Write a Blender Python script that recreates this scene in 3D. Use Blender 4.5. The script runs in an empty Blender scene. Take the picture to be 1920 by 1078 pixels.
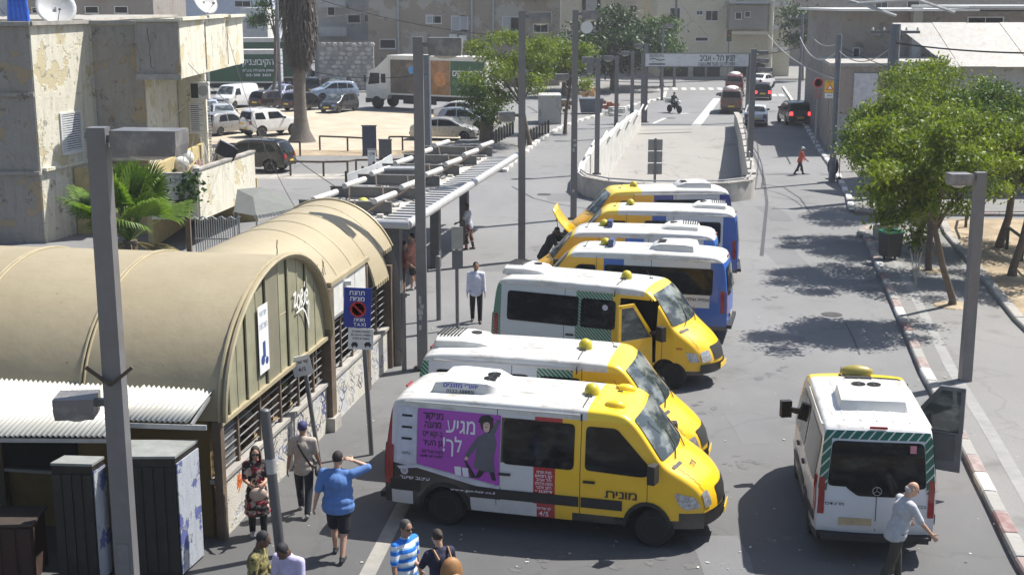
import bpy, bmesh, math, random, re
import numpy as np
from mathutils import Vector, Matrix, Quaternion
S = bpy.context.scene
C = S.collection
R = math.radians
# ---------------------------------------------------------------- camera, light, exposure
H = 9.0; PITCH = R(12.3); FPX = 2480.0
cam = bpy.data.objects.new('camera', bpy.data.cameras.new('camera')); C.objects.link(cam)
cam.data.sensor_width = 36; cam.data.lens = FPX/1920*36
cam.data.clip_start = .1; cam.data.clip_end = 3000
cam.location = (0, 0, H); cam.rotation_euler = (math.pi/2-PITCH, 0, 0)
S.camera = cam
SUN = Vector((.6, .33, 1)).normalized()
world = bpy.data.worlds.new('World'); S.world = world; world.use_nodes = True
nt = world.node_tree
sky = nt.nodes.new('ShaderNodeTexSky'); sky.sky_type = 'NISHITA'; sky.sun_disc = False
sky.sun_elevation = math.asin(SUN.z); sky.sun_rotation = math.atan2(SUN.x, SUN.y)
sky.air_density = 1.0; sky.dust_density = 1.6
bg = nt.nodes['Background']; bg.inputs[1].default_value = .085
nt.links.new(sky.outputs[0], bg.inputs[0])
sl = bpy.data.lights.new('sun', 'SUN'); sl.energy = 5.0; sl.angle = R(.53); sl.color = (1, .955, .88)
so = bpy.data.objects.new('sun', sl); C.objects.link(so)
so.rotation_euler = (-SUN).to_track_quat('-Z', 'Y').to_euler()
S.view_settings.view_transform = 'Standard'; S.view_settings.look = 'None'
S.view_settings.exposure = .74; S.view_settings.gamma = 1; S.view_settings.use_curve_mapping = False
S.render.engine = 'CYCLES'

# ---------------------------------------------------------------- helpers
_c, _s = math.cos(PITCH), math.sin(PITCH)
def G(px, py, z=0.0):
    """surveyed ground (or level z) point that the photo shows at px, py"""
    u = (px-960)/FPX; v = (py-539)/FPX
    dx, dy, dz = u, _c-v*_s, -_s-v*_c
    t = (z-H)/dz
    return Vector((dx*t, dy*t, z))
def YP(px, py, y):
    u = (px-960)/FPX; v = (py-539)/FPX
    t = y/(_c-v*_s)
    return Vector((u*t, y, H+(-_s-v*_c)*t))

class MB:
    def __init__(s): s.v = []; s.f = []; s.m = []
    def add(s, vs, fs, m=0):
        b = len(s.v); s.v += [tuple(p) for p in vs]
        for f in fs: s.f.append([b+i for i in f]); s.m.append(m)
        return s
    def box(s, c, d, rz=0, m=0, rot=None):
        x, y, z = d[0]/2, d[1]/2, d[2]/2
        vs = [Vector(p) for p in ((-x,-y,-z),(x,-y,-z),(x,y,-z),(-x,y,-z),(-x,-y,z),(x,-y,z),(x,y,z),(-x,y,z))]
        M_ = rot if rot is not None else Matrix.Rotation(rz, 3, 'Z')
        vs = [M_ @ p + Vector(c) for p in vs]
        return s.add(vs, [(0,3,2,1),(4,5,6,7),(0,1,5,4),(1,2,6,5),(2,3,7,6),(3,0,4,7)], m)
    def beam(s, a, b, w, h, m=0):
        a, b = Vector(a), Vector(b); d = (b-a)
        q = d.to_track_quat('X', 'Z').to_matrix()
        return s.box((a+b)/2, (d.length, w, h), rot=q, m=m)
    def tube(s, pts, r, n=8, m=0, cap=True):
        pts = [Vector(p) for p in pts]
        rs = r if isinstance(r, (list, tuple)) else [r]*len(pts)
        vs = []; k = len(pts); up = None
        for i, p in enumerate(pts):
            d = (pts[min(i+1, k-1)]-pts[max(i-1, 0)])
            if d.length < 1e-9: d = Vector((0,0,1))
            d.normalize()
            if up is None:
                up = Vector((0,0,1)) if abs(d.z) < .9 else Vector((1,0,0))
            a = d.cross(up).normalized(); b = a.cross(d).normalized(); up = b
            for j in range(n):
                t = 2*math.pi*j/n
                vs.append(p+a*(rs[i]*math.cos(t))+b*(rs[i]*math.sin(t)))
        fs = []
        for i in range(k-1):
            for j in range(n):
                fs.append((i*n+j, i*n+(j+1) % n, (i+1)*n+(j+1) % n, (i+1)*n+j))
        if cap:
            fs.append(tuple(range(n))[::-1]); fs.append(tuple((k-1)*n+j for j in range(n)))
        return s.add(vs, fs, m)
    def prism(s, poly, z0, z1, m=0, mt=None):
        n = len(poly)
        ar = sum(poly[i][0]*poly[(i+1) % n][1]-poly[(i+1) % n][0]*poly[i][1] for i in range(n))
        if ar < 0: poly = poly[::-1]
        vs = [(p[0], p[1], z0) for p in poly]+[(p[0], p[1], z1) for p in poly]
        s.add(vs, [tuple(range(n))[::-1]]+[(i, (i+1) % n, n+(i+1) % n, n+i) for i in range(n)], m)
        s.add(vs[n:], [tuple(range(n))], m if mt is None else mt)
        return s
    def quad(s, a, b, c, d, m=0): return s.add([a, b, c, d], [(0, 1, 2, 3)], m)
    def lathe(s, prof, n=16, c=(0,0,0), axis='Z', m=0):
        vs = []; k = len(prof)
        for (r, z) in prof:
            for j in range(n):
                t = 2*math.pi*j/n; p = (r*math.cos(t), r*math.sin(t), z)
                if axis == 'Y': p = (p[0], p[2], p[1])
                if axis == 'X': p = (p[2], p[0], p[1])
                vs.append((p[0]+c[0], p[1]+c[1], p[2]+c[2]))
        fs = [(i*n+j, i*n+(j+1) % n, (i+1)*n+(j+1) % n, (i+1)*n+j) for i in range(k-1) for j in range(n)]
        fs += [tuple(range(n))[::-1], tuple((k-1)*n+j for j in range(n))]
        return s.add(vs, fs, m)
    def sph(s, c, r, n=8, k=6, m=0, rot=None):
        r = (r, r, r) if not isinstance(r, (tuple, list)) else r
        vs = []; 
        for i in range(1, k):
            a = math.pi*i/k
            for j in range(n):
                t = 2*math.pi*j/n
                vs.append(Vector((r[0]*math.sin(a)*math.cos(t), r[1]*math.sin(a)*math.sin(t), r[2]*math.cos(a))))
        vs += [Vector((0,0,r[2])), Vector((0,0,-r[2]))]
        if rot is not None: vs = [rot @ p for p in vs]
        vs = [p+Vector(c) for p in vs]
        fs = []
        for i in range(k-2):
            for j in range(n):
                fs.append((i*n+j, (i+1)*n+j, (i+1)*n+(j+1) % n, i*n+(j+1) % n))
        for j in range(n):
            fs.append((j, (j+1) % n, len(vs)-2)); fs.append(((k-2)*n+(j+1) % n, (k-2)*n+j, len(vs)-1))
        return s.add(vs, fs, m)
    def mesh(s, name, mats, smooth=None):
        me = bpy.data.meshes.new(name); me.from_pydata(s.v, [], s.f)
        if not isinstance(mats, (list, tuple)): mats = [mats]
        for q in mats: me.materials.append(q)
        if len(mats) > 1: me.polygons.foreach_set('material_index', s.m)
        if smooth:
            me.polygons.foreach_set('use_smooth', [True]*len(s.f)); me.set_sharp_from_angle(angle=R(smooth))
        me.update(); return me
    def build(s, name, mats, parent=None, smooth=None, loc=None, rz=None):
        return link(name, s.mesh(name, mats, smooth), parent, loc, rz)

KIDS = {}
def link(name, me, parent=None, loc=None, rz=None):
    o = bpy.data.objects.new(name, me); C.objects.link(o)
    if parent:
        o.parent = parent; KIDS.setdefault(parent.name, []).append(o)
    if loc is not None: o.location = loc
    if rz is not None: o.rotation_euler = (0, 0, rz)
    return o
def tag(o, label=None, cat=None, group=None, kind=None):
    if label: o['label'] = label
    if cat: o['category'] = cat
    if group: o['group'] = group
    if kind: o['kind'] = kind
    return o
def thing(name, label, cat, loc=(0,0,0), rz=0, group=None):
    o = bpy.data.objects.new(name, None); C.objects.link(o)
    o.empty_display_size = .2
    o.location = loc; o.rotation_euler = (0, 0, rz)
    return tag(o, label, cat, group)
def struct(name, mb, mats, smooth=None):
    return tag(mb.build(name, mats, None, smooth), kind='structure')
def copy_tree(o, parent=None):
    c = o.copy(); C.objects.link(c); c.parent = parent
    if parent: KIDS.setdefault(parent.name, []).append(c)
    for ch in list(KIDS.get(o.name, [])): copy_tree(ch, c)
    return c
def dup(o, loc, rz, label):
    c = copy_tree(o); c.location = loc; c.rotation_euler = (0, 0, rz); c['label'] = label
    return c

# ---------------------------------------------------------------- materials
class NB:
    """small node builder"""
    def __init__(s, name):
        s.mat = bpy.data.materials.new(name); s.mat.use_nodes = True
        s.t = s.mat.node_tree; s.b = s.t.nodes['Principled BSDF']
        tc = s.t.nodes.new('ShaderNodeTexCoord'); s.co = tc.outputs['Object']; s.gen = tc.outputs['Generated']
    def n(s, ty): return s.t.nodes.new(ty)
    def l(s, a, b): s.t.links.new(a, b)
    def put(s, sock, v):
        if hasattr(v, 'is_output') or isinstance(v, bpy.types.NodeSocket): s.l(v, sock)
        else:
            if isinstance(v, (tuple, list)) and len(v) == 3 and sock.type == 'RGBA': v = (*v, 1)
            sock.default_value = v
    def m(s, op, a, b=0.0, c=None):
        q = s.n('ShaderNodeMath'); q.operation = op; s.put(q.inputs[0], a); s.put(q.inputs[1], b)
        if c is not None: s.put(q.inputs[2], c)
        return q.outputs[0]
    def xyz(s, co=None):
        q = s.n('ShaderNodeSeparateXYZ'); s.l(co or s.co, q.inputs[0]); return q.outputs
    def noise(s, scale, detail=4, co=None, rough=.6, stretch=None):
        q = s.n('ShaderNodeTexNoise'); q.inputs['Scale'].default_value = scale
        q.inputs['Detail'].default_value = detail; q.inputs['Roughness'].default_value = rough
        c = co or s.co
        if stretch:
            mp = s.n('ShaderNodeMapping'); mp.inputs['Scale'].default_value = stretch; s.l(c, mp.inputs[0]); c = mp.outputs[0]
        s.l(c, q.inputs['Vector']); return q.outputs['Fac']
    def ramp(s, f, a, b, lo=0.0, hi=1.0):
        q = s.n('ShaderNodeMapRange'); q.clamp = True
        s.put(q.inputs[0], f); q.inputs[1].default_value = a; q.inputs[2].default_value = b
        q.inputs[3].default_value = lo; q.inputs[4].default_value = hi; return q.outputs[0]
    def mix(s, f, a, b, mode='MIX'):
        q = s.n('ShaderNodeMix'); q.data_type = 'RGBA'; q.blend_type = mode
        s.put(q.inputs[0], f); s.put(q.inputs[6], a); s.put(q.inputs[7], b); return q.outputs[2]
    def between(s, X, a, b):
        return s.m('MULTIPLY', s.m('GREATER_THAN', X, a), s.m('LESS_THAN', X, b))
    def out(s, col, rough=.6, metal=0.0, bump=None, bd=.01, spec=.5, coat=0):
        s.put(s.b.inputs['Base Color'], col); s.put(s.b.inputs['Roughness'], rough)
        s.put(s.b.inputs['Metallic'], metal); s.b.inputs['Specular IOR Level'].default_value = spec
        if coat: s.b.inputs['Coat Weight'].default_value = coat; s.b.inputs['Coat Roughness'].default_value = .08
        if bump is not None:
            q = s.n('ShaderNodeBump'); q.inputs['Distance'].default_value = bd; q.inputs['Strength'].default_value = 1
            s.l(bump, q.inputs['Height']); s.l(q.outputs[0], s.b.inputs['Normal'])
        return s.mat
_MC = {}
def hexc(h):
    h = h.lstrip('#'); r = [int(h[i:i+2], 16)/255 for i in (0, 2, 4)]
    return tuple(((c+.055)/1.055)**2.4 if c > .04045 else c/12.92 for c in r)
def mat(name, col, rough=.6, metal=0.0, var=.18, scale=4, bump=0, bscale=60, spec=.5, coat=0, dirt=None, dscale=1.2, damt=.5):
    if name in _MC: return _MC[name]
    b = NB(name)
    n1 = b.noise(scale, 5)
    dark = tuple(c*(1-var) for c in col); lite = tuple(min(1, c*(1+var)) for c in col)
    cc = b.mix(b.ramp(n1, .3, .7), dark, lite)
    if dirt is not None:
        n2 = b.noise(dscale, 7, rough=.7)
        cc = b.mix(b.ramp(n2, .48, .68, 0, damt), cc, dirt)
    bm_ = b.noise(bscale, 3) if bump else None
    r_ = b.ramp(n1, .3, .7, max(0, rough-.07), min(1, rough+.07))
    _MC[name] = b.out(cc, r_, metal, bm_, bump, spec, coat)
    return _MC[name]
def plaster(name, base, patch, stain, streak=.6, patchamt=.8, sc=1.0):
    """peeling, stained render"""
    if name in _MC: return _MC[name]
    b = NB(name)
    n1 = b.noise(.9*sc, 6, rough=.65); n2 = b.noise(2.2*sc, 8, rough=.75); n3 = b.noise(6*sc, 6, stretch=(1, 1, .12))
    n4 = b.noise(25*sc, 4)
    c = b.mix(b.ramp(n2, .35, .65), tuple(x*.86 for x in base), base)
    c = b.mix(b.ramp(n1, .55, .58, 0, patchamt), c, patch)
    c = b.mix(b.m('MULTIPLY', b.ramp(n3, .45, .75), b.ramp(n1, .3, .62, streak, 0)), c, stain)
    c = b.mix(b.ramp(n2, .585, .63, 0, .75), c, stain)
    c = b.mix(b.ramp(n4, .3, .7, 0, .16), c, (.12, .11, .1))
    vor = b.n('ShaderNodeTexVoronoi'); vor.feature = 'DISTANCE_TO_EDGE'; vor.inputs['Scale'].default_value = .55*sc
    mp = b.n('ShaderNodeMix'); mp.data_type = 'VECTOR'; mp.inputs[0].default_value = .35
    nz = b.n('ShaderNodeTexNoise'); nz.inputs['Scale'].default_value = 2; b.l(b.co, nz.inputs['Vector'])
    b.l(b.co, mp.inputs[4]); b.l(nz.outputs['Color'], mp.inputs[5]); b.l(mp.outputs[1], vor.inputs['Vector'])
    c = b.mix(b.m('MULTIPLY', b.ramp(vor.outputs['Distance'], .001, .004, .6, 0), b.ramp(n1, .45, .55)), c, (.06, .055, .05))
    _MC[name] = b.out(c, .9, 0, b.m('ADD', n4, b.ramp(n1, .55, .57, 1.2, 0)), .012, .2)
    return _MC[name]
def plain(name, col, rough=.5, metal=0.0, spec=.5, coat=0, emis=None):
    if name in _MC: return _MC[name]
    b = NB(name); b.out(col, rough, metal, spec=spec, coat=coat)
    if emis: b.put(b.b.inputs['Emission Color'], col); b.b.inputs['Emission Strength'].default_value = emis
    _MC[name] = b.mat; return b.mat
def glassy(name, col=(.008, .009, .011), vary=(.03, .035, .035), sp=.16):
    """dark tinted pane, dim shapes behind it"""
    if name in _MC: return _MC[name]
    b = NB(name); n = b.noise(1.7, 3, stretch=(1, 1, 2.4))
    c = b.mix(b.ramp(n, .48, .68), col, vary)
    _MC[name] = b.out(c, b.ramp(b.noise(5, 3), .3, .7, .03, .09), 0, spec=sp); return _MC[name]
POLE = mat('grey painted steel', (.165, .165, .172), .45, .2, .1, 3, dirt=(.14, .12, .11), dscale=2, damt=.35)
GALV = mat('galvanised steel', (.36, .37, .38), .5, .5, .15, 6)
CONC = mat('concrete', (.34, .325, .3), .9, 0, .22, 1.5, .01, 30, dirt=(.14, .13, .12))
DARKM = mat('dark rusty steel', (.07, .055, .045), .7, .2, .3, 8, dirt=(.16, .08, .04), dscale=4)
BLACKP = mat('black plastic', (.018, .018, .019), .55, 0, .2, 8)
RUBBER = mat('rubber', (.014, .014, .014), .85, 0, .3, 12)
ALLOY = mat('alloy', (.35, .35, .36), .35, .8, .1, 10)
STEELRIM = mat('sooty wheel', (.06, .06, .062), .5, .4, .2, 10)
WHITE = mat('white enamel', (.62, .62, .60), .4, 0, .06, 3, dirt=(.4, .37, .31), dscale=2.2, damt=.35)
GLASS = glassy('tinted glass')
WGLASS = glassy('windscreen glass', (.035, .045, .048), (.22, .24, .23), .6)
REDL = plain('red lens', (.25, .008, .01), .15, spec=.7)
REDON = plain('lit brake lens', (1, .04, .04), .2, emis=2.2)
ORANGEL = plain('amber lens', (.6, .16, .01), .2, spec=.7)
CLEARL = mat('clear lens', (.45, .47, .5), .1, .5, .5, 18)
PLATE = mat('yellow plate', (.75, .5, .03), .4, 0, .05)
# ---------------------------------------------------------------- lettering
_TX = {}
_GL = {}
def glyph(ch):
    if ch in _GL: return _GL[ch]
    cu = bpy.data.curves.new('g', 'FONT'); cu.body = '\u05d7' if ch == '\u05ea' else ch; cu.size = 1; cu.resolution_u = 5; cu.offset = .014
    tmp = bpy.data.objects.new('tmp', cu); me = bpy.data.meshes.new_from_object(tmp)
    v = [(p.co.x, p.co.y) for p in me.vertices]; f = [list(p.vertices) for p in me.polygons]
    bpy.data.objects.remove(tmp); bpy.data.curves.remove(cu); bpy.data.meshes.remove(me)
    if not v: _GL[ch] = ([], [], .3); return _GL[ch]
    x0 = min(p[0] for p in v); v = [(p[0]-x0, p[1]) for p in v]; w = max(p[0] for p in v)
    if ch == '\u05ea':      # tav: a het with a foot on its left leg
        v = [(p[0]+.1, p[1]) for p in v]; w += .1; b = len(v); v += [(0, 0), (.13, 0), (.13, .085), (0, .085)]; f.append([b, b+1, b+2, b+3])
    _GL[ch] = (v, f, w); return _GL[ch]
def text(s, size, mt, parent, origin, xdir, updir, name='lettering', rtl=True, width=None, ext=.001, align='CENTER'):
    """flat print: s set along xdir, standing up along updir, centred on origin"""
    key = (s, size, mt.name, rtl, width, align)
    if key not in _TX:
        V_, F_, pen = [], [], 0.0
        for ch in (re.sub(r'[0-9A-Za-z./\-]+', lambda q_: q_.group(0)[::-1], s[::-1]) if rtl else s):
            if ch == ' ': pen += .26; continue
            g, gf, gw = glyph(ch); b_ = len(V_)
            V_ += [(x_+pen, y_-.3) for x_, y_ in g]; F_ += [[b_+k for k in f] for f in gf]; pen += gw+.075
        pen = max(pen-.075, .05); k = size; kx = width/pen if width else size
        me = bpy.data.meshes.new('lettering'); me.from_pydata([((x_-pen/2)*kx, y_*k, ext) for x_, y_ in V_], [], F_)
        me.materials.append(mt); _TX[key] = me
    x = Vector(xdir).normalized(); u = Vector(updir); u = (u-x*u.dot(x)).normalized(); z = x.cross(u)
    o = link(name, _TX[key], parent)
    m4 = Matrix((x, u, z)).transposed().to_4x4(); m4.translation = Vector(origin)
    o.matrix_local = m4
    return o

# ---------------------------------------------------------------- vehicles
def interp(tab, x):
    if x <= tab[0][0]: return tab[0][1]
    for (a, va), (b, vb) in zip(tab, tab[1:]):
        if x <= b:
            t = (x-a)/(b-a) if b > a else 0
            return va+(vb-va)*t
    return tab[-1][1]
def chaikin(p, it=2):
    for _ in range(it):
        q = [p[0]]
        for a, b in zip(p, p[1:]):
            q += [(a[0]*.78+b[0]*.22, a[1]*.78+b[1]*.22), (a[0]*.22+b[0]*.78, a[1]*.22+b[1]*.78)]
        p = q+[p[-1]]
    return p
class Shell:
    """vehicle skin: a side profile swept across a tapering plan; x forwards, y left"""
    def __init__(s, prof, plan, tumble, wheels, wr, sill=.32, r=.12, crown=.05, bow=.14, bowx=(.6, 2.6), step=.13, rbow=.03, it=2, archpad=.07):
        s.plan, s.tumble, s.sill, s.r, s.crown = plan, tumble, sill, r, crown
        s.bow, s.bowx, s.rbow, s.wheels, s.wr, s.pad = bow, bowx, rbow, wheels, wr, archpad
        p = chaikin(prof, it); s.prof = p
        s.cum = [0]
        for a, b in zip(p, p[1:]): s.cum.append(s.cum[-1]+math.dist(a, b))
        s.L = s.cum[-1]; s.step = step
        s.xmin = min(q[0] for q in p); s.xmax = max(q[0] for q in p)
    def at(s, t):
        t = min(max(t, 0), s.L)
        for i in range(len(s.cum)-1):
            if t <= s.cum[i+1]:
                k = (t-s.cum[i])/max(1e-9, s.cum[i+1]-s.cum[i]); a, b = s.prof[i], s.prof[i+1]
                return a[0]+(b[0]-a[0])*k, a[1]+(b[1]-a[1])*k
        return s.prof[-1]
    def find(s, x=None, z=None, lo=0, hi=None, front=True):
        """profile parameter where the profile passes height z (or x) within lo..hi"""
        hi = s.L if hi is None else hi
        best = None
        n = 900
        for i in range(n+1):
            t = lo+(hi-lo)*i/n; q = s.at(t); d = abs(q[0]-x) if x is not None else abs(q[1]-z)
            if best is None or d < best[0]: best = (d, t)
        return best[1]
    def W(s, x): return interp(s.plan, x)
    def w(s, x, z): return s.W(x)*interp(s.tumble, z)
    def bx(s, x, y):
        k = (x-s.bowx[0])/(s.bowx[1]-s.bowx[0]); k = max(0, min(1, k)); k = k*k*(3-2*k)
        f = (y/max(.1, s.W(x)))**2
        kr = max(0, min(1, (-x+s.xmin*.8)/(-s.xmin*.2)))
        return x-s.bow*k*f+s.rbow*kr*f
    def top(s, t, y, off=0):
        x, z = s.at(t); xa, za = s.at(t-.03); xb, zb = s.at(t+.03)
        d = Vector((xb-xa, 0, zb-za)); nn = Vector((-d.z, 0, d.x)).normalized()
        w = s.w(x, max(s.sill, z-s.r)); cr = s.crown*(1-min(1, (y/max(.1, w)))**2)
        return Vector((s.bx(x, y), y, z))+nn*(cr+off)
    def side(s, x, z, sg=1, off=0):
        y = s.w(x, z); return Vector((s.bx(x, y), sg*(y+off), z))
    def z0(s, x):
        z = s.sill
        for xw in s.wheels:
            rr = s.wr+s.pad
            if abs(x-xw) < rr: z = max(z, s.wr+math.sqrt(rr*rr-(x-xw)**2))
        return z
    def mesh(s, name, mats, holes=(), extra=(), zextra=(), step=None):
        step = step or s.step
        ts = [s.L*i/int(s.L/step) for i in range(int(s.L/step)+1)]
        xs = []
        for xw in s.wheels:
            rr = s.wr+s.pad
            for k in range(-6, 7): xs.append(xw+rr*math.sin(k*math.pi/12)*.9999)
        xs += list(extra)
        i0 = s.find(x=s.xmin+.35, lo=s.L*.12, hi=s.L*.5); i1 = s.find(x=s.xmax-.3, lo=s.L*.5)
        for x in xs: ts.append(s.find(x=x, lo=i0, hi=i1))
        ts = sorted(set(round(t, 4) for t in ts))
        zmax = max(q[1] for q in s.prof)
        zg = sorted(set([s.sill+(zmax-s.sill)*i/14 for i in range(15)]+list(zextra)))
        V = []; ring = None
        for t in ts:
            x, h = s.at(t); b = min(s.z0(x), h-.01); r = min(s.r, max(.01, (h-b)*.6)); hs = h-r
            xa, za = s.at(t-.03); xb, zb = s.at(t+.03); d = Vector((xb-xa, 0, zb-za)); nn = Vector((-d.z, 0, d.x)).normalized()
            pts = []
            for z in zg:
                zz = min(max(z, b), hs); y = s.w(x, zz); pts.append(Vector((s.bx(x, y), y, zz)))
            wy = s.w(x, hs)
            for a in (22, 45, 67, 90):
                y = wy-r*(1-math.cos(R(a))); pts.append(Vector((s.bx(x, y), y, hs+r*math.sin(R(a)))))
            for k in (.8, .6, .4, .2, 0):
                y = (wy-r)*k; pts.append(Vector((s.bx(x, y), y, h))+nn*s.crown*(1-(y/wy)**2))
            e = pts[-6]; 
            full = pts+[Vector((p.x, -p.y, p.z)) for p in reversed(pts[:-1])]
            V.append(full); ring = len(full)
        vs = [p for row in V for p in row]; fs = []
        for i in range(len(V)-1):
            for j in range(ring-1):
                a, b_, c, d = i*ring+j, (i+1)*ring+j, (i+1)*ring+j+1, i*ring+j+1
                cen = (vs[a]+vs[b_]+vs[c]+vs[d])/4
                if any(sg*cen.y > s.W(cen.x)*.6 and x0 < cen.x < x1 and z_0 < cen.z < z_1 for (sg, x0, x1, z_0, z_1) in holes): continue
                fs.append((a, d, c, b_))
        bm = bmesh.new()
        bv = [bm.verts.new(p) for p in vs]
        for f in fs:
            try: bm.faces.new([bv[k] for k in f])
            except ValueError: pass
        bmesh.ops.remove_doubles(bm, verts=bm.verts, dist=.0006)
        bmesh.ops.dissolve_degenerate(bm, edges=bm.edges, dist=.0005)
        me = bpy.data.meshes.new(name); bm.to_mesh(me); bm.free()
        for q in (mats if isinstance(mats, (list, tuple)) else [mats]): me.materials.append(q)
        me.polygons.foreach_set('use_smooth', [True]*len(me.polygons)); me.set_sharp_from_angle(angle=R(42))
        return me
def roundpoly(poly, r, n=3):
    out = []; k = len(poly)
    for i in range(k):
        p = Vector(poly[i]); a = Vector(poly[i-1])-p; b = Vector(poly[(i+1) % k])-p
        rr = min(r, a.length*.45, b.length*.45); a = p+a.normalized()*rr; b = p+b.normalized()*rr
        for j in range(n+1):
            t = j/n; out.append(tuple(a*(1-t)**2+p*2*t*(1-t)+b*t*t))
    return out
def patch(poly, fn, thick=None, su=.14, sv=.14, r=.06, flip=False):
    """a pane cut to a rounded outline in (u,v) and laid on the skin by fn(u,v)"""
    poly = roundpoly(poly, r) if r else poly
    bm = bmesh.new(); vs = [bm.verts.new((p[0], p[1], 0)) for p in poly]
    bm.faces.new(vs)
    u0, u1 = min(p[0] for p in poly), max(p[0] for p in poly); v0, v1 = min(p[1] for p in poly), max(p[1] for p in poly)
    for a, b, st, nn in ((u0, u1, su, (1, 0, 0)), (v0, v1, sv, (0, 1, 0))):
        k = max(1, int((b-a)/st))
        for i in range(1, k):
            q = a+(b-a)*i/k; co = (q, 0, 0) if nn[0] else (0, q, 0)
            bmesh.ops.bisect_plane(bm, geom=bm.verts[:]+bm.edges[:]+bm.faces[:], plane_co=co, plane_no=nn)
    for v in bm.verts: v.co = fn(v.co.x, v.co.y)
    if flip: bmesh.ops.reverse_faces(bm, faces=bm.faces)
    me = bpy.data.meshes.new('pane'); bm.to_mesh(me); bm.free()
    me.polygons.foreach_set('use_smooth', [True]*len(me.polygons))
    return me
def pane(name, poly, fn, mt, parent, r=.06, flip=False, su=.14, sv=.14):
    me = patch(poly, fn, r=r, flip=flip, su=su, sv=sv); me.materials.append(mt); me.name = name
    return link(name, me, parent)
_WH = {}
def wheel(parent, x, y, rad, width, alloy=True, steer=0, sg=1):
    k = (rad, width, alloy)
    if k not in _WH:
        t = MB(); w = width/2
        t.lathe([(rad*.62, -w), (rad*.9, -w), (rad*.98, -w*.75), (rad, -w*.3), (rad, w*.3), (rad*.98, w*.75), (rad*.9, w), (rad*.62, w)], 24, axis='Y')
        rm = MB(); rm.lathe([(rad*.62, w*.3), (rad*.62, w*1.02), (rad*.56, w*.95), (rad*.5, w*.5), (rad*.2, w*.55), (rad*.17, w*.8), (.01, w*.85)], 20, axis='Y')
        if alloy:
            for i in range(6):
                a = i*math.pi/3; ca, sa = math.cos(a), math.sin(a)
                rm.beam((rad*.12*ca, w*.78, rad*.12*sa), (rad*.57*ca, w*.86, rad*.57*sa), .03, rad*.14)
        _WH[k] = (t.mesh('tyre', RUBBER, 35), rm.mesh('rim', ALLOY if alloy else STEELRIM, 35))
    o = link('wheel', _WH[k][0], parent, (x, y, rad), steer+(0 if sg > 0 else math.pi))
    link('rim', _WH[k][1], o)
    return o
def car_paint(name, col, metal=.0):
    if name in _MC: return _MC[name]
    b = NB(name); x = b.xyz(); n = b.noise(3, 5)
    c = b.mix(b.ramp(n, .35, .7), tuple(v*.94 for v in col), col)
    c = b.mix(b.m('MULTIPLY', b.ramp(x[2], .25, .7, .3, 0), b.ramp(n, .2, .6)), c, (.11, .095, .075))
    _MC[name] = b.out(c, b.ramp(n, .3, .7, .22, .36), metal, spec=.5, coat=.6); return _MC[name]
CARS = {
 # prof, L, H etc.  (x forwards from rear to front)
 'hatch': dict(prof=[(-1.86,.3),(-1.92,.6),(-1.86,.95),(-1.62,1.38),(-1.3,1.5),(-.2,1.53),(.35,1.46),(1.1,.98),(1.7,.83),(1.88,.62),(1.9,.3)], w=.84, wh=(-1.2,1.2), wr=.3, belt=.9, roof=1.5,
   win=[[(-1.25,.98),(-1.28,1.0),(-1.05,1.37),(-.45,1.41),(-.45,.96)],[(-.38,.96),(-.38,1.41),(.28,1.36),(.95,.98),(.85,.95)]], ws=(1.02,1.40), rs=(.98,1.4)),
 'suv': dict(prof=[(-2.1,.38),(-2.2,.7),(-2.12,1.08),(-1.8,1.6),(-1.4,1.7),(-.1,1.72),(.45,1.62),(1.15,1.15),(1.95,1.02),(2.2,.75),(2.2,.38)], w=.92, wh=(-1.35,1.35), wr=.36, belt=1.05, roof=1.7,
   win=[[(-1.7,1.16),(-1.45,1.48),(-1.1,1.54),(-1.1,1.12)],[(-1.03,1.12),(-1.03,1.56),(-.2,1.6),(-.2,1.1)],[(-.13,1.1),(-.13,1.6),(.35,1.54),(1.0,1.14)]], ws=(1.2,1.58), rs=(1.12,1.55)),
 'jeep': dict(prof=[(-1.9,.45),(-1.95,.9),(-1.9,1.2),(-1.8,1.72),(-1.5,1.84),(-.1,1.86),(.3,1.76),(.8,1.25),(1.75,1.12),(1.95,.9),(1.95,.45)], w=.9, wh=(-1.2,1.3), wr=.38, belt=1.15, roof=1.83,
   win=[[(-1.65,1.22),(-1.6,1.62),(-1.0,1.64),(-.85,1.2)],[(-.6,1.2),(-.6,1.66),(.2,1.64),(.62,1.22)]], ws=(1.3,1.7), rs=(1.2,1.66)),
 'sedan': dict(prof=[(-2.2,.3),(-2.28,.6),(-2.22,.95),(-1.6,1.02),(-.95,1.38),(-.4,1.44),(.1,1.44),(.5,1.36),(1.2,.96),(2.0,.8),(2.22,.58),(2.22,.3)], w=.87, wh=(-1.35,1.4), wr=.31, belt=.93, roof=1.42,
   win=[[(-1.4,.98),(-.9,1.29),(-.42,1.34),(-.42,.95)],[(-.35,.95),(-.35,1.35),(.4,1.29),(1.02,.96)]], ws=(.99,1.34), rs=(1.03,1.34)),
 'small_van': dict(prof=[(-2.35,.35),(-2.42,.8),(-2.38,1.5),(-2.28,1.86),(-2.0,1.94),(.9,1.94),(1.2,1.86),(1.75,1.15),(2.3,.95),(2.42,.7),(2.42,.35)], w=.92, wh=(-1.45,1.55), wr=.33, belt=1.1, roof=1.92,
   win=[[(.55,1.12),(.55,1.68),(1.1,1.64),(1.5,1.2)]], ws=(1.2,1.8), rs=(1.3,1.75)),
}
_CS = {}
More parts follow.
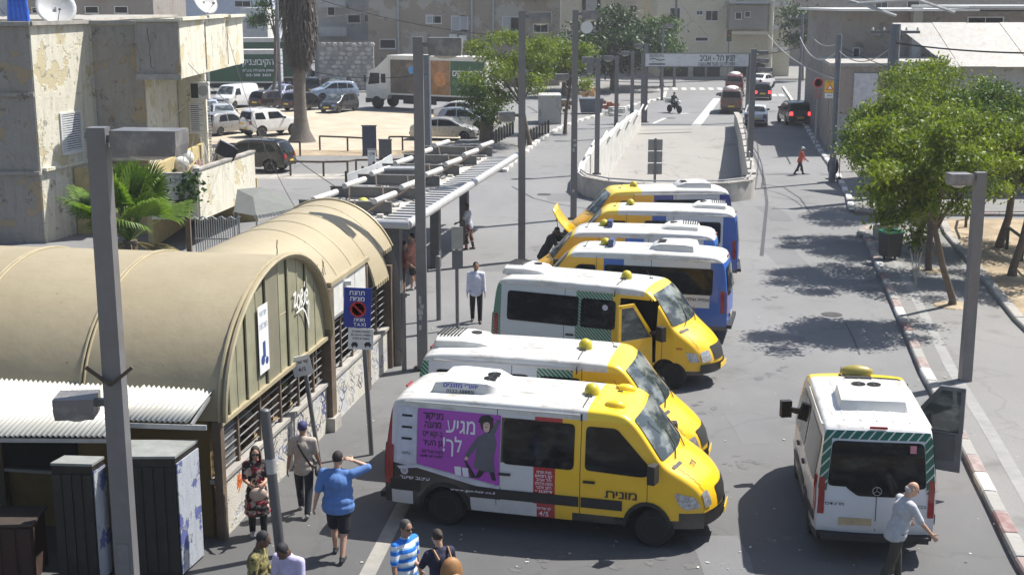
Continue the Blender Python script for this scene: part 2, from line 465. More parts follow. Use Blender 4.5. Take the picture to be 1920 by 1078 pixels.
def car(kind, label, loc, rz, col, metal=.3, group=None, rev_lit=False, step=.2, cat='car', name='parked_car', spare=False, rack=False, plate=PLATE, paint=None):
    K = CARS[kind]; key = kind
    x0, x1 = K['prof'][1][0], K['prof'][-2][0]; w = K['w']
    if key not in _CS:
        plan = [(x0, w*.9), (x0+.3, w*.97), (x0+.9, w), (x1-.9, w), (x1-.3, w*.93), (x1, w*.82)]
        tum = [(.3, .95), (.6, 1), (K['belt'], .985), (K['roof'], .77)]
        _CS[key] = [Shell(K['prof'], plan, tum, K['wh'], K['wr'], sill=K['prof'][0][1]-.06, r=.07, crown=.04, bow=.16, bowx=(x1-1.6, x1), step=step, archpad=.05, it=1 if kind == 'jeep' else 2), {}]
    sh, cache = _CS[key]
    pm = paint or car_paint('paint '+label[:26], col, metal)
    root = thing(name, label, cat, loc, rz, group)
    if 'body' not in cache:
        cache['body'] = sh.mesh('body', pm)
    bme = cache['body'].copy(); bme.materials.clear(); bme.materials.append(pm)
    link('body', bme, root)
    def P(nm, poly, fn, mt, **k):
        kk = (nm, tuple(poly), k.get('sg'))
        if kk not in cache: cache[kk] = patch(poly, fn, r=k.get('r', .05), flip=k.get('flip', False))
        me = cache[kk]
        if not len(me.materials): me.materials.append(mt)
        elif me.materials[0] is not mt: me = me.copy(); me.materials[0] = mt
        return link(nm, me, root)
    for sg in (1, -1):
        for wpoly in K['win']:
            P('window', wpoly, lambda u, v, sg=sg: sh.side(u, v, sg, .012), GLASS, sg=sg, flip=sg > 0)
    za, zb = K['ws']; ta = sh.find(z=zb, lo=sh.L*.5); tb = sh.find(z=za, lo=sh.L*.5)
    P('windscreen', [(ta, -w*.66), (tb, -w*.8), (tb, w*.8), (ta, w*.66)], lambda u, v: sh.top(u, v, .012), WGLASS, flip=True)
    za, zb = K['rs']; tb = sh.find(z=zb, hi=sh.L*.5); ta = sh.find(z=za, hi=sh.L*.5)
    P('rear_window', [(ta, -w*.76), (ta, w*.76), (tb, w*.66), (tb, -w*.66)], lambda u, v: sh.top(u, v, .012), GLASS)
    zl = K['belt']
    for sg in (1, -1):
        t1, t2 = sh.find(z=zl-.28, hi=sh.L*.4), sh.find(z=zl-.03, hi=sh.L*.4)
        P('tail_light', [(t1, sg*w*.58), (t1, sg*w*.88), (t2, sg*w*.84), (t2, sg*w*.6)], lambda u, v: sh.top(u, v, .014), REDON if rev_lit else REDL, sg=sg, flip=sg < 0, r=.03)
        t1, t2 = sh.find(z=zl-.2, lo=sh.L*.6), sh.find(z=zl-.36, lo=sh.L*.6)
        P('headlight', [(t1, sg*w*.5), (t1, sg*w*.84), (t2, sg*w*.86), (t2, sg*w*.56)], lambda u, v: sh.top(u, v, .014), CLEARL, sg=sg, flip=sg > 0, r=.03)
    t1, t2 = sh.find(z=zl-.32, lo=sh.L*.6), sh.find(z=zl-.42, lo=sh.L*.6)
    P('grille', [(t1, -w*.45), (t2, -w*.45), (t2, w*.45), (t1, w*.45)], lambda u, v: sh.top(u, v, .012), BLACKP, flip=True, r=.02)
    if 'bits' not in cache:
        mb = MB()
        for sg in (1, -1):
            q = sh.side(K['win'][-1][-1][0]-.02 if kind != 'small_van' else 1.35, zl+.09, sg)
            mb.box((q.x, q.y+sg*.07, q.z), (.1, .16, .12))
        cache['mir'] = mb.mesh('mirrors', BLACKP)
        u = MB(); u.box(((x0+x1)/2, 0, K['wr']+.12), (x1-x0-.3, w*1.45, .3)); cache['under'] = u.mesh('underbody', BLACKP)
        b2 = MB(); b2.box((x1+.0, 0, .42), (.1, w*1.5, .1)); b2.box((x0+.02, 0, .45), (.1, w*1.5, .12)); cache['bump'] = b2.mesh('bumper_trim', BLACKP)
        pl = MB(); pl.box((x1+.055, 0, .48), (.012, .5, .12)); cache['plf'] = pl.mesh('number_plate', PLATE)
        pl = MB(); pl.box((x0-.035, 0, .62 if not kind == 'jeep' else .62), (.012, .5, .12)); cache['plr'] = pl.mesh('number_plate', PLATE)
        cache['bits'] = 1
    link('wing_mirrors', cache['mir'], root); link('underbody', cache['under'], root); link('bumper_trim', cache['bump'], root)
    link('number_plate', cache['plf'], root); link('number_plate', cache['plr'], root)
    for xw in K['wh']:
        for sg in (1, -1): wheel(root, xw, sg*(w-.11), K['wr'], .2, True, 0, sg)
    if spare:
        mb = MB(); mb.lathe([(.01, -.2), (.3, -.2), (.36, -.15), (.36, 0), (.3, .06)], 20, (x0-.02, 0, .98), 'X'); mb.build('spare_wheel_cover', pm, root, 40)
        mb = MB(); mb.box((x0-.24, 0, .93), (.01, .42, .12)); mb.build('number_plate', PLATE, root)
    if rack:
        for sg in (1, -1):
            mb = MB(); mb.beam((-1.2, sg*.62, K['roof']+.07), (.2, sg*.62, K['roof']+.07), .04, .04); mb.build('roof_rail', ALLOY, root)
    return root

# ---- minibuses
def livery(name, rules, base, roofz=2.12, roof=(.62, .62, .60), black_below=None, yellow_roof_x=None, yellow=None):
    """painted and printed coachwork: rules are (x0,x1,z0,z1,colour[,pattern])"""
    b = NB(name); X, Y_, Z = b.xyz(); n = b.noise(2.5, 6, rough=.7); n2 = b.noise(9, 5, stretch=(.3, 1, 1))
    c = base
    c = b.mix(0.0, c, c) if isinstance(c, tuple) else c
    for r in rules:
        x0, x1, z_0, z_1, col = r[:5]
        f = b.m('MULTIPLY', b.between(X, x0, x1), b.between(Z, z_0, z_1))
        if len(r) > 5 and r[5] == 'diag':
            g = b.m('FRACT', b.m('MULTIPLY', b.m('ADD', b.m('ADD', X, Z), b.m('MULTIPLY', Y_, .8)), 11.0))
            cc = b.mix(b.m('LESS_THAN', g, .22), col, (.55, .6, .56))
        elif len(r) > 5 and r[5] == 'slope':
            # lower region bounded by a sloping line z < z_1 + k*(x-x0)
            f = b.m('MULTIPLY', b.between(X, x0, x1), b.m('LESS_THAN', Z, b.m('MULTIPLY_ADD', b.m('SUBTRACT', X, x0), r[6], z_1)))
            f = b.m('MULTIPLY', f, b.m('GREATER_THAN', Z, z_0)); cc = col
        else: cc = col
        c = b.mix(f, c, cc)
    rf = b.mix(b.m('MULTIPLY', b.ramp(n2, .46, .62), b.ramp(n, .40, .58, 0, .85)), roof, (.33, .30, .25))
    rmask = b.m('GREATER_THAN', Z, roofz)
    if yellow_roof_x is not None:
        rf = b.mix(b.m('GREATER_THAN', X, yellow_roof_x), rf, yellow)
    c = b.mix(rmask, c, rf)
    c = b.mix(b.m('MULTIPLY', b.ramp(Z, .35, 1.0, .3, 0), b.ramp(n, .3, .65)), c, (.22, .19, .15))
    return b.out(c, b.ramp(n, .3, .7, .25, .42), 0, spec=.5, coat=.4)
YEL = (.84, .50, .012); YEL2 = (.86, .60, .03)
VWHITE = (.68, .69, .70); VGREEN = (.02, .17, .10); VBLUE = (.015, .10, .42); VRED = (.42, .01, .02)
def new_shell(L):
    h = L/2; f = h
    prof = [(-h+.06,.38),(-h,.7),(-h+.02,1.3),(-h+.14,2.16),(-h+.32,2.26),(-h+1.2,2.30),(f-1.75,2.29),(f-1.4,2.19),(f-.82,1.52),(f-.7,1.42),(f-.26,1.18),(f-.07,1.0),(f,.75),(f-.02,.4)]
    plan = [(-h,.93),(-h+.25,.985),(-h+.6,.995),(f-1.3,.995),(f-.7,.96),(f-.25,.88),(f,.78)]
    return Shell(prof, plan, [(.3,.975),(.7,1),(1.25,.995),(2.2,.865),(2.5,.84)], (-h+1.15, f-1.02), .34, sill=.36, r=.085, crown=.03, bow=.2, bowx=(f-2.2, f-.1), step=.11)
def old_shell(L):
    h = L/2; f = h
    prof = [(-h+.05,.38),(-h,.7),(-h+.02,1.3),(-h+.12,2.18),(-h+.3,2.31),(-h+1.2,2.35),(f-1.78,2.34),(f-1.45,2.25),(f-.78,1.5),(f-.68,1.41),(f-.27,1.12),(f-.08,.92),(f,.68),(f-.02,.38)]
    plan = [(-h,.92),(-h+.25,.96),(f-1.3,.965),(f-.7,.94),(f-.25,.84),(f,.72)]
    return Shell(prof, plan, [(.3,.975),(.7,1),(1.25,.995),(2.2,.89),(2.5,.86)], (-h+1.05, f-.92), .33, sill=.36, r=.09, crown=.04, bow=.24, bowx=(f-2.2, f-.1), step=.11)
def ac_unit(root, x, kind, flat=False):
    if kind == 'slab':      # long box with two fans
        Z = 2.30 if flat else 2.35
        sec = [(-.62, .5, .0), (-.56, .52, .17), (-.3, .52, .2), (.35, .49, .19), (.6, .42, .1), (.66, .36, .0)]
        mb = MB(); vs = []; n = len(sec)
        for (sx, hw, hz) in sec:
            vs += [(x+sx*1.05, -hw*1.12, Z-.05), (x+sx, -hw, Z+hz), (x+sx, hw, Z+hz), (x+sx*1.05, hw*1.12, Z-.05)]
        fs = [(i*4+j, (i+1)*4+j, (i+1)*4+j+1, i*4+j+1) for i in range(n-1) for j in range(3)]+[(0, 1, 2, 3), (n*4-1, n*4-2, n*4-3, n*4-4)]
        mb.add(vs, fs); o = mb.build('air_conditioner', WHITE, root, 50)
        for q in (-.13, .13):
            g = MB()
            for rr in (.12, .085, .05): g.lathe([(rr, .0), (rr, .012), (rr-.014, .012), (rr-.014, .0)], 14, (x+.33+(q*.0), q, Z+.195))
            g.box((x+.33, q, Z+.202), (.24, .02, .012)); g.box((x+.33, q, Z+.203), (.02, .24, .012)); g.build('fan_grille', BLACKP, o)
        return o
    Z = 2.36              # rounded hood with louvres
    mb = MB(); vs = []; secs = [(-.55, .40, .04), (-.48, .46, .17), (.05, .47, .2), (.4, .42, .16), (.58, .33, .05)]
    ring = 9
    for sx, hw, hz in secs:
        for j in range(ring):
            a = math.pi*j/(ring-1); ca, sa = math.cos(a), math.sin(a)
            vs.append((x+sx, hw*math.copysign(abs(ca)**.5, ca), Z-.04+(hz+.04)*abs(sa)**.45))
    fs = [(i*ring+j, (i+1)*ring+j, (i+1)*ring+j+1, i*ring+j+1) for i in range(len(secs)-1) for j in range(ring-1)]
    fs += [tuple(range(ring)), tuple(range(len(secs)*ring-1, (len(secs)-1)*ring-1, -1))]
    mb.add(vs, fs); o = mb.build('air_conditioner', WHITE, root, 40)
    for k in range(7):
        g = MB(); g.box((x-.06-.07*k if kind == 'louvre' else x-.4+.07*k, 0, Z+.196), (.03, .62, .02)); g.build('louvre', BLACKP, o)
    g = MB(); g.lathe([(.11, 0), (.11, .03), (.02, .04)], 14, (x+.22 if kind == 'louvre' else x+.3, .05, Z+.17)); g.build('fan_grille', BLACKP, o)
    return o
def minibus(label, loc, rz, L, style, paint, acx, ackind, beacon_x=None, sgs=(1, -1), holes=(), extra=(), zextra=(), wins=None, skip_front_win=None, bonnet_open=False, group='shared taxi minibuses', strip=True, rearglass=True, beacon=True):
    root = thing('minibus', label, 'minibus', loc, rz, group)
    sh = new_shell(L) if style == 'new' else old_shell(L); h = L/2
    body = link('body', sh.mesh('body', paint, holes, extra, zextra), root)
    root_sh = sh
    dx0, dx1 = (h-2.28, h-1.0)
    fw = [(dx0+.08, 1.28), (dx0+.08, 2.02), (dx0+.62, 2.02), (dx1+.12, 1.32), (dx1-.1, 1.24)] if style == 'new' else [(dx0+.02, 1.28), (dx0+.02, 1.98), (dx0+.5, 1.98), (dx1+.02, 1.32), (dx1-.1, 1.26)]
    wins = wins if wins is not None else ([(-h+.45, -.85+.0, 1.3, 2.05), (-.8, dx0-.18, 1.3, 2.05)])
    for sg in (1, -1):
        if skip_front_win != sg:
            pane('door_window', fw, lambda u, v, sg=sg: sh.side(u, v, sg, .012), GLASS, root, r=.08, flip=sg > 0)
        for (a, b, c, d) in wins:
            pane('side_window', [(a, c), (a, d), (b, d), (b, c)], lambda u, v, sg=sg: sh.side(u, v, sg, .012), GLASS, root, r=.09, flip=sg > 0)
        # headlight, tail light
        if style == 'new':
            pane('headlight', [(h-.52, 1.0), (h-.16, .93), (h-.05, .74), (h-.3, .70), (h-.42, .78)], lambda u, v, sg=sg: sh.side(u, v, sg, .014), CLEARL, root, r=.05, flip=sg > 0, su=.06)
            pane('headlight', [(sh.find(z=1.0, lo=sh.L*.6), sg*.64), (sh.find(z=.98, lo=sh.L*.6), sg*.8), (sh.find(z=.72, lo=sh.L*.6), sg*.78), (sh.find(z=.74, lo=sh.L*.6), sg*.6)], lambda u, v: sh.top(u, v, .014), CLEARL, root, r=.04, flip=sg > 0, su=.06)
        else:
            pane('headlight', [(h-.38, .92), (h-.12, .9), (h-.04, .68), (h-.28, .68)], lambda u, v, sg=sg: sh.side(u, v, sg, .014), CLEARL, root, r=.05, flip=sg > 0, su=.06)
            pane('headlight', [(sh.find(z=.92, lo=sh.L*.6), sg*.5), (sh.find(z=.9, lo=sh.L*.6), sg*.74), (sh.find(z=.66, lo=sh.L*.6), sg*.72), (sh.find(z=.68, lo=sh.L*.6), sg*.46)], lambda u, v: sh.top(u, v, .014), CLEARL, root, r=.04, flip=sg > 0, su=.06)
            pane('side_indicator', [(h-.62, .98), (h-.62, 1.03), (h-.46, 1.02), (h-.46, .97)], lambda u, v, sg=sg: sh.side(u, v, sg, .014), ORANGEL, root, r=.01, flip=sg > 0)
        pane('tail_light', [(-h+.07, .82), (-h+.09, 1.42), (-h+.2, 1.42), (-h+.18, .82)], lambda u, v, sg=sg: sh.side(u, v, sg, .014), REDL, root, r=.03, flip=sg > 0, su=.05)
        pane('tail_light', [(sh.find(z=.8, hi=sh.L*.3), sg*.82), (sh.find(z=.8, hi=sh.L*.3), sg*.925), (sh.find(z=1.42, hi=sh.L*.3), sg*.91), (sh.find(z=1.42, hi=sh.L*.3), sg*.82)], lambda u, v: sh.top(u, v, .014), REDL, root, r=.02, flip=sg < 0, su=.08)
        # black side moulding, wheel arch trim, seams
        segs = [(-h+.12, sh.wheels[0]-.45), (sh.wheels[0]+.45, dx0-.02), (dx0+.02, sh.wheels[1]-.48)]
        if strip:
            for a, b in segs:
                pane('side_moulding', [(a, .62), (a, .80 if style == 'new' else .72), (b, .80 if style == 'new' else .72), (b, .62)], lambda u, v, sg=sg: sh.side(u, v, sg, .018), BLACKP, root, r=0, flip=sg > 0, su=.3)
        sm = MB()
        for xx in (dx0, dx1-.02, -.84):
            if any(hh[0] == sg and hh[1]-.1 < xx < hh[2]+.1 for hh in holes): continue
            top_ = 2.2 if xx != dx1-.02 else 1.3; zz = [.5+.1*i for i in range(int((top_-.5)/.1)+1)]
            for za, zb in zip(zz, zz[1:]):
                a, b = sh.side(xx-.006, za, sg, .003), sh.side(xx+.006, za, sg, .003); c, d = sh.side(xx+.006, zb, sg, .003), sh.side(xx-.006, zb, sg, .003)
                sm.quad(*((a, b, c, d) if sg < 0 else (d, c, b, a)))
        sm.build('door_seam', BLACKP, root)
        for hx, hz in ((dx0+.16, 1.08), (-.68, 1.08)):
            if any(hh[0] == sg and hh[1]-.1 < hx < hh[2]+.1 for hh in holes): continue
            q = sh.side(hx, hz, sg); hb = MB(); hb.box((q.x, q.y+sg*.025, q.z), (.2, .04, .035)); hb.build('door_handle', BLACKP, root)
        # mirror
        if skip_front_win != sg:
            q = sh.side(dx1+.02, 1.36, sg); mm = MB()
            mm.beam(q, (q.x+.05, q.y+sg*.12, q.z+.02), .06, .1)
            mm.box((q.x+.08, q.y+sg*.21, q.z+.02), (.13, .2, .32), rz=sg*.25)
            mm.build('wing_mirror', BLACKP, root)
        # roof edge gutter
        gt = MB(); xs = [-h+.4+(L-2.7)*i/10 for i in range(11)]
        gt.tube([sh.side(x_, 2.2, sg, .012) for x_ in xs], .014, 5); gt.build('roof_gutter', WHITE, root)
    # arch trims
    for xw in sh.wheels:
        for sg in (1, -1):
            mb = MB(); rr = sh.wr+.07; prev = None
            for k in range(13):
                a = math.pi*k/12; p0 = sh.side(xw+rr*math.cos(a), max(.36, sh.wr+rr*math.sin(a)), sg, .02); p1 = sh.side(xw+(rr+.07)*math.cos(a), max(.36, sh.wr+(rr+.07)*math.sin(a)), sg, .02)
                if prev: mb.quad(prev[0], prev[1], p1, p0)
                prev = (p0, p1)
            if style == 'new': mb.build('wheel_arch_trim', BLACKP, root)
    # windscreen
    ta, tb = sh.find(z=2.14 if style == 'new' else 2.2, lo=sh.L*.5), sh.find(z=1.5, lo=sh.L*.5)
    pane('windscreen', [(ta, -.76), (tb, -.88), (tb, .88), (ta, .76)], lambda u, v: sh.top(u, v, .012), WGLASS, root, r=.07, flip=True)
    tc = sh.find(z=1.42, lo=sh.L*.5)
    if not bonnet_open:
        wp = MB(); 
        for q in (-.55, .1):
            wp.tube([sh.top(tc-.02, q, .03), sh.top(tb-.05, q+.32, .035), sh.top(tb-.36, q+.5, .03)], .011, 4)
        wp.build('wiper', BLACKP, root)
        pane('bonnet_vent', [(tc+.05, -.82), (tc+.12, -.82), (tc+.12, -.5), (tc+.05, -.5)], lambda u, v: sh.top(u, v, .01), BLACKP, root, r=.02, flip=True)
    bs_ = MB()
    for sg in (1, -1):
        tt = [tc+(sh.find(z=.98, lo=sh.L*.6)-tc)*i/6 for i in range(7)]
        for a, b in zip(tt, tt[1:]): bs_.quad(sh.top(a, sg*.74-.006, .004), sh.top(a, sg*.74+.006, .004), sh.top(b, sg*.70+.006, .004), sh.top(b, sg*.70-.006, .004))
    if not bonnet_open: bs_.build('bonnet_seam', BLACKP, root)
    # grille, bumper
    t1, t2 = sh.find(z=.98, lo=sh.L*.6), sh.find(z=.68, lo=sh.L*.6)
    pane('grille', [(t1, -.4), (t2, -.36), (t2, .36), (t1, .4)], lambda u, v: sh.top(u, v, .013), BLACKP, root, r=.04, flip=True)
    t1, t2 = sh.find(z=.62, lo=sh.L*.6), sh.find(z=.42, lo=sh.L*.6)
    pane('front_bumper', [(t1, -.78), (t2, -.78), (t2, .78), (t1, .78)], lambda u, v: sh.top(u, v, .03), BLACKP, root, r=.02, flip=True)
    mb = MB(); q = sh.top(t1, 0, .05); mb.box((q.x, 0, .52), (.012, .5, .12)); mb.build('number_plate', PLATE, root)
    # rear glass, door split, plate
    t1, t2 = sh.find(z=1.28, hi=sh.L*.3), sh.find(z=2.02, hi=sh.L*.3)
    pane('rear_window', [(t1, -.78), (t1, .78), (t2, .72), (t2, -.72)], lambda u, v: sh.top(u, v, .012), GLASS, root, r=.08)
    ts = [sh.find(z=z_, hi=sh.L*.3) for z_ in (.55, .8, 1.05, 1.28)]
    sm = MB()
    for a, b in zip(ts, ts[1:]): sm.quad(sh.top(a, .006, .004), sh.top(a, -.006, .004), sh.top(b, -.006, .004), sh.top(b, .006, .004))
    sm.build('rear_door_seam', BLACKP, root)
    ts = sh.find(z=.62, hi=sh.L*.3); q = sh.top(ts, .3, .015)
    mb = MB(); mb.box((q.x, .32, .70), (.014, .52, .12)); mb.build('number_plate', mat('faded plate', (.42, .33, .2), .6), root)
    mb = MB(); mb.box((-h-.02, 0, .44), (.14, 1.7, .1)); mb.build('rear_bumper', BLACKP, root)
    t1 = sh.find(z=2.2, hi=sh.L*.3); q = sh.top(t1, 0, .02); mb = MB(); mb.box(q, (.03, .28, .035)); mb.build('high_brake_light', REDL, root)
    # belly and wheels
    mb = MB(); mb.box((0, 0, .62), (L-.5, 1.36, .5)); mb.box((0, 0, .5), (L-2.9, 1.8, .16)); mb.build('underbody', BLACKP, root)
    for i, xw in enumerate(sh.wheels):
        for sg in (1, -1): wheel(root, xw, sg*.83, .34, .22, False, 0, sg)
    # roof furniture
    ac_unit(root, acx, ackind, style == 'new')
    rb = MB()
    for k in range(5):
        yy = -.52+.26*k; t_a, t_b = sh.find(x=-h+.4, lo=sh.L*.15, hi=sh.L*.5), sh.find(x=h-2.1, lo=sh.L*.4, hi=sh.L*.8)
        p = [sh.top(t_a+(t_b-t_a)*i/8, yy, .0) for i in range(9)]
        for a, b in zip(p, p[1:]): rb.quad(a+Vector((0,-.03,-.002)), b+Vector((0,-.03,-.002)), b+Vector((0,0,.012)), a+Vector((0,0,.012))); rb.quad(a+Vector((0,0,.012)), b+Vector((0,0,.012)), b+Vector((0,.03,-.002)), a+Vector((0,.03,-.002)))
    rb.build('roof_rib', paint, root)
    bx_ = beacon_x if beacon_x is not None else h-2.35
    cab = MB(); bt = sh.find(x=bx_, lo=sh.L*.4, hi=sh.L*.8); q = sh.top(bt, 0)
    bc = MB(); bc.lathe([(.14, 0), (.14, .03), (.13, .09), (.09, .16), (.03, .19)], 14, (q.x, 0, q.z))
    bo = None if not beacon else bc.build('beacon', mat('taxi beacon', (.5, .42, .03), .35, 0, .1, 9), root, 40)
    bb = MB(); bb.box((q.x-.02, 0, q.z+.012), (.12, .46, .03)); bb.build('beacon_base', BLACKP, bo or root)
    cab.tube([sh.top(bt, y_, .015) for y_ in (-.1, -.3, -.5, -.7)]+[sh.side(q.x, 2.22, -1, .02), sh.side(q.x, 2.1, -1, .02)], .012, 5); cab.build('beacon_cable', BLACKP, root)
    an = MB(); q = sh.top(sh.find(x=h-1.85, lo=sh.L*.4, hi=sh.L*.8), .3); an.tube([q, q+Vector((-.12, 0, .2))], .006, 4); an.box(q, (.09, .04, .03)); an.build('antenna', BLACKP, root)
    root['_'] = 0; del root['_']
    return root, sh
# ---------------------------------------------------------------- trees
def np_mesh(name, V, F, mt, smooth=False):
    me = bpy.data.meshes.new(name)
    me.vertices.add(len(V)); me.vertices.foreach_set('co', np.asarray(V, dtype=np.float32).ravel())
    n, k = F.shape
    me.loops.add(n*k); me.loops.foreach_set('vertex_index', F.astype(np.int32).ravel())
    me.polygons.add(n); me.polygons.foreach_set('loop_start', np.arange(0, n*k, k, dtype=np.int32))
    me.polygons.foreach_set('loop_total', np.full(n, k, dtype=np.int32))
    me.materials.append(mt); me.update(calc_edges=True); return me
def leafmat(name, c1, c2, c3, trans=.45):
    if name in _MC: return _MC[name]
    b = NB(name); n1 = b.noise(1.1, 3); n2 = b.noise(9, 3)
    c = b.mix(b.ramp(n1, .35, .65), c1, c2); c = b.mix(b.ramp(n2, .5, .72, 0, .8), c, c3)
    b.out(c, .5, 0, spec=.35)
    tr = b.n('ShaderNodeBsdfTranslucent'); tc = b.mix(1.0, c, (1, 1.05, .35), 'MULTIPLY')
    sc = b.mix(.0, tc, tc); b.l(sc, tr.inputs[0])
    mx = b.n('ShaderNodeMixShader'); mx.inputs[0].default_value = trans
    b.l(b.b.outputs[0], mx.inputs[1]); b.l(tr.outputs[0], mx.inputs[2])
    b.l(mx.outputs[0], b.t.nodes['Material Output'].inputs[0])
    _MC[name] = b.mat; return b.mat
def leaves(name, clumps, n, size, mt, parent, seed, droop=.3, aspect=.45):
    """clumps: list of (centre, radius xyz); n leaf faces"""
    rg = np.random.default_rng(seed)
    c = np.array([q[0] for q in clumps]); r = np.array([q[1] for q in clumps], dtype=float)
    w = (r.prod(axis=1))**.66; w /= w.sum(); idx = rg.choice(len(c), n, p=w)
    d = rg.normal(size=(n, 3)); d /= np.linalg.norm(d, axis=1)[:, None]
    rad = rg.random(n)**.33*(.75+.35*rg.random(n))
    # twig sprays: snap leaves together so light reads as sprigs
    p = c[idx]+d*r[idx]*rad[:, None]
    sp = p.copy(); k = max(1, n//14); cen = p[rg.integers(0, n, k)]; j = rg.integers(0, k, n)
    take = rg.random(n) < .8
    p[take] = cen[j[take]]+rg.normal(size=(take.sum(), 3))*np.array([.16, .16, .09])*size*9
    ax = rg.normal(size=(n, 3))+d*.5; ax[:, 2] -= droop; ax /= np.linalg.norm(ax, axis=1)[:, None]
    up = rg.normal(size=(n, 3))*.6+np.array([0, 0, 1.]); bi = np.cross(ax, up); bi /= np.linalg.norm(bi, axis=1)[:, None]
    s = size*(.6+.8*rg.random(n))[:, None]
    a = p-ax*s*.5; b = p+bi*s*aspect*.5; cc = p+ax*s*.5; dd = p-bi*s*aspect*.5
    V = np.stack([a, b, cc, dd], axis=1).reshape(-1, 3); F = np.arange(n*4).reshape(n, 4)
    return link(name, np_mesh(name, V, F, mt), parent)
BARK = mat('bark', (.13, .10, .075), .9, 0, .35, 9, .02, 22)
BARKG = mat('grey bark', (.13, .115, .1), .9, 0, .3, 7, .02, 18)
def tree(label, loc, h, cr, trunk_h, lm, seed, n=7000, leaf=.15, lean=(0, 0), tr=.1, nclump=26, squash=.75, group=None, name='street_tree', cz=None, bark=None, elong=(1, 1)):
    rd = random.Random(seed); root = thing(name, label, 'tree', loc, 0, group)
    top = Vector((lean[0], lean[1], trunk_h)); cen = Vector((lean[0]*1.5, lean[1]*1.5, cz or (trunk_h+h)/2+.2))
    cl = []
    for i in range(nclump):
        d = Vector((rd.gauss(0, 1), rd.gauss(0, 1), rd.gauss(0, 1))).normalized(); q = rd.random()**.5*1.05
        p = cen+Vector((d.x*cr*q*elong[0], d.y*cr*q*elong[1], d.z*(h-trunk_h)*.5*q*squash*1.25))
        s = cr*rd.uniform(.15, .27); cl.append((tuple(p), (s, s, s*.55)))
    mb = MB(); mid = top*.5+Vector((rd.uniform(-.1, .1), rd.uniform(-.1, .1), 0))
    mb.tube([(0, 0, -.05), (0, 0, .2), mid, top, top+Vector((0, 0, .4))], [tr*1.5, tr*1.1, tr*.95, tr*.8, tr*.6], 9)
    mb.build('trunk', bark or BARK, root, 60)
    for i in range(9):
        tgt = Vector(cl[i*len(cl)//9][0]); lb = MB(); st = top+Vector((0, 0, rd.uniform(-.3, .3)))
        lb.tube([st, (st+tgt)/2+Vector((0, 0, .25)), tgt], [tr*.55, tr*.33, tr*.1], 6); lb.build('branch', bark or BARK, root, 60)
    leaves('crown', cl, n, leaf, lm, root, seed)
    return root
LEAF_BRIGHT = leafmat('bright leaf', (.17, .23, .02), (.065, .12, .014), (.40, .42, .05), .45)
LEAF_MID = leafmat('mid leaf', (.06, .12, .016), (.035, .08, .012), (.16, .23, .03), .35)
LEAF_DARK = leafmat('dark leaf', (.03, .07, .014), (.022, .05, .012), (.09, .15, .03), .25)
LEAF_PALM = leafmat('palm leaf', (.13, .22, .03), (.09, .17, .025), (.26, .36, .06), .45)
def fan(parent, base, direction, length, width_deg, nfing, mt, seed, droop=.15):
    """one fan palm frond: stalk and pleated, pointed leaflets"""
    rd = random.Random(seed); d = Vector(direction).normalized(); sd = d.cross(Vector((0, 0, 1))).normalized(); up = sd.cross(d)
    b = Vector(base); hub = b+d*length*.55; mb = MB(); m2 = MB()
    m2.tube([b, (b+hub)/2+Vector((0, 0, .06)), hub], [.03, .022, .014], 5)
    for i in range(nfing):
        a = R(-width_deg/2+width_deg*i/(nfing-1)); ln = length*.62*(1-.25*abs(a)/R(width_deg/2))*rd.uniform(.92, 1.05)
        v = d*math.cos(a)+sd*math.sin(a); q = sd*math.cos(a)-d*math.sin(a); w = .045*length
        fold = up*(.02 if i % 2 else -.02)
        p1 = hub+v*ln*.55+fold; p2 = hub+v*ln*.82-Vector((0, 0, droop*.3*ln)); p3 = hub+v*ln-Vector((0, 0, droop*ln))
        mb.add([hub, p1+q*w*.5, p1-q*w*.5, p2+q*w*.28, p2-q*w*.28, p3], [(0, 2, 1), (1, 2, 4, 3), (3, 4, 5)])
    o = mb.build('frond', mt, parent); m2.build('stalk', mt, o)
    return o

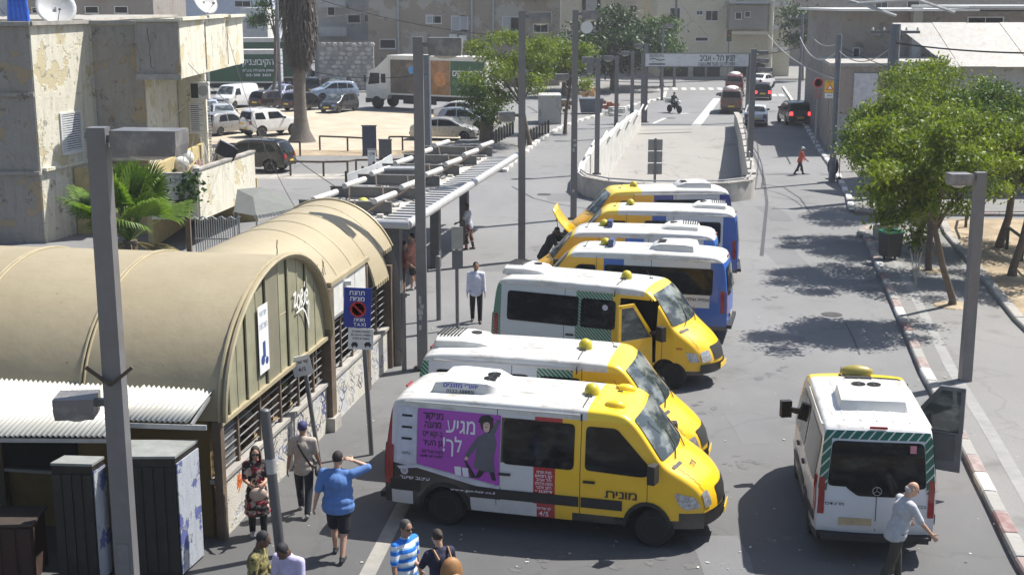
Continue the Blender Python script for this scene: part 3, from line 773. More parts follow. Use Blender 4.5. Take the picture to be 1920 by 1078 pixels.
# ---------------------------------------------------------------- people
def capsule(mb, a, ra, b, rb, n=12):
    a, b = Vector(a), Vector(b); d = b-a; L_ = max(d.length, 1e-4); d = d/L_
    pts = []; rs = []
    for k in (-85, -60, -35, -10): pts.append(a+d*ra*math.sin(R(k))); rs.append(ra*math.cos(R(k)))
    for k in (10, 35, 60, 85): pts.append(b+d*rb*math.sin(R(k))); rs.append(rb*math.cos(R(k)))
    mb.tube(pts, rs, n)
PEOPLE = []
def person(label, loc, heading, h=1.75, lean=0, legL=(15, 5), legR=(-12, 12), armL=(10, 8, 15), armR=(-10, 8, 15), skin=(.45, .27, .18), hair=(.02, .015, .012),
           shirt=('tshirt', (.3, .3, .3)), pants=('long', (.02, .02, .025)), shoes=(.03, .03, .03), fat=1.0, head=(0, 0), far=False, hairstyle='short', group=None, extras=(), sleeve=.62, curl=30, shirtmat=None, pantmat=None):
    """local frame: x forward, y left. leg = (thigh swing, knee bend); arm = (swing, abduct, elbow[, inward])"""
    k = h/1.75; hip = Vector((0, 0, .93)); J = {}
    Lr = Matrix.Rotation(R(lean), 3, 'Y')
    sh_c = hip+Lr @ Vector((0, 0, .50)); nk = hip+Lr @ Vector((0, 0, .555))
    hd_c = nk+Matrix.Rotation(R(lean*.6+head[0]), 3, 'Y') @ Vector((.025, 0, .145))
    hrot = (Matrix.Rotation(R(head[1]), 3, 'Z') @ Matrix.Rotation(R(lean*.6+head[0]), 3, 'Y'))
    legs = []
    for sg, (a, kb) in ((1, legL), (-1, legR)):
        hp = hip+Vector((0, sg*.095, -.02)); kn = hp+Vector((math.sin(R(a)), sg*.02, -math.cos(R(a))))*.43
        an = kn+Vector((math.sin(R(a-kb)), 0, -math.cos(R(a-kb))))*.41; legs.append((hp, kn, an, a-kb, sg))
    dz = min(l[2].z-(.075 if abs(l[3]) < 25 else .12) for l in legs)
    arms = []
    for sg, A in ((1, armL), (-1, armR)):
        s_, ab, e = A[:3]; inw = A[3] if len(A) > 3 else 0
        sp = sh_c+Lr @ Vector((0, sg*.19*(.5+.5*fat), -.03))
        if s_ == 'v': arms.append((sp, sp+(Lr @ Vector(ab)).normalized()*.285, sp+(Lr @ Vector(ab)).normalized()*.285+(Lr @ Vector(e)).normalized()*.25, (Lr @ Vector(e)).normalized(), sg)); continue
        u = Lr @ Vector((math.sin(R(s_))*math.cos(R(ab)), sg*math.sin(R(ab)), -math.cos(R(s_))*math.cos(R(ab)))); el = sp+u*.285
        f = Vector((math.sin(R(s_+e)), sg*math.sin(R(ab))*(1-abs(inw))-sg*inw, -math.cos(R(s_+e)))).normalized(); f = Lr @ f
        wr = el+f*.25; arms.append((sp, el, wr, f, sg))
    B = MB()   # the body
    def el_(mb, c, r, rot=None): mb.sph(c, r, 14, 10, rot=rot)
    q = lambda x, y, z: hip+Lr @ Vector((x, y, z))
    el_(B, q(0, 0, 0), (.125*fat, .165*fat, .13)); el_(B, q(.015*fat, 0, .16), (.115*fat, .15*fat, .17)); el_(B, q(.0, 0, .34), (.125*fat, .175*(.6+.4*fat), .155))
    capsule(B, q(0, .12, .47), .06, q(0, -.12, .47), .06); capsule(B, q(0, 0, .46), .065, nk+Vector((.01, 0, .06)), .055)
    el_(B, hd_c, (.098, .078, .118), hrot); el_(B, hd_c+hrot @ Vector((.035, 0, -.055)), (.06, .056, .062), hrot)
    capsule(B, hd_c+hrot @ Vector((.09, 0, .012)), .011, hd_c+hrot @ Vector((.112, 0, -.022)), .016)
    for sg in (1, -1): el_(B, hd_c+hrot @ Vector((-.005, sg*.08, -.005)), (.02, .012, .032), hrot)
    capsule(B, hd_c+hrot @ Vector((.088, .02, -.062)), .009, hd_c+hrot @ Vector((.088, -.02, -.062)), .009)
    for hp, kn, an, sa, sg in legs:
        capsule(B, hp, .088*(.5+.5*fat), kn, .056*(.6+.4*fat)); capsule(B, kn, .054*(.6+.4*fat), an, .038); el_(B, kn+Vector((-.02, 0, -.13)), (.05, .046, .11))
        capsule(B, an+Vector((-.04, 0, -.045)), .03, an+Vector((.14, sg*.015, -.055)), .024)
    for sp, el, wr, f, sg in arms:
        capsule(B, sp, .055*(.6+.4*fat), el, .041*(.7+.3*fat)); capsule(B, el, .041*(.7+.3*fat), wr, .027)
        side = Vector((0, 1, 0)); side = (side-f*side.dot(f)).normalized() if abs(f.y) < .9 else Vector((1, 0, 0)); nrm = f.cross(side)
        # palm hangs edge-on: fingers spread fore and aft
        wd = nrm if nrm.x > 0 else -nrm; inn = Vector((0, -sg, 0)); inn = (inn-f*inn.dot(f)); inn = inn.normalized() if inn.length > .1 else -side
        pc = wr+f*.05; Mr = Matrix((f, wd, f.cross(wd))).transposed(); el_(B, pc, (.052, .04, .017), Mr)
        for i, ln in enumerate((.072, .08, .075, .058)):
            b0 = wr+f*.085+wd*(.03-.02*i); d1 = (f*math.cos(R(curl*.5))+inn*math.sin(R(curl*.5))); d2 = (f*math.cos(R(curl*1.4))+inn*math.sin(R(curl*1.4)))
            m_ = b0+d1*ln*.5; capsule(B, b0, .0095, m_, .009, 8); capsule(B, m_, .009, m_+d2*ln*.5, .0075, 8)
        t0 = wr+f*.03+wd*.035; t1 = t0+(f*.6+wd*.8).normalized()*.035; capsule(B, t0, .013, t1, .011, 8); capsule(B, t1, .011, t1+(f*.9+wd*.2+inn*.3).normalized()*.03, .009, 8)
    parts = [('person', B, 'skin', .0085 if not far else .016)]
    # shirt
    St = MB(); g = .018; kind = shirt[0]
    if kind != 'none':
        el_(St, q(.0, 0, .04), (.135*fat+g, .17*fat+g, .14)); el_(St, q(.015*fat, 0, .18), (.122*fat+g, .158*fat+g, .17)); el_(St, q(.0, 0, .33), (.13*fat+g, .18*(.6+.4*fat)+g, .185))
        capsule(St, q(0, .14, .458), .088, q(0, -.14, .458), .088); capsule(St, q(0, 0, .43), .12, q(.0, 0, .50), .088)
        el_(St, q(0, 0, -.05), (.15*fat+.012, .18*fat+.015, .115)); el_(St, q(0, 0, -.11), (.14*fat+.012, .172*fat+.015, .07))
        if kind == 'coat': 
            for z_ in (-.1, -.2, -.3): el_(St, q(0, 0, z_), (.155*fat, .2*fat, .12))
        if kind == 'dress':
            for z_, w_ in ((-.05, .2), (-.15, .22), (-.25, .24), (-.35, .25), (-.45, .25)): el_(St, q(0, 0, z_), (.78*w_, w_, .1))
        for sp, el, wr, f, sg in arms:
            if kind in ('tshirt', 'dress', 'vest'):
                e_ = sp+(el-sp)*(sleeve+.2); capsule(St, sp, .07*(.6+.4*fat), e_, .06*(.6+.4*fat))
            else:
                capsule(St, sp, .07*(.6+.4*fat), el, .054); capsule(St, el, .054, wr-f*.02, .042)
        parts.append(('shirt' if kind != 'dress' else 'dress', St, 'shirt', .012 if not far else .02))
    Pn = MB(); kd = pants[0]
    if kd != 'none':
        el_(Pn, q(0, 0, -.02), (.135*fat+.01, .172*fat+.01, .12))
        for hp, kn, an, sa, sg in legs:
            if kd == 'shorts': capsule(Pn, hp, .102*(.5+.5*fat), kn+(hp-kn)*.12, .088*(.5+.5*fat))
            else: capsule(Pn, hp, .1*(.5+.5*fat), kn, .08); capsule(Pn, kn, .08, an+Vector((0, 0, .0)), .058); el_(Pn, kn+Vector((-.02, 0, -.13)), (.068, .062, .13))
        parts.append(('trousers' if kd == 'long' else 'shorts', Pn, 'pants', .012 if not far else .02))
    for hp, kn, an, sa, sg in legs:
        Sh = MB(); capsule(Sh, an+Vector((-.045, 0, -.04)), .04, an+Vector((.15, sg*.015, -.048)), .033); capsule(Sh, an+Vector((-.01, 0, .0)), .045, an+Vector((.04, 0, -.03)), .042)
        parts.append(('shoe', Sh, 'shoes', .012 if not far else .02))
    Hr = MB()
    if hairstyle != 'bald':
        el_(Hr, hd_c+hrot @ Vector((-.018, 0, .03)), (.098, .086, .104), hrot)
        if hairstyle == 'long':
            for z_, w_ in ((-.05, .085), (-.13, .09), (-.21, .085)): el_(Hr, hd_c+hrot @ Vector((-.05, 0, z_)), (.055, w_, .08), hrot)
            for sg in (1, -1): capsule(Hr, hd_c+hrot @ Vector((.02, sg*.085, .02)), .022, hd_c+hrot @ Vector((.035, sg*.085, -.2)), .028)
        if hairstyle == 'bun': el_(Hr, hd_c+hrot @ Vector((-.11, 0, .03)), (.045, .045, .045), hrot)
        if hairstyle == 'cap': el_(Hr, hd_c+hrot @ Vector((-.0, 0, .045)), (.108, .09, .085), hrot); el_(Hr, hd_c+hrot @ Vector((.12, 0, .035)), (.07, .06, .012), hrot)
        parts.append(('hair' if hairstyle != 'cap' else 'cap', Hr, 'hair', .012 if not far else .02))
    else:
        el_(Hr, hd_c+hrot @ Vector((-.045, 0, -.02)), (.07, .083, .06), hrot); parts.append(('hair', Hr, 'hair', .012))
    root = (parts, Vector((0, 0, -dz)), k)
    mats = dict(skin=mat('skin %.2f %.2f' % (skin[0], skin[1]), skin, .55, 0, .08, 12, .002, 60),
                shirt=shirtmat or mat('cloth '+label[:20], shirt[1] if len(shirt) > 1 else (.3,.3,.3), .85, 0, .16, 7, .006, 30),
                pants=pantmat or mat('trouser %s' % (pants[1],), pants[1] if len(pants) > 1 else (.02,.02,.02), .85, 0, .2, 7, .006, 30),
                shoes=mat('shoe %s' % (shoes,), shoes, .6), hair=mat('hair %s' % (hair,), hair, .75, 0, .3, 30, .004, 90))
    PEOPLE.append(dict(label=label, loc=loc, rz=heading, k=k, dz=dz, parts=parts, mats=mats, group=group, hd=hd_c, hrot=hrot, sh=sh_c, hip=hip, q=q, arms=arms, extras=extras))
    return PEOPLE[-1]
def finish_people():
    tmp = []
    for P in PEOPLE:
        for (nm, mb, mk, vox) in P['parts']:
            me = bpy.data.meshes.new(nm); me.from_pydata(mb.v, [], mb.f)
            o = bpy.data.objects.new('tmp', me); C.objects.link(o)
            md = o.modifiers.new('r', 'REMESH'); md.mode = 'VOXEL'; md.voxel_size = vox; md.use_smooth_shade = True
            sm = o.modifiers.new('s', 'SMOOTH'); sm.iterations = {'person': 2, 'shirt': 12, 'dress': 10}.get(nm, 5); sm.factor = .5
            tmp.append((P, nm, mk, o))
    bpy.context.view_layer.update(); dg = bpy.context.evaluated_depsgraph_get()
    roots = {}
    for P, nm, mk, o in tmp:
        me = bpy.data.meshes.new_from_object(o.evaluated_get(dg)); me.name = nm
        me.transform(Matrix.Scale(P['k'], 4) @ Matrix.Translation((0, 0, -P['dz'])))
        me.materials.clear(); me.materials.append(P['mats'][mk]); me.polygons.foreach_set('use_smooth', [True]*len(me.polygons))
        if nm == 'person':
            ob = link('person', me); ob.location = P['loc']; ob.rotation_euler = (0, 0, R(P['rz'])); tag(ob, P['label'], 'person', P['group']); roots[id(P)] = ob
        else: link(nm, me, roots[id(P)])
        old = o.data; bpy.data.objects.remove(o); bpy.data.meshes.remove(old)
    for P in PEOPLE:
        ob = roots[id(P)]; T = lambda v, P=P: (Vector(v)-Vector((0, 0, P['dz'])))*P['k']
        for sg in (1, -1):
            e = MB(); e.sph(T(P['hd']+P['hrot'] @ Vector((.088, sg*.03, .012))), (.011, .015, .011), 8, 6); e.build('eye', plain('eye', (.03, .02, .015), .3), ob)
        for ex in P['extras']: ex(P, ob, T)
def sunglasses(P, ob, T):
    mb = MB()
    for sg in (1, -1): mb.box(T(P['hd']+P['hrot'] @ Vector((.102, sg*.034, .014))), (.012, .05, .034), rot=P['hrot'])
    for sg in (1, -1): mb.beam(T(P['hd']+P['hrot'] @ Vector((.1, sg*.062, .018))), T(P['hd']+P['hrot'] @ Vector((0, sg*.085, .015))), .006, .008)
    mb.build('sunglasses', BLACKP, ob)
def strap_bag(side, col, size=(.09, .24, .22)):
    def f(P, ob, T):
        q = P['q']; pts = [q(.13, -side*.14, .42), q(.0, -side*.12, .52), q(-.135, -side*.06, .43), q(-.165, side*.04, .25), q(-.16, side*.17, .05), q(-.02, side*.235, -.04), q(.14, side*.18, .03), q(.155, side*.02, .24), q(.13, -side*.14, .42)]
        mb = MB(); 
        for a, b in zip(pts, pts[1:]): mb.beam(T(a), T(b), .012, .04)
        mb.build('bag_strap', BLACKP, ob)
        b = MB(); b.sph(T(q(-.02, side*.26, -.09)), (.13, .05, .1), 10, 8); b.build('bag', mat('bag %s' % (col,), col, .6), ob, 60)
    return f
# ================================================================ ground and roads
def asphalt(name, col, patch_c, sc=1.0, crack=.18, near=None):
    b = NB(name); n1 = b.noise(.12*sc, 5); n2 = b.noise(.9*sc, 7, rough=.7); n3 = b.noise(60, 3); n4 = b.noise(.35*sc, 6, stretch=(1, .18, 1))
    c = b.mix(b.ramp(n1, .35, .65), tuple(v*.85 for v in col), tuple(v*1.1 for v in col))
    c = b.mix(b.ramp(n2, .42, .7, 0, .45), c, patch_c); c = b.mix(b.ramp(n4, .5, .72, 0, .35), c, tuple(v*.62 for v in col))
    c = b.mix(b.ramp(n3, .4, .65, 0, .4), c, tuple(v*1.7 for v in col))
    c = b.mix(b.ramp(n3, .3, .42, .45, 0), c, tuple(v*.4 for v in col))
    vo = b.n('ShaderNodeTexVoronoi'); vo.feature = 'DISTANCE_TO_EDGE'; vo.inputs['Scale'].default_value = .16
    nz = b.n('ShaderNodeTexNoise'); nz.inputs['Scale'].default_value = .6; nz.inputs['Detail'].default_value = 6; b.l(b.co, nz.inputs['Vector'])
    mv = b.n('ShaderNodeVectorMath'); mv.operation = 'MULTIPLY_ADD'; b.l(nz.outputs['Color'], mv.inputs[0]); mv.inputs[1].default_value = (3.5, 3.5, 0); b.l(b.co, mv.inputs[2])
    b.l(mv.outputs[0], vo.inputs['Vector'])
    c = b.mix(b.ramp(vo.outputs['Distance'], .003, .008, crack, 0), c, tuple(v*.35 for v in col))
    spots = b.n('ShaderNodeTexVoronoi'); spots.inputs['Scale'].default_value = 1.3; b.l(b.co, spots.inputs['Vector'])
    c = b.mix(b.ramp(spots.outputs['Distance'], .02, .035, .5, 0), c, (.45, .44, .41))
    stain = b.noise(.45*sc, 3); c = b.mix(b.ramp(stain, .6, .72, 0, .5), c, tuple(v*.5 for v in col))
    if near:   # near end darkened: rank dirt plus painted awning shade and grazing-angle tone
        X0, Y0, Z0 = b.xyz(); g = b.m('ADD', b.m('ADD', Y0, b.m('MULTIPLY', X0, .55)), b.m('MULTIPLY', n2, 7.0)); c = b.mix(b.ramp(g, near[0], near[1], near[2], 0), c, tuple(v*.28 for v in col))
    return b.out(c, b.ramp(n2, .3, .7, .72, .9), 0, b.m('ADD', n3, b.m('MULTIPLY', n2, .6)), .006, .3)
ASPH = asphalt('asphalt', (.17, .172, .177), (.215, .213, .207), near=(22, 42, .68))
ASPH_OLD = asphalt('old asphalt', (.17, .17, .168), (.22, .215, .205), .8, .8)
CONCR = asphalt('ramp concrete', (.26, .252, .238), (.31, .30, .275), .7, .5)
PAVE = asphalt('pavement asphalt', (.185, .183, .18), (.225, .22, .21), 1.3, .16)
DIRT = mat('sandy dirt', (.43, .38, .30), .95, 0, .16, .6, .03, 14, .2, dirt=(.4, .31, .2), dscale=.35, damt=.5)
DIRT2 = mat('brown dirt', (.31, .245, .17), .95, 0, .25, 1.2, .04, 12, .2, dirt=(.45, .38, .27), dscale=.8, damt=.7)
PAINTW = mat('road paint', (.5, .5, .48), .7, 0, .15, 8, dirt=(.17, .17, .17), dscale=3.5, damt=.85)
from mathutils.geometry import tessellate_polygon
RP_L = [(3.3, 63.2), (3.5, 66), (4.4, 71.8), (6.4, 82), (8.5, 92.8), (9.2, 96)]
RP_N = [(3.3, 63.2), (3.5, 61.4), (4.4, 59.9), (5.9, 59.1), (7.8, 58.9), (9.6, 59.3), (10.8, 60.2), (11.3, 62)]
RP_R = [(11.3, 62), (12.3, 68.5), (13.9, 79), (15.6, 91), (16.2, 96)]
HOLE = RP_N+RP_R[1:]+RP_L[::-1][:-1]
def holed(name, outer, z, mt):
    A = [Vector((p[0], p[1], 0)) for p in outer]; B_ = [Vector((p[0], p[1], 0)) for p in HOLE]
    tr = tessellate_polygon([A, B_]); P_ = [(p.x, p.y, z) for p in A+B_]; fs = []
    for a, b, c in tr:
        ar = (P_[b][0]-P_[a][0])*(P_[c][1]-P_[a][1])-(P_[c][0]-P_[a][0])*(P_[b][1]-P_[a][1])
        fs.append((a, b, c) if ar > 0 else (a, c, b))
    m = MB(); m.add(P_, fs); return struct(name, m, mt)
def sheet(name, poly, z, mt, th=None):
    m = MB(); 
    if th: m.prism([tuple(p)[:2] for p in poly], z-th, z)
    else:
        P_ = [(p[0], p[1], z) for p in poly]
        if sum(P_[i][0]*P_[(i+1) % len(P_)][1]-P_[(i+1) % len(P_)][0]*P_[i][1] for i in range(len(P_))) < 0: P_ = P_[::-1]
        m.add(P_, [tuple(range(len(P_)))])
    return struct(name, m, mt)
holed('ground', [(-900, -60), (900, -60), (900, 1400), (-900, 1400)], -.03, mat('dry earth', (.3, .26, .2), .95, 0, .2, .05))
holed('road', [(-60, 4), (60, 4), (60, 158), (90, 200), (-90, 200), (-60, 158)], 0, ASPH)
# sandy lot and the lane beside it
LOT = [(-60, 80.5), (-1.6, 80.5), (-1.0, 90), (1.2, 102), (-3, 107), (-11, 109), (-24, 112), (-60, 118)]
sheet('parking_lot', LOT, .006, DIRT)
sheet('verge', [(-60, 77.5), (-3, 77.5), (-3, 80.5), (-60, 80.5)], .012, DIRT2)
sheet('lane', [(-60, 69.2), (-3.6, 69.2), (-3, 77.5), (-60, 77.5)], .009, ASPH_OLD)
sheet('path', [(-60, 67.2), (-4, 67.2), (-3.6, 69.2), (-60, 69.2)], .013, CONC)
# far pavement left of the road, beyond the shelter
KL = [(-.5, 70), (.2, 75.5), (1.7, 86), (3.5, 94.8), (5.2, 100.5), (7.3, 106), (10.3, 114.5), (13.9, 123), (15, 131)]
pv = sheet('pavement', KL+[(x-5, y+.4) for x, y in KL[::-1]], .13, PAVE, .2)
def kerb_run(name, pts, z, w, ln, mats, kind_label=None, gap=.015, top=.0, seed=1, start=0):
    """real kerb stones laid end to end, each its own piece"""
    rd = random.Random(seed); root = tag(MB().beam((pts[0][0], pts[0][1], z-.12), (pts[1][0], pts[1][1], z-.12), w*.5, .02).build(name, CONC), kind='structure')
    i = start; carry = 0.0; cache = {}
    for (a, b) in zip(pts, pts[1:]):
        a, b = Vector((a[0], a[1], 0)), Vector((b[0], b[1], 0)); L_ = (b-a).length; d = (b-a)/L_; ang = math.atan2(d.y, d.x); n = max(1, round(L_/ln)); l1 = L_/n
        for k in range(n):
            key = round(l1, 2)
            mt = mats[i % len(mats)]; i += 1
            kk = (key, mt.name)
            if kk not in cache:
                m = MB(); hw = w/2; hl = (l1-gap)/2; t = .03
                m.add([(-hl, -hw, -.16), (hl, -hw, -.16), (hl, hw, -.16), (-hl, hw, -.16), (-hl, -hw, -t), (hl, -hw, -t), (hl, hw, -t), (-hl, hw, -t), (-hl+.01, -hw+t, 0), (hl-.01, -hw+t, 0), (hl-.01, hw-t, 0), (-hl+.01, hw-t, 0)],
                      [(0, 1, 5, 4), (1, 2, 6, 5), (2, 3, 7, 6), (3, 0, 4, 7), (4, 5, 9, 8), (5, 6, 10, 9), (6, 7, 11, 10), (7, 4, 8, 11), (8, 9, 10, 11)])
                cache[kk] = m.mesh('kerb_stone', mt)
            p = a+d*(l1*(k+.5)); o = link('kerb_stone', cache[kk], root, (p.x, p.y, z+rd.uniform(-.008, .008)), ang+rd.uniform(-.006, .006))
    return root
KWHITE = mat('kerb white paint', (.62, .62, .6), .8, 0, .1, 6, dirt=(.3, .29, .27), dscale=2.5, damt=.8)
KGREY = mat('kerb stone grey', (.3, .295, .28), .9, 0, .15, 4, dirt=(.16, .15, .14), dscale=2.5)
KRED = mat('kerb red paint', (.22, .13, .125), .8, 0, .2, 6, dirt=(.3, .28, .26), dscale=3.2, damt=.9)
KDARK = mat('kerb worn paint', (.26, .2, .19), .85, 0, .2, 5, dirt=(.4, .38, .36), dscale=3, damt=.6)
kerb_run('kerb', [(x+.08, y) for x, y in KL], .16, .3, .9, [KWHITE, KGREY])
# right-hand pavement
KR = [(7.2, 12), (8.2, 20.1), (9.2, 26), (10.05, 31.4), (11.1, 37), (12.2, 43), (13.1, 47.8), (13.55, 50.3)]
KRc = [(13.55, 50.3), (13.75, 51.4), (14.2, 52.2), (14.9, 52.6), (15.8, 52.7)]
GB = [(11.6, 12), (13.0, 26), (14.3, 36.2), (15.7, 44), (16.8, 50.3), (17.6, 53.5)]
sheet('pavement', KR+KRc[1:]+[(17.4, 52.7)]+GB[::-1][1:], .12, PAVE, .2)
kerb_run('kerb', [(x+.12, y) for x, y in KR], .145, .26, 1.0, [KDARK, KGREY, KRED, KGREY, KWHITE, KDARK, KGREY], seed=4)
kerb_run('kerb', [(x, y-.02) for x, y in KRc], .145, .26, .8, [KGREY, KDARK], seed=5)
kerb_run('garden_edging', GB, .26, .3, 1.3, [KGREY, CONC], seed=6)
st = MB()
for (a, b) in zip(KR, KR[1:]):
    a, b = Vector((a[0]+.62, a[1], .124)), Vector((b[0]+.62, b[1], .124)); st.add([a, a+Vector((.28, 0, 0)), b+Vector((.28, 0, 0)), b], [(0, 1, 2, 3)])
struct('pavement_strip', st, mat('paving strip', (.25, .25, .245), .9, 0, .15, 3))
sheet('garden_soil', [(x+.1, y) for x, y in GB]+[(60, 54), (60, 12)], .2, DIRT2, .3)
# far right corner block
KB = [(14.6, 56.4), (15.6, 61), (16.9, 68.5), (18.6, 80), (20.4, 91), (22.5, 104), (25.5, 122), (28, 138)]
sheet('pavement', KB+[(70, 138), (70, 56), (15.2, 56)], .12, PAVE, .2)
kerb_run('kerb', [(x+.05, y) for x, y in KB], .145, .28, 1.2, [KGREY, KWHITE], seed=7)
kerb_run('kerb', [(14.7, 56.1), (16.2, 55.6), (24, 55.4)], .145, .28, 1.2, [KDARK, KGREY], seed=8)
# far junction pavement under the cream block
sheet('pavement', [(8, 152), (70, 152), (70, 190), (8, 190)], .12, PAVE, .2)
sheet('pavement', [(-60, 131), (15, 131), (12, 152), (-60, 152)], .1, PAVE, .2)
# ---- ramp: pale deck between parapets
RZ = lambda y: -.075*(96-y)-.002
m = MB(); yy_ = [58.5, 62, 66, 71.8, 79, 85, 91, 96]
LX = lambda y: interp([(b, a) for a, b in RP_L], y); RX = lambda y: interp([(b, a) for a, b in RP_R], y)
vs = []
for y in yy_: vs += [(LX(y)-.1, y, RZ(y)), (RX(y)+.1, y, RZ(y))]
m.add(vs, [(2*i, 2*i+1, 2*i+3, 2*i+2) for i in range(len(yy_)-1)]); struct('ramp', m, CONCR)
PARA = mat('whitewashed parapet', (.52, .52, .5), .85, 0, .08, 2, .01, 20, .3, dirt=(.3, .28, .25), dscale=1.3, damt=.6)
PARA2 = mat('grey parapet', (.4, .39, .37), .85, 0, .12, 2, .01, 20, .3, dirt=(.2, .19, .18), dscale=1.3, damt=.6)
def wallrun(name, pts, h, t, mt, label, cat, cap=None, z=0, kind=None):
    root = thing(name, label, cat, (0, 0, 0))
    m = MB(); n = len(pts); L_, R_ = [], []
    for i, p in enumerate(pts):
        a = Vector((*pts[max(i-1, 0)], 0)); b = Vector((*pts[min(i+1, n-1)], 0)); d = (b-a).normalized(); q = Vector((-d.y, d.x, 0))*t/2; p = Vector((*p, 0)); L_.append(p+q); R_.append(p-q)
    hs = h if isinstance(h, (list, tuple)) else [h]*n
    vs = []
    for i in range(n): vs += [L_[i]+Vector((0, 0, z)), R_[i]+Vector((0, 0, z)), R_[i]+Vector((0, 0, hs[i])), L_[i]+Vector((0, 0, hs[i]))]
    fs = [(0, 1, 2, 3), (4*n-1, 4*n-2, 4*n-3, 4*n-4)]
    for i in range(n-1):
        for j in range(4): fs.append((4*i+j, 4*(i+1)+j, 4*(i+1)+(j+1) % 4, 4*i+(j+1) % 4))
    m.add(vs, fs); m.build('wall', mt, root, 40)
    if cap:
        c = MB()
        for i in range(n-1): c.beam((L_[i]+R_[i])/2+Vector((0, 0, hs[i]+.035)), (L_[i+1]+R_[i+1])/2+Vector((0, 0, hs[i+1]+.035)), t+.1, .06)
        c.build('coping', cap, root)
    return root
w1 = wallrun('parapet_wall', RP_L, [.9, .95, 1.1, 1.2, 1.2, 1.15], .28, PARA, 'whitewashed parapet along the left side of the pale ramp', 'wall', z=-3)
for i in range(7):
    t = i/6; a = Vector((3.7+5.9*t, 67+29*t, 1.15)); m = MB(); m.tube([a, a+Vector((.7, 3.4, .5))], .06, 8); m.build('guard_pipe', WHITE, w1)
w2 = wallrun('parapet_wall', RP_N, .85, .32, PARA2, 'rounded grey end wall of the ramp behind the minibuses', 'wall', CONC, z=-3)
m = MB(); m.tube([(*p, 1.02) for p in RP_N], .035, 6); 
for p in RP_N[::2]: m.tube([(*p, .8), (*p, 1.02)], .03, 6)
m.build('rail', GALV, w2)
w3 = wallrun('parapet_wall', RP_R, .95, .28, PARA2, 'right-hand parapet of the ramp beside the through road', 'wall', CONC, z=-3)
for i in range(8):
    t = i/8; m = MB(); m.box((11.5+4.2*t, 63.5+27*t, 1.2), (.06, .5, .5), rz=-.155); m.build('wall_cap_block', PARA2, w3)
# painted markings
def stripe(a, b, w, z=.005): 
    m = MB(); a, b = Vector((*a, 0)), Vector((*b, 0)); d = (b-a).normalized(); q = Vector((-d.y, d.x, 0))*w/2; u = Vector((0, 0, z))
    return m.add([a-q+u, b-q+u, b+q+u, a+q+u], [(0, 1, 2, 3)])
mk = MB()
mk2 = MB()
def addstripe(a, b, w, z=.005, k=None):
    q = stripe(a, b, w, z); (k or mk).add(q.v, q.f)
for i in range(11):
    p = G(1232+i*17, 169); addstripe((p.x, p.y-.2), (p.x+.35, p.y+3.4), .5)
for i in range(8):
    p = G(1425+i*14, 181); addstripe((p.x, p.y), (p.x+.4, p.y+3), .5)
addstripe(G(1305, 236)[:2], G(1345, 185)[:2], .7); addstripe(G(1225, 232)[:2], G(1247, 222)[:2], .3)
addstripe(G(1262, 214)[:2], G(1290, 213)[:2], .5)
addstripe(G(672, 1110)[:2], G(758, 942)[:2], .26, .005, mk2)
struct('road_markings', mk, PAINTW)
struct('faded_line', mk2, mat('worn paint', (.27, .26, .235), .8, 0, .2, 6, dirt=(.16, .16, .16), dscale=3, damt=.8))
# tar-filled seams in the carriageway
tm = MB()
def seam(pp, w):
    pts = [G(*p) for p in pp]
    for a, b in zip(pts, pts[1:]):
        q = stripe((a.x, a.y), (b.x, b.y), w, .004); tm.add(q.v, q.f)
seam([(1412, 285), (1432, 335), (1438, 380), (1432, 440), (1428, 480)], .14)
seam([(1425, 345), (1470, 352), (1500, 372), (1520, 400)], .1); seam([(1585, 605), (1600, 635), (1612, 665)], .05)
seam([(1120, 395), (1040, 382), (1000, 372), (960, 350)], .1); seam([(1300, 243), (1200, 245)], .2)
struct('tar_seam', tm, mat('tar', (.05, .05, .055), .6, 0, .3, 3))
for cx_, cy_, rr in ((1258, 222, .35), (1020, 365, .33), (1560, 590, .3), (1480, 455, .3)):
    p = G(cx_, cy_); m = MB(); m.lathe([(rr, 0), (rr, .012), (rr-.05, .014), (.01, .014)], 20, (p.x, p.y, .0)); struct('manhole_cover', m, mat('cast iron', (.07, .07, .07), .6, .5))
# repaired patches, oil drips and gutters of dust
rd = random.Random(17)
def blob(x, y, rx, ry, a, z, jag, n=18):
    return [Vector((x+math.cos(a)*rx*math.cos(t)*k-math.sin(a)*ry*math.sin(t)*k, y+math.sin(a)*rx*math.cos(t)*k+math.cos(a)*ry*math.sin(t)*k, z)) for i in range(n) for t in (2*math.pi*i/n,) for k in (1+rd.uniform(-jag, jag),)]
oil = MB(); fill = MB(); old = MB()
for px_, py_ in ((1290, 1000), (1240, 1045), (1310, 905), (1300, 760), (1330, 720), (1180, 1010), (1450, 700), (1440, 560), (1600, 900), (1490, 1010), (1100, 1068), (1000, 1050), (1390, 860), (1020, 470), (960, 580), (930, 640)):
    p = G(px_, py_)
    for k in range(7):
        r_ = rd.uniform(.02, .15); b_ = blob(p.x+rd.uniform(-.5, .5), p.y+rd.uniform(-.6, .6), r_, r_*rd.uniform(.4, 1), rd.uniform(0, 3), .0035+.0004*k+rd.uniform(0, .0003), .2); oil.add(b_, [tuple(range(len(b_)))])
for px_, py_, w_, l_ in ((1470, 480, .6, 3.2), (1400, 800, .35, 2.2), (1480, 640, .5, 1.2), (1350, 1040, .45, 1.6), (1450, 400, .5, 4), (1060, 370, .9, 2.5), (940, 500, .7, 1.4), (1560, 780, .4, 1.2)):
    p = G(px_, py_); b_ = [Vector((p.x+sx*w_+rd.uniform(-.08, .08), p.y+sy*l_*.5+rd.uniform(-.08, .08), .0025)) for sx, sy in ((-1, -1), (-.1, -1.04), (1, -1), (1.05, 0), (1, 1), (0, 1.03), (-1, 1), (-.96, .1))]; fill.add(b_, [tuple(range(8))])
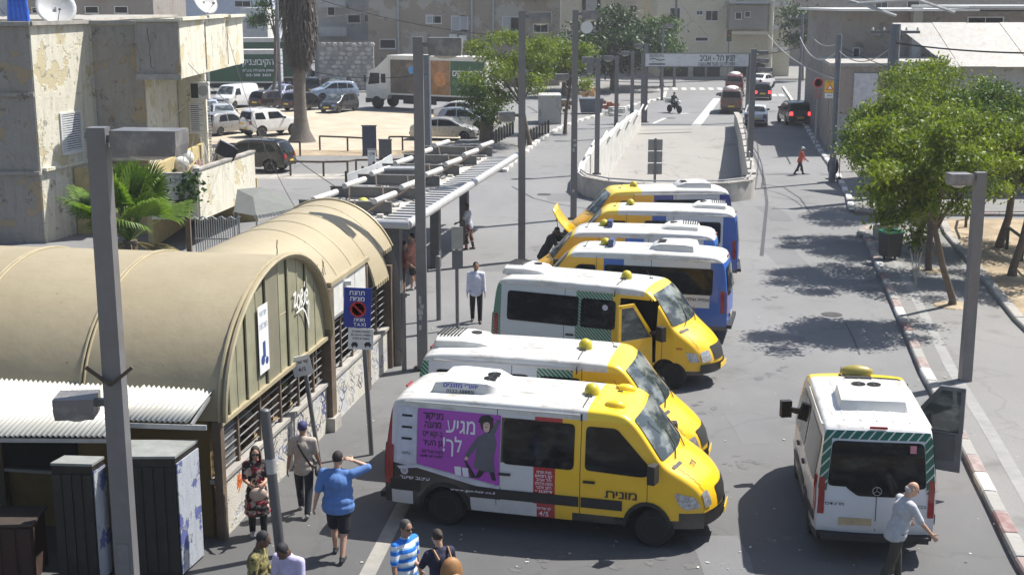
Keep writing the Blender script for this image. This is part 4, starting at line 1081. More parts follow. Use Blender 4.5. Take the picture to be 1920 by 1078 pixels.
struct('oil_stain', oil, mat('oil stain', (.105, .104, .106), .6, 0, .3, 9)); struct('asphalt_patch', fill, asphalt('patched asphalt', (.14, .142, .148), (.18, .18, .18)))
# litter on the ground
rd = random.Random(9); lit = MB()
for i in range(260):
    if i < 160: p = G(rd.uniform(420, 1350), rd.uniform(540, 1075))
    else: p = G(rd.uniform(1350, 1900), rd.uniform(450, 1075))
    s_ = rd.choice((.01, .012, .015, .02, .035)); lit.box((p.x, p.y, .012 if p.x < 7 else .14), (s_*rd.uniform(1, 2), s_, .008), rd.uniform(0, 3))
o = lit.build('litter', mat('paper litter', (.5, .48, .43), .8)); tag(o, 'small pale scraps of litter scattered over the asphalt', 'litter', kind='stuff')
# ================================================================ buildings
PL_L = plaster('weathered cream plaster', (.72, .69, .58), (.52, .44, .25), (.17, .155, .135), .75, .75, .8)
PL_D = plaster('shade-tone cream plaster', (.36, .335, .30), (.42, .31, .17), (.13, .12, .105), .8, .7, .8)  # darker copy of the cream plaster; shade of the sunless faces painted in
PL_TAN = plaster('tan stained plaster', (.36, .30, .235), (.44, .42, .38), (.17, .15, .13), .5, .7, .35)
PL_GREY = plaster('pale grey plaster', (.46, .46, .45), (.38, .37, .35), (.2, .2, .2), .5, .5, .35)
PL_CREAM = plaster('cream block plaster', (.60, .56, .43), (.56, .52, .40), (.33, .30, .24), .3, .5, .2)
PL_MID = plaster('grey brown plaster', (.30, .28, .26), (.24, .2, .17), (.14, .13, .12), .5, .6, .4)
SHUT = mat('pale shutter', (.55, .57, .6), .7, 0, .1, 5)
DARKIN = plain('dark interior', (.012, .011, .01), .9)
def window(parent, p0, p1, n, kind='pane', depth=.08, frame=None, name='window'):
    """p0,p1 opposite corners on the wall (same horizontal run), n outward normal"""
    p0, p1, n = Vector(p0), Vector(p1), Vector(n).normalized()
    h = Vector((p1.x-p0.x, p1.y-p0.y, 0)); w = h.length; u = h.normalized(); H_ = abs(p1.z-p0.z); c = (p0+p1)/2
    Rm = Matrix((u, n, Vector((0, 0, 1)))).transposed()
    f = MB(); t = min(.07, w*.09)
    for sx in (-1, 1): f.box(c+u*sx*(w/2-t/2)+n*depth*.4, (t, depth, H_), rot=Rm)
    for sz in (-1, 1): f.box(c+Vector((0, 0, sz*(H_/2-t/2)))+n*depth*.4, (w-2*t, depth*.9, t), rot=Rm)
    f.box(c-Vector((0, 0, H_/2+.03))+n*depth*.7, (w+.12, depth*1.6, .05), rot=Rm)
    o = f.build(name, frame or WHITE, parent)
    if kind == 'pane':
        g = MB(); g.box(c+n*.02, (w-2*t, .02, H_-2*t), rot=Rm); g.build('pane', GLASS, o)
        g = MB(); g.box(c+n*.035, (t*.6, .03, H_-2*t), rot=Rm); g.build('mullion', frame or WHITE, o)
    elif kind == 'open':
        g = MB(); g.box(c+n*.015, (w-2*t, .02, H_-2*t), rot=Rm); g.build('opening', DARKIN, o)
    else:
        k = max(3, int(H_/.09)); hh = (H_-2*t)/k
        b = MB(); b.box(c+n*.008, (w-2*t, .01, H_-2*t), rot=Rm); b.build('pane', GLASS, o)
        for i in range(min(k, 16)):
            g = MB(); g.box(c+Vector((0, 0, -H_/2+t+(H_-2*t)*(i+.5)/min(k, 16)))+n*.035, (w-2*t, .03, (H_-2*t)/min(k, 16)*.62), rot=Rm); g.build('shutter_slat', SHUT, o)
    return o
def fwin(parent, D, rects, n=(0, -1, 0)):
    for r in rects:
        a, b = YP(r[0], r[3], D), YP(r[2], r[1], D); kd = r[4] if len(r) > 4 else 'pane'
        window(parent, (a.x, D-.01, a.z), (b.x, D-.01, b.z), n, kind=kd, depth=.1)
# ---- the near weathered block on the left
LB = thing('apartment_block', 'peeling cream apartment block with stained walls and balconies at the upper left', 'building', (0, 0, 0))
TOP = 8.06
m = MB(); m.prism([(-60, 49.2), (-17.6, 49.2), (-16.6, 52.8), (-14.5, 52.8), (-14.5, 57.5), (-14.9, 63), (-16.4, 70), (-60, 70)], -.1, 5.98, 0); m.prism([(-60, 49.2), (-17.6, 49.2), (-16.6, 52.8), (-14.5, 52.8), (-14.5, 68), (-60, 68)], 5.98, TOP, 0)
w = m.build('wall', [PL_L], LB)
m = MB(); m.box((-38.8, 49.19, 4.0), (42.3, .06, 8.0)); m.build('shaded_wall', PL_D, LB)  # thin overlay carrying the painted shade of this face
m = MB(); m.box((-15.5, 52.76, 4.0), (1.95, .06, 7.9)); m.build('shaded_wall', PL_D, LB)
# string courses and coping
m = MB(); m.beam((-60, 49.1, 5.55), (-17.6, 49.1, 5.55), .12, .14); m.build('string_course', PL_D, LB)
m = MB(); m.beam((-60, 49.1, 2.65), (-17.6, 49.1, 2.65), .12, .12); m.build('string_course', PL_D, LB)
m = MB(); m.beam((-60, 49.15, TOP+.05), (-17.55, 49.15, TOP+.05), .35, .14); m.beam((-17.6, 49.1, TOP+.06), (-16.6, 52.8, TOP+.06), .3, .14)
m.beam((-16.6, 52.75, TOP+.05), (-14.5, 52.75, TOP+.05), .3, .12); m.build('coping', CONC, LB)
m = MB(); m.beam((-17.5, 49.3, 2.75), (-16.57, 52.75, 2.75), .2, .12); m.beam((-16.6, 52.7, 2.75), (-14.6, 52.7, 2.75), .16, .12); m.build('string_course', PL_L, LB)
# overhanging upper room
m = MB(); m.prism([(-14.5, 51.8), (-12.8, 51.8), (-12.9, 64.5), (-14.5, 64.5)], 5.98, TOP+.1); m.build('upper_room', PL_L, LB)
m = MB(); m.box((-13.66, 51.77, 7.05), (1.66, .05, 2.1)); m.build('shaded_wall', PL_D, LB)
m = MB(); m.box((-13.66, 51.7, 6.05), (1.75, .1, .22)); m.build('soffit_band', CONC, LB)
m = MB()
for y0, y1, dz in ((51.7, 56.2, .03), (56.3, 60.5, .06), (60.6, 64.5, 0.02)): m.beam((-12.78, y0, TOP+.15+dz), (-12.86, y1, TOP+.15+dz), .32, .12)
m.beam((-14.5, 51.78, TOP+.14), (-12.7, 51.78, TOP+.14), .3, .1); m.build('coping', PL_L, LB)
for yy in (56.25, 60.55): m = MB(); m.beam((-12.81, yy, 6.1), (-12.81, yy, TOP), .05, .03); m.build('wall_joint', PL_D, LB)
m = MB(); rr = random.Random(3)
pts = [(-14.0, 51.735, 7.9)]
while pts[-1][2] > 6.4: pts.append((pts[-1][0]+rr.uniform(-.05, .09), 51.735, pts[-1][2]-.14))
m.tube(pts, .008, 4); m.build('crack', DARKM, LB)
# recess under it
m = MB(); m.box((-13.9, 58.0, 3.0), (1.2, .2, 5.95)); m.build('recess_wall', PL_L, LB)
m = MB(); m.box((-12.95, 56.1, 3.4), (.16, .25, 5.2)); m.build('pillar', PL_L, LB)
for i in range(26):
    m = MB(); m.box((-13.2, 57.1, 2.2+i*.13), (.5, .03, .09)); m.build('shutter_slat', SHUT, LB)
window(LB, (-14.05, 57.9, 3.3), (-13.4, 57.9, 4.6), (0, -1, 0), 'shutter')
ac = thing('air_conditioner', 'boxy air conditioner fixed under the overhang of the peeling cream block', 'air conditioner', (-13.05, 55.6, 4.9))
m = MB(); m.box((0, .25, .35), (.75, .35, .7)); m.build('casing', WHITE, ac)
m = MB(); m.box((-.2, .065, .35), (.3, .02, .6)); m.build('intake', BLACKP, ac)
m = MB(); m.lathe([(.22, 0), (.22, .02), (.02, .03)], 16, (.15, .07, .35), 'Y'); m.build('fan_grille', GALV, ac)
m = MB(); m.beam((-.35, .25, -.02), (-1.5, -.1, -1.0), .03, .03); m.beam((-1.5, -.1, -1.0), (-1.55, -.1, -1.8), .03, .03); m.build('pipe', WHITE, ac)
window(LB, (-17.24, 50.55, 3.2), (-16.86, 51.9, 4.75), (.965, -.261, 0), 'shutter')
# lower balcony
BP = [(-13.2, 48), (-11.5, 48), (-10.6, 54), (-13.2, 54)]
m = MB(); m.prism(BP, 1.15, 1.35); m.build('balcony_floor', CONC, LB)
bal = []
for (a, b, z_0, z_1) in ((BP[0], BP[1], 1.1, 2.75), (BP[1], BP[2], 1.05, 2.9)):
    m = MB(); m.beam((a[0], a[1], (z_0+z_1)/2), (b[0], b[1], (z_0+z_1)/2), .14, z_1-z_0); m.build('balcony_wall', PL_L, LB)
    m = MB(); m.beam((a[0], a[1], z_1+.03), (b[0], b[1], z_1+.03), .24, .07); m.build('coping', CONC, LB)
m = MB(); m.box((-13.3, 53, 1.5), (.2, 10, 2.9)); m.box((-12.2, 54.2, .9), (3.4, .2, 1.8)); m.build('lower_wall', mat('ochre plaster', (.42, .34, .17), .9), LB)
m = MB(); m.box((-15.4, 51.2, 1.3), (3.2, .2, 2.6)); m.build('yard_wall', mat('ochre plaster', (.42, .34, .17), .9, 0, .25, 1.5, dirt=(.2, .18, .14)), LB)
tv = thing('crate', 'dark box balanced on the lower balcony wall of the cream block', 'box', (-11.15, 51.6, 2.96), .3)
m = MB(); m.box((0, 0, .25), (.75, .55, .5), rot=Matrix.Rotation(.5, 3, 'Y')); m.build('case', BLACKP, tv)
m = MB(); m.box((.05, 0, .53), (.6, .5, .03), rot=Matrix.Rotation(.5, 3, 'Y')); m.build('lid', mat('worn lid', (.2, .2, .25), .5), tv)
rd = random.Random(11)
j = thing('laundry_rack', 'heap of pale rods, cloths and junk on the lower balcony of the cream block', 'laundry rack', (-12.3, 52.3, 1.36))
for i in range(26):
    m = MB(); a = Vector((rd.uniform(-.7, .9), rd.uniform(-1, 1), 0)); m.tube([a, a+Vector((rd.uniform(-.7, .7), rd.uniform(-.3, .3), rd.uniform(1.2, 2.4)))], .015, 4); m.build('rod', WHITE, j)
for i in range(6):
    m = MB(); m.sph((rd.uniform(-.8, .9), rd.uniform(-1, 1), .9+rd.uniform(0, .7)), (rd.uniform(.2, .35), .25, rd.uniform(.2, .4)), 8, 6); m.build('cloth_bundle', mat('cloth bundle %d' % (i % 3), [(.6, .6, .58), (.3, .12, .08), (.45, .42, .36)][i % 3], .9, 0, .3, 6), j, 60)
# the rest of the roof
m = MB(); m.box((-38, 61, TOP+.1), (42, 15, .1)); m.build('roof', CONC, LB)
for (px_, py_, D, r_, lab, az) in ((105, 14, 53, .78, 'large rusty-rimmed satellite dish standing on the roof corner of the cream block', .5), (385, 3, 60, .62, 'satellite dish at the far right end of the cream block roof', .9), (12, 8, 52, .55, 'grey satellite dish cut by the left edge of the photo', -.3)):
    c = YP(px_, py_, D); d_ = thing('satellite_dish', lab, 'satellite dish', (c.x, c.y, TOP+.1), az)
    m = MB(); hz = c.z-TOP-.1
    prof = [(r_*k/5, -.22*r_*(1-(k/5)**2)) for k in range(1, 6)]
    vs = []; fs = []; n_ = 24
    Rt = Matrix.Rotation(R(-60), 3, 'X') @ Matrix.Rotation(math.pi, 3, 'X')
    for (q, zz) in prof:
        for i in range(n_): vs.append(Matrix.Rotation(R(62), 3, 'X') @ Vector((q*math.cos(2*math.pi*i/n_), q*math.sin(2*math.pi*i/n_), zz))+Vector((0, 0, hz)))
    for i in range(4):
        for k in range(n_): fs.append((i*n_+k, i*n_+(k+1) % n_, (i+1)*n_+(k+1) % n_, (i+1)*n_+k))
    fs.append(tuple(range(n_))); m.add(vs, fs)
    o = m.build('dish', mat('dish grey', (.42, .43, .44), .5, 0, .12, 3, dirt=(.25, .2, .12)), d_, 60); md = o.modifiers.new('t', 'SOLIDIFY'); md.thickness = .02
    m = MB(); m.tube([(0, .1, -.1), (0, .1, hz)], .035, 8); m.build('mast', GALV, d_)
    m = MB(); m.tube([(0, -.1, hz-r_*.8), (0, -r_*.9, hz-.1)], .015, 5); m.box((0, -r_*.9, hz-.08), (.07, .12, .07)); m.build('feed_arm', DARKM, d_)
bt = MB(); c = YP(34, 30, 50.5)
for i in range(9): bt.tube([(c.x-.35+i*.09, c.y+.03*(i % 2), TOP+.12), (c.x-.3+i*.075, c.y+.05*(i % 2), TOP+.9), (c.x-.25+i*.06, c.y, TOP+1.9)], [.075, .07, .05], 6)
tag(bt.build('tarpaulin', mat('blue tarp', (.02, .11, .55), .5, 0, .2, 8), None, 60), 'bright blue folded tarpaulin standing on the roof of the cream block', 'tarpaulin')
# ---- blocks further back
def block(label, D, px0, px1, depth, top, mt, wins=(), base=0, extra=None, rz=0, name='apartment_block'):
    a, b = YP(px0, 60, D), YP(px1, 60, D); t = thing(name, label, 'building', (0, 0, 0))
    m = MB(); m.box(((a.x+b.x)/2, D+depth/2, (top+base)/2), (b.x-a.x, depth, top-base)); m.build('wall', mt, t)
    fwin(t, D, wins); return t
b1 = block('tan stained apartment block behind the green tree and the long truck', 140, 690, 1050, 14, 16, PL_TAN,
    [(798, 28, 812, 44, 'shutter'), (800, 30, 828, 45, 'pane'), (846, 30, 877, 58, 'shutter'), (862, 30, 878, 58, 'open'), (942, 31, 958, 60, 'shutter'), (957, 32, 975, 60, 'open'), (1000, 40, 1028, 62, 'pane'), (712, 74, 742, 92, 'open')])
for px_ in (747, 885, 925): a = YP(px_, 60, 140); m = MB(); m.tube([(a.x, 139.85, 0), (a.x, 139.85, 15)], .12, 8); m.build('drain_pipe', GALV, b1)
for px_, py_ in ((850, 70), (868, 72)): a = YP(px_, py_, 140); m = MB(); m.box((a.x, 139.6, a.z), (.8, .5, .6)); m.build('wall_unit', WHITE, b1)
a = YP(1050, 60, 140); m = MB(); m.box((a.x-2, 139.2, 9.2), (4.4, 1.6, .25)); m.box((a.x-2, 138.5, 9.8), (4.4, .15, 1.0)); m.build('balcony', PL_GREY, b1)
b2 = block('pale grey recessed block with dark balconies behind the palm trunk', 144, 588, 692, 12, 14, PL_GREY, [(614, 10, 628, 30, 'open'), (652, 28, 676, 44, 'open'), (684, 28, 691, 42, 'pane')])
for z_ in (5.2, 8.2): m = MB(); a = YP(598, 60, 142); b = YP(650, 60, 142); m.box(((a.x+b.x)/2, 143, z_), (b.x-a.x, 2.2, .2)); m.box(((a.x+b.x)/2, 141.95, z_+.45), (b.x-a.x, .12, .9)); m.build('balcony', PL_GREY, b2)
for i in range(9): a = YP(604+i*9, 60, 140.5); m = MB(); m.box((a.x, 140.4, 4.4), (.9, .1, .5)); m.build('awning_panel', BLACKP, b2)
sw = thing('stone_wall', 'rough stone retaining wall behind the car park', 'wall', (0, 0, 0)); a, b = YP(596, 90, 133), YP(700, 90, 133)
m = MB(); m.box(((a.x+b.x)/2, 133.3, 2.4), (b.x-a.x, .4, 4.8)); m.build('wall', CONC, sw)
rd = random.Random(5); stn = [mat('field stone %d' % i, c, .9, 0, .2, 3) for i, c in enumerate([(.42, .41, .39), (.3, .29, .28), (.5, .48, .44)])]
sx = a.x; cnt = 0
for row in range(11):
    x_ = a.x+rd.uniform(0, .3)
    while x_ < b.x-.3 and cnt < 200:
        w_ = rd.uniform(.4, .75); m = MB(); m.sph((x_+w_/2, 133.08, .25+row*.43+rd.uniform(-.04, .04)), (w_*.5, .1, .2), 7, 4); m.build('stone', stn[cnt % 3], sw); x_ += w_+.02; cnt += 1
b3 = block('cream corner block above the far junction with a grey balcony room', 157, 1232, 1482, 16, 15, PL_CREAM, [(1322, 20, 1347, 40, 'pane'), (1305, 20, 1318, 29, 'pane'), (1255, 15, 1276, 40, 'open'), (1303, 70, 1328, 78, 'open')])
a, b = YP(1367, 55, 155), YP(1441, 10, 155); m = MB(); m.box(((a.x+b.x)/2, 156, (a.z+b.z)/2), (b.x-a.x, 2, b.z-a.z)); m.build('balcony_room', PL_MID, b3)
m = MB(); m.box(((a.x+b.x)/2, 155, b.z+.3), (b.x-a.x+.6, 3.2, .25)); m.build('tin_roof', GALV, b3)
fwin(b3, 154.95, [(1378, 23, 1391, 37, 'open'), (1396, 22, 1407, 33, 'open')])
a, b = YP(1368, 62, 155.5), YP(1438, 57, 155.5); m = MB(); m.box(((a.x+b.x)/2, 155.5, a.z), (b.x-a.x, 1.5, .35)); m.build('ledge', PL_CREAM, b3)
for k, (p0, p1) in enumerate(((1300, 1322), (1326, 1350), (1376, 1434), (1240, 1290))):
    a, b = YP(p0, 138, 156.9), YP(p1, 118, 156.9); m = MB(); m.box(((a.x+b.x)/2, 156.9, (a.z+b.z)/2-.4), (b.x-a.x, .3, b.z-a.z+.8)); m.build('shop_opening', DARKIN, b3)
a = YP(1443, 60, 156); m = MB(); m.tube([(a.x, 155.6, .1), (a.x, 155.6, 14)], .35, 10); m.build('corner_column', PL_CREAM, b3)
for k in range(4):
    for px_ in (1452, 1470):
        a = YP(px_, 60, 156.8); m = MB(); m.box((a.x, 156.6, 3.2+k*2.6), (.7, .7, .5)); m.build('wall_unit', WHITE, b3)
b4 = block('pale blocks stepping back between the tan and the cream building', 175, 1052, 1236, 12, 13, PL_GREY, [(1070, 4, 1082, 22, 'pane'), (1108, 8, 1122, 24, 'pane'), (1180, 10, 1194, 24, 'pane')])
for i, (p0, p1, tp) in enumerate(((1052, 1090, 14), (1098, 1118, 12), (1125, 1150, 11))):
    a, b = YP(p0, 40, 168), YP(p1, 40, 168); m = MB(); m.box(((a.x+b.x)/2, 171, tp/2), (b.x-a.x, 7, tp)); m.build('wing', [PL_CREAM, PL_GREY, PL_CREAM][i], b4)
b5 = block('long bluish white block far behind the parked trucks', 190, 270, 505, 12, 14.5, mat('bluish render', (.42, .47, .56), .8, 0, .12, 1), [(300, 2, 320, 12, 'open'), (440, 2, 470, 14, 'pane')])
b6 = block('dark cluttered rooftops beyond the cream block', 120, -260, 290, 12, 9.6, PL_MID, [(60, 14, 80, 26, 'open'), (160, 12, 185, 26, 'open'), (215, 12, 240, 26, 'open')])
b7 = block('low white cabin with a barred window beside the trucks', 150, 452, 502, 5, 8.0, mat('cabin white', (.6, .61, .6), .7, 0, .1, 2), [(462, 36, 484, 56, 'shutter')], name='cabin')
b8 = block('distant grey and tan blocks above the right-hand street', 185, 1480, 2020, 14, 14.5, PL_MID, [(1500, 20, 1520, 36, 'open'), (1530, 42, 1552, 60, 'pane'), (1640, 2, 1665, 16, 'pane'), (1700, 2, 1725, 16, 'open'), (1562, 22, 1585, 38, 'open')])
# ---- right-hand side
b9 = thing('corner_house', 'low brown rendered corner house with road signs on the right street', 'building')
m = MB(); m.prism([(18.9, 79), (20.4, 88), (32, 88), (32, 79)], .1, 5.1); m.build('wall', plaster('brown render', (.35, .30, .26), (.28, .24, .2), (.18, .16, .15), .5, .5, .5), b9)
m = MB(); m.prism([(18.7, 78.8), (20.2, 88.2), (32.2, 88.2), (32.2, 78.8)], 5.1, 5.3); m.build('roof', CONC, b9)
m = MB(); m.box((20.9, 78.93, 3.6), (1.4, .1, 2.2)); m.build('boarded_panel', mat('pale board', (.5, .5, .52), .7), b9)
m = MB(); m.box((19.8, 78.9, 1.2), (1.0, .14, 2.2)); m.build('door', mat('grey door', (.3, .3, .3), .6), b9)
for i in range(4): m = MB(); m.box((23.5, 78.8, 4.0+i*.28), (1.9, .3, .06)); m.build('louvre', CONC, b9)
b10 = thing('apartment_block', 'wide grey brown flat-roofed block behind the trees on the right', 'building')
m = MB(); m.box((38.5, 93, 4.1), (34, 10, 8.2)); m.build('wall', PL_MID, b10)
for (x_, w_, z_, l_) in ((25.2, 9, 8.3, 0), (38, 18, 8.5, 0)): m = MB(); m.box((x_, 92, z_), (w_, 12.5, .14)); m.build('roof_sheet', WHITE, b10)
m = MB(); m.box((26.3, 87.7, 5), (.6, .6, 7)); m.build('pier', PL_GREY, b10)
fwin(b10, 88, [(1812, 32, 1882, 55, 'pane'), (1598, 90, 1612, 112, 'open')])
b11 = thing('workshop', 'stone workshop with arched windows under a pale sagging metal roof on the right', 'building')
m = MB(); m.box((34, 65, 3.0), (29.6, 6, 6.0)); m.build('wall', PL_GREY, b11)
ROOFM = mat('pale metal roof', (.29, .285, .275), .55, .1, .1, 2, .02, 3, dirt=(.25, .22, .18), dscale=1.4, damt=.6)
for i in range(16):
    x0 = 18.9+i*1.65; m = MB(); z_ = .02*(i % 2)
    m.add([(x0+(1.2 if i == 0 else 0), 61.4, 5.95+z_), (x0+1.645, 61.4, 5.95+z_), (x0+1.645, 66, 7.85+z_), (x0-(.3 if i == 0 else 0), 66, 7.85+z_), ], [(0, 1, 2, 3)])
    o = m.build('roof_sheet', ROOFM, b11)
for i, px_ in enumerate((1790, 1903)):
    a = YP(px_, 180, 61.95); m = MB(); w_ = .95
    pts = [(a.x-w_, 61.93, 2.0)]+[(a.x-w_*math.cos(R(t)), 61.93, 3.7+w_*math.sin(R(t))) for t in range(0, 181, 20)]+[(a.x+w_, 61.93, 2.0)]
    m.add(pts, [tuple(range(len(pts)))[::-1]]); o = m.build('window', GLASS, b11)
    m = MB(); m.tube(pts[1:-1], .09, 6); m.build('arch_trim', CONC, o)
    for k in range(5): m = MB(); m.box((a.x-.76+.38*k, 61.88, 3.1), (.05, .05, 2.2)); m.build('window_bar', DARKM, o)
bw = wallrun('garden_wall', [(18.1, 62), (19.4, 70)], 2.2, .25, PL_GREY, 'grey wall stepping along the far right pavement', 'wall', z=.1)
sg_ = thing('shop_awning', 'blue and green hanging awning cloth half hidden by the trees', 'awning', (21.0, 61.5, 0))
for i, c_ in enumerate(((.03, .16, .5), (.04, .3, .35), (.04, .2, .5), (.03, .12, .5))):
    m = MB(); m.box((.3+i*.9, .1*i, 2.1+.25*(i % 2)), (.8, .05, 1.5), rz=.2); m.build('cloth_strip', mat('awning cloth %d' % i, c_, .8), sg_)
m = MB(); m.tube([(-.2, 0, 0), (-.2, 0, 3.2)], .05, 6); m.tube([(3.4, .3, 0), (3.4, .3, 3.2)], .05, 6); m.beam((-.2, 0, 3.1), (3.4, .3, 3.1), .05, .05); m.build('frame', GALV, sg_)
# ================================================================ market hall with barrel roofs
ANG = math.atan2(.9859, .1676)
MH = thing('market_hall', 'market hall with two tan barrel roofs and a ribbed arched end at the left', 'market hall', (-4.93, 20.95, 0), ANG)
def roofmat():
    b = NB('tan sheet roof'); n1 = b.noise(.7, 5); n2 = b.noise(3, 7, stretch=(1, .25, .25), rough=.75); n3 = b.noise(30, 3); n4 = b.noise(7, 6, rough=.8)
    c = b.mix(b.ramp(n1, .3, .7), (.32, .27, .175), (.365, .315, .215)); c = b.mix(b.ramp(n2, .5, .75, 0, .4), c, (.25, .205, .13)); c = b.mix(b.ramp(n4, .66, .72, 0, .5), c, (.17, .135, .09))
    v = b.n('ShaderNodeTexVoronoi'); v.inputs['Scale'].default_value = 2.2; b.l(b.co, v.inputs['Vector']); c = b.mix(b.ramp(v.outputs['Distance'], .03, .05, .7, 0), c, (.1, .07, .045))
    return b.out(c, b.ramp(n2, .3, .7, .45, .65), .1, b.m('ADD', b.m('MULTIPLY', n1, 4.0), b.m('MULTIPLY', n3, .02)), .008, .4)
ROOF = roofmat()
RTRIM = mat('tan roof trim', (.36, .31, .2), .5, .1, .1, 3)
BROWNP = mat('brown steel pillar', (.14, .105, .075), .6, .2, .15, 3, dirt=(.25, .2, .15), dscale=3)
def vault(name, cx, a, b, zb, u0, u1, ax, t0=0, t1=180, n=28, mt=ROOF, thick=.05):
    m = MB(); ring = n+1
    for r_ in (0, 1):
        for u in (u0, u1):
            for i in range(ring):
                t = R(t0+(t1-t0)*i/n); k = 1-thick*r_/a
                p = cx+a*k*math.cos(t), zb+b*(1-thick*r_/b)*math.sin(t)
                m.v.append((p[0], u, p[1]) if ax == 'y' else (u, p[0], p[1]))
    for i in range(n):
        q = [(i, i+1, ring+i+1, ring+i), (2*ring+i, 3*ring+i, 3*ring+i+1, 2*ring+i+1), (i, 2*ring+i, 2*ring+i+1, i+1), (ring+i, ring+i+1, 3*ring+i+1, 3*ring+i)]
        for f in q: m.f.append(list(f)); m.m.append(0)
    return m.build(name, mt, MH, 40)
A_C, A_A, A_B, A_Z = 3.15, 2.98, 2.2, 2.1
ribs = [2.45, 4.75, 7.05, 9.35, 11.65, 14]
y0 = -.12
for y1 in ribs: vault('roof_sheet', A_C, A_A, A_B, A_Z, y0, y1-.012, 'y'); y0 = y1+.012
def hoop(name, cx, a, b, zb, u, ax, t0=0, t1=180, r=.03, dz=.02, mt=RTRIM):
    m = MB(); pts = []
    for i in range(29):
        t = R(t0+(t1-t0)*i/28); p = cx+(a+dz)*math.cos(t), zb+(b+dz)*math.sin(t); pts.append((p[0], u, p[1]) if ax == 'y' else (u, p[0], p[1]))
    m.tube(pts, r, 6); return m.build(name, mt, MH, 50)
for y_ in ribs[:-1]:
    for d_ in (-.035, .035): hoop('roof_rib', A_C, A_A, A_B, A_Z, y_+d_, 'y', r=.022, dz=.012)
hoop('gable_trim', A_C, A_A, A_B, A_Z, -.13, 'y', r=.045); hoop('gable_trim', A_C, A_A, A_B, A_Z, -.02, 'y', r=.035)
# second vault, along the wall
B_C, B_A, B_B, B_Z = 1.55, 1.82, 2.1, 2.05
bs = [3.3, 7.0, 8.1, 9.2]
for a_, b_ in zip(bs, bs[1:]): vault('roof_sheet', B_C, B_A, B_B, B_Z, a_+.001, b_-.001, 'x', 0, 148)
vault('roof_sheet', B_C, B_A, B_B, B_Z, 9.201, 10.4, 'x', 0, 168); vault('roof_sheet', B_C, B_A, B_B, B_Z, 10.401, 11.35, 'x', 0, 152)
for u in (7.0, 8.1, 9.2, 10.4): hoop('roof_rib', B_C, B_A, B_B, B_Z, u, 'x', 0, 148, r=.011, dz=.004)
hoop('gable_trim', B_C, B_A, B_B, B_Z, 11.36, 'x', 0, 152, r=.03)
m = MB(); pts = [(11.3, B_C+B_A*math.cos(R(t)), B_Z+B_B*math.sin(R(t))) for t in range(0, 181, 10)]; m.add(pts+[(11.3, B_C-B_A, 0), (11.3, B_C+B_A, 0)], [tuple(range(19))+(19, 20)]); m.build('end_wall', PL_MID, MH)
m = MB()
for i in range(11): 
    u = 9.3+i*.19; t = R(168 if u < 10.4 else 152); m.box((u, B_C+B_A*math.cos(t)-.01, B_Z+B_B*math.sin(t)-.03), (.1, .02, .09))
m.build('eave_fringe', RTRIM, MH)
# ribbed gable panels
GAB = mat('olive ribbed sheet', (.30, .29, .20), .55, .15, .12, 1.6, 0, 60, .4, dirt=(.19, .18, .12), dscale=1.1, damt=.6)
GAB2 = mat('grey ribbed sheet', (.22, .205, .15), .55, .15, .1, 1.6, dirt=(.16, .15, .11))
xs_ = [.2, .62, 1.05, 1.5, 2.05, 2.5, 3.25, 3.72, 4.3, 4.8, 5.35, 6.1]
def arc(x_): return A_Z+A_B*math.sqrt(max(0, 1-((x_-A_C)/A_A)**2))-.03
for i, (a_, b_) in enumerate(zip(xs_, xs_[1:])):
    m = MB(); n_ = 6; lo = 2.08; off = -.005 if i % 2 else .015
    xs2 = [a_+(b_-a_)*k/n_ for k in range(n_+1)]
    vs = [(x_, off, lo) for x_ in xs2]+[(x_, off, max(lo+.01, arc(x_))) for x_ in xs2]
    m.add(vs, [(k, k+1, n_+1+k+1, n_+1+k) for k in range(n_)])
    for k in (0,):
        x_ = a_+(b_-a_)*(k+.3)/n_; zt = arc(x_)-.02
        if zt > lo+.1: m.box((x_, off-.015, (lo+zt)/2), (.05, .03, zt-lo))
    m.build('gable_panel', GAB2 if i == 5 else GAB, MH)
m = MB(); m.box((3.15, -.02, 2.05), (5.95, .08, .07)); m.build('gable_rail', RTRIM, MH)
m = MB(); pts = [(.2, .03, 2.1)]+[(.2+5.9*k/24, .03, max(2.11, arc(.2+5.9*k/24)-.02)) for k in range(25)]+[(6.1, .03, 2.1)]; m.add(pts, [tuple(range(len(pts)))[::-1]]); m.build('gable_backing', GAB2, MH)
# poster and tag on the gable
PAP = mat('white paper poster', (.66, .67, .68), .6, 0, .06, 6)
o = MB().box((2.28, -.055, 3.0), (.5, .006, 1.25)).build('poster', PAP, MH)
INK = plain('ink blue', (.03, .06, .2), .6); INKG = plain('ink pale', (.4, .45, .52), .6)
text('שרותי', .15, INKG, MH, (2.28, -.062, 3.48), (1, 0, 0), (0, 0, 1)); text('הובלות', .17, INKG, MH, (2.28, -.062, 3.25), (1, 0, 0), (0, 0, 1), width=.4)
m = MB(); m.lathe([(.09, 0), (.09, .004)], 14, (2.2, -.063, 2.62), 'Y'); m.lathe([(.07, 0), (.07, .004)], 14, (2.4, -.063, 2.57), 'Y'); m.box((2.28, -.062, 2.8), (.12, .004, .3)); m.build('print', INK, MH)
GRAF = plain('white spray paint', (.7, .7, .68), .7)
gt = MB()
def sk(pp, w=.018):
    for a_, b_ in zip(pp, pp[1:]): gt.beam((4.02+a_[0], -.045, 3.05+a_[1]), (4.02+b_[0], -.045, 3.05+b_[1]), .004, w*2)
def cv(fn, n=14): return [fn(i/n) for i in range(n+1)]
sk([(-.02, .36), (.14, .4), (.0, .12), (.18, .16)], .024); sk(cv(lambda t: (.27+.09*math.cos(6.3*t), .18+.13*math.sin(6.3*t))), .024)
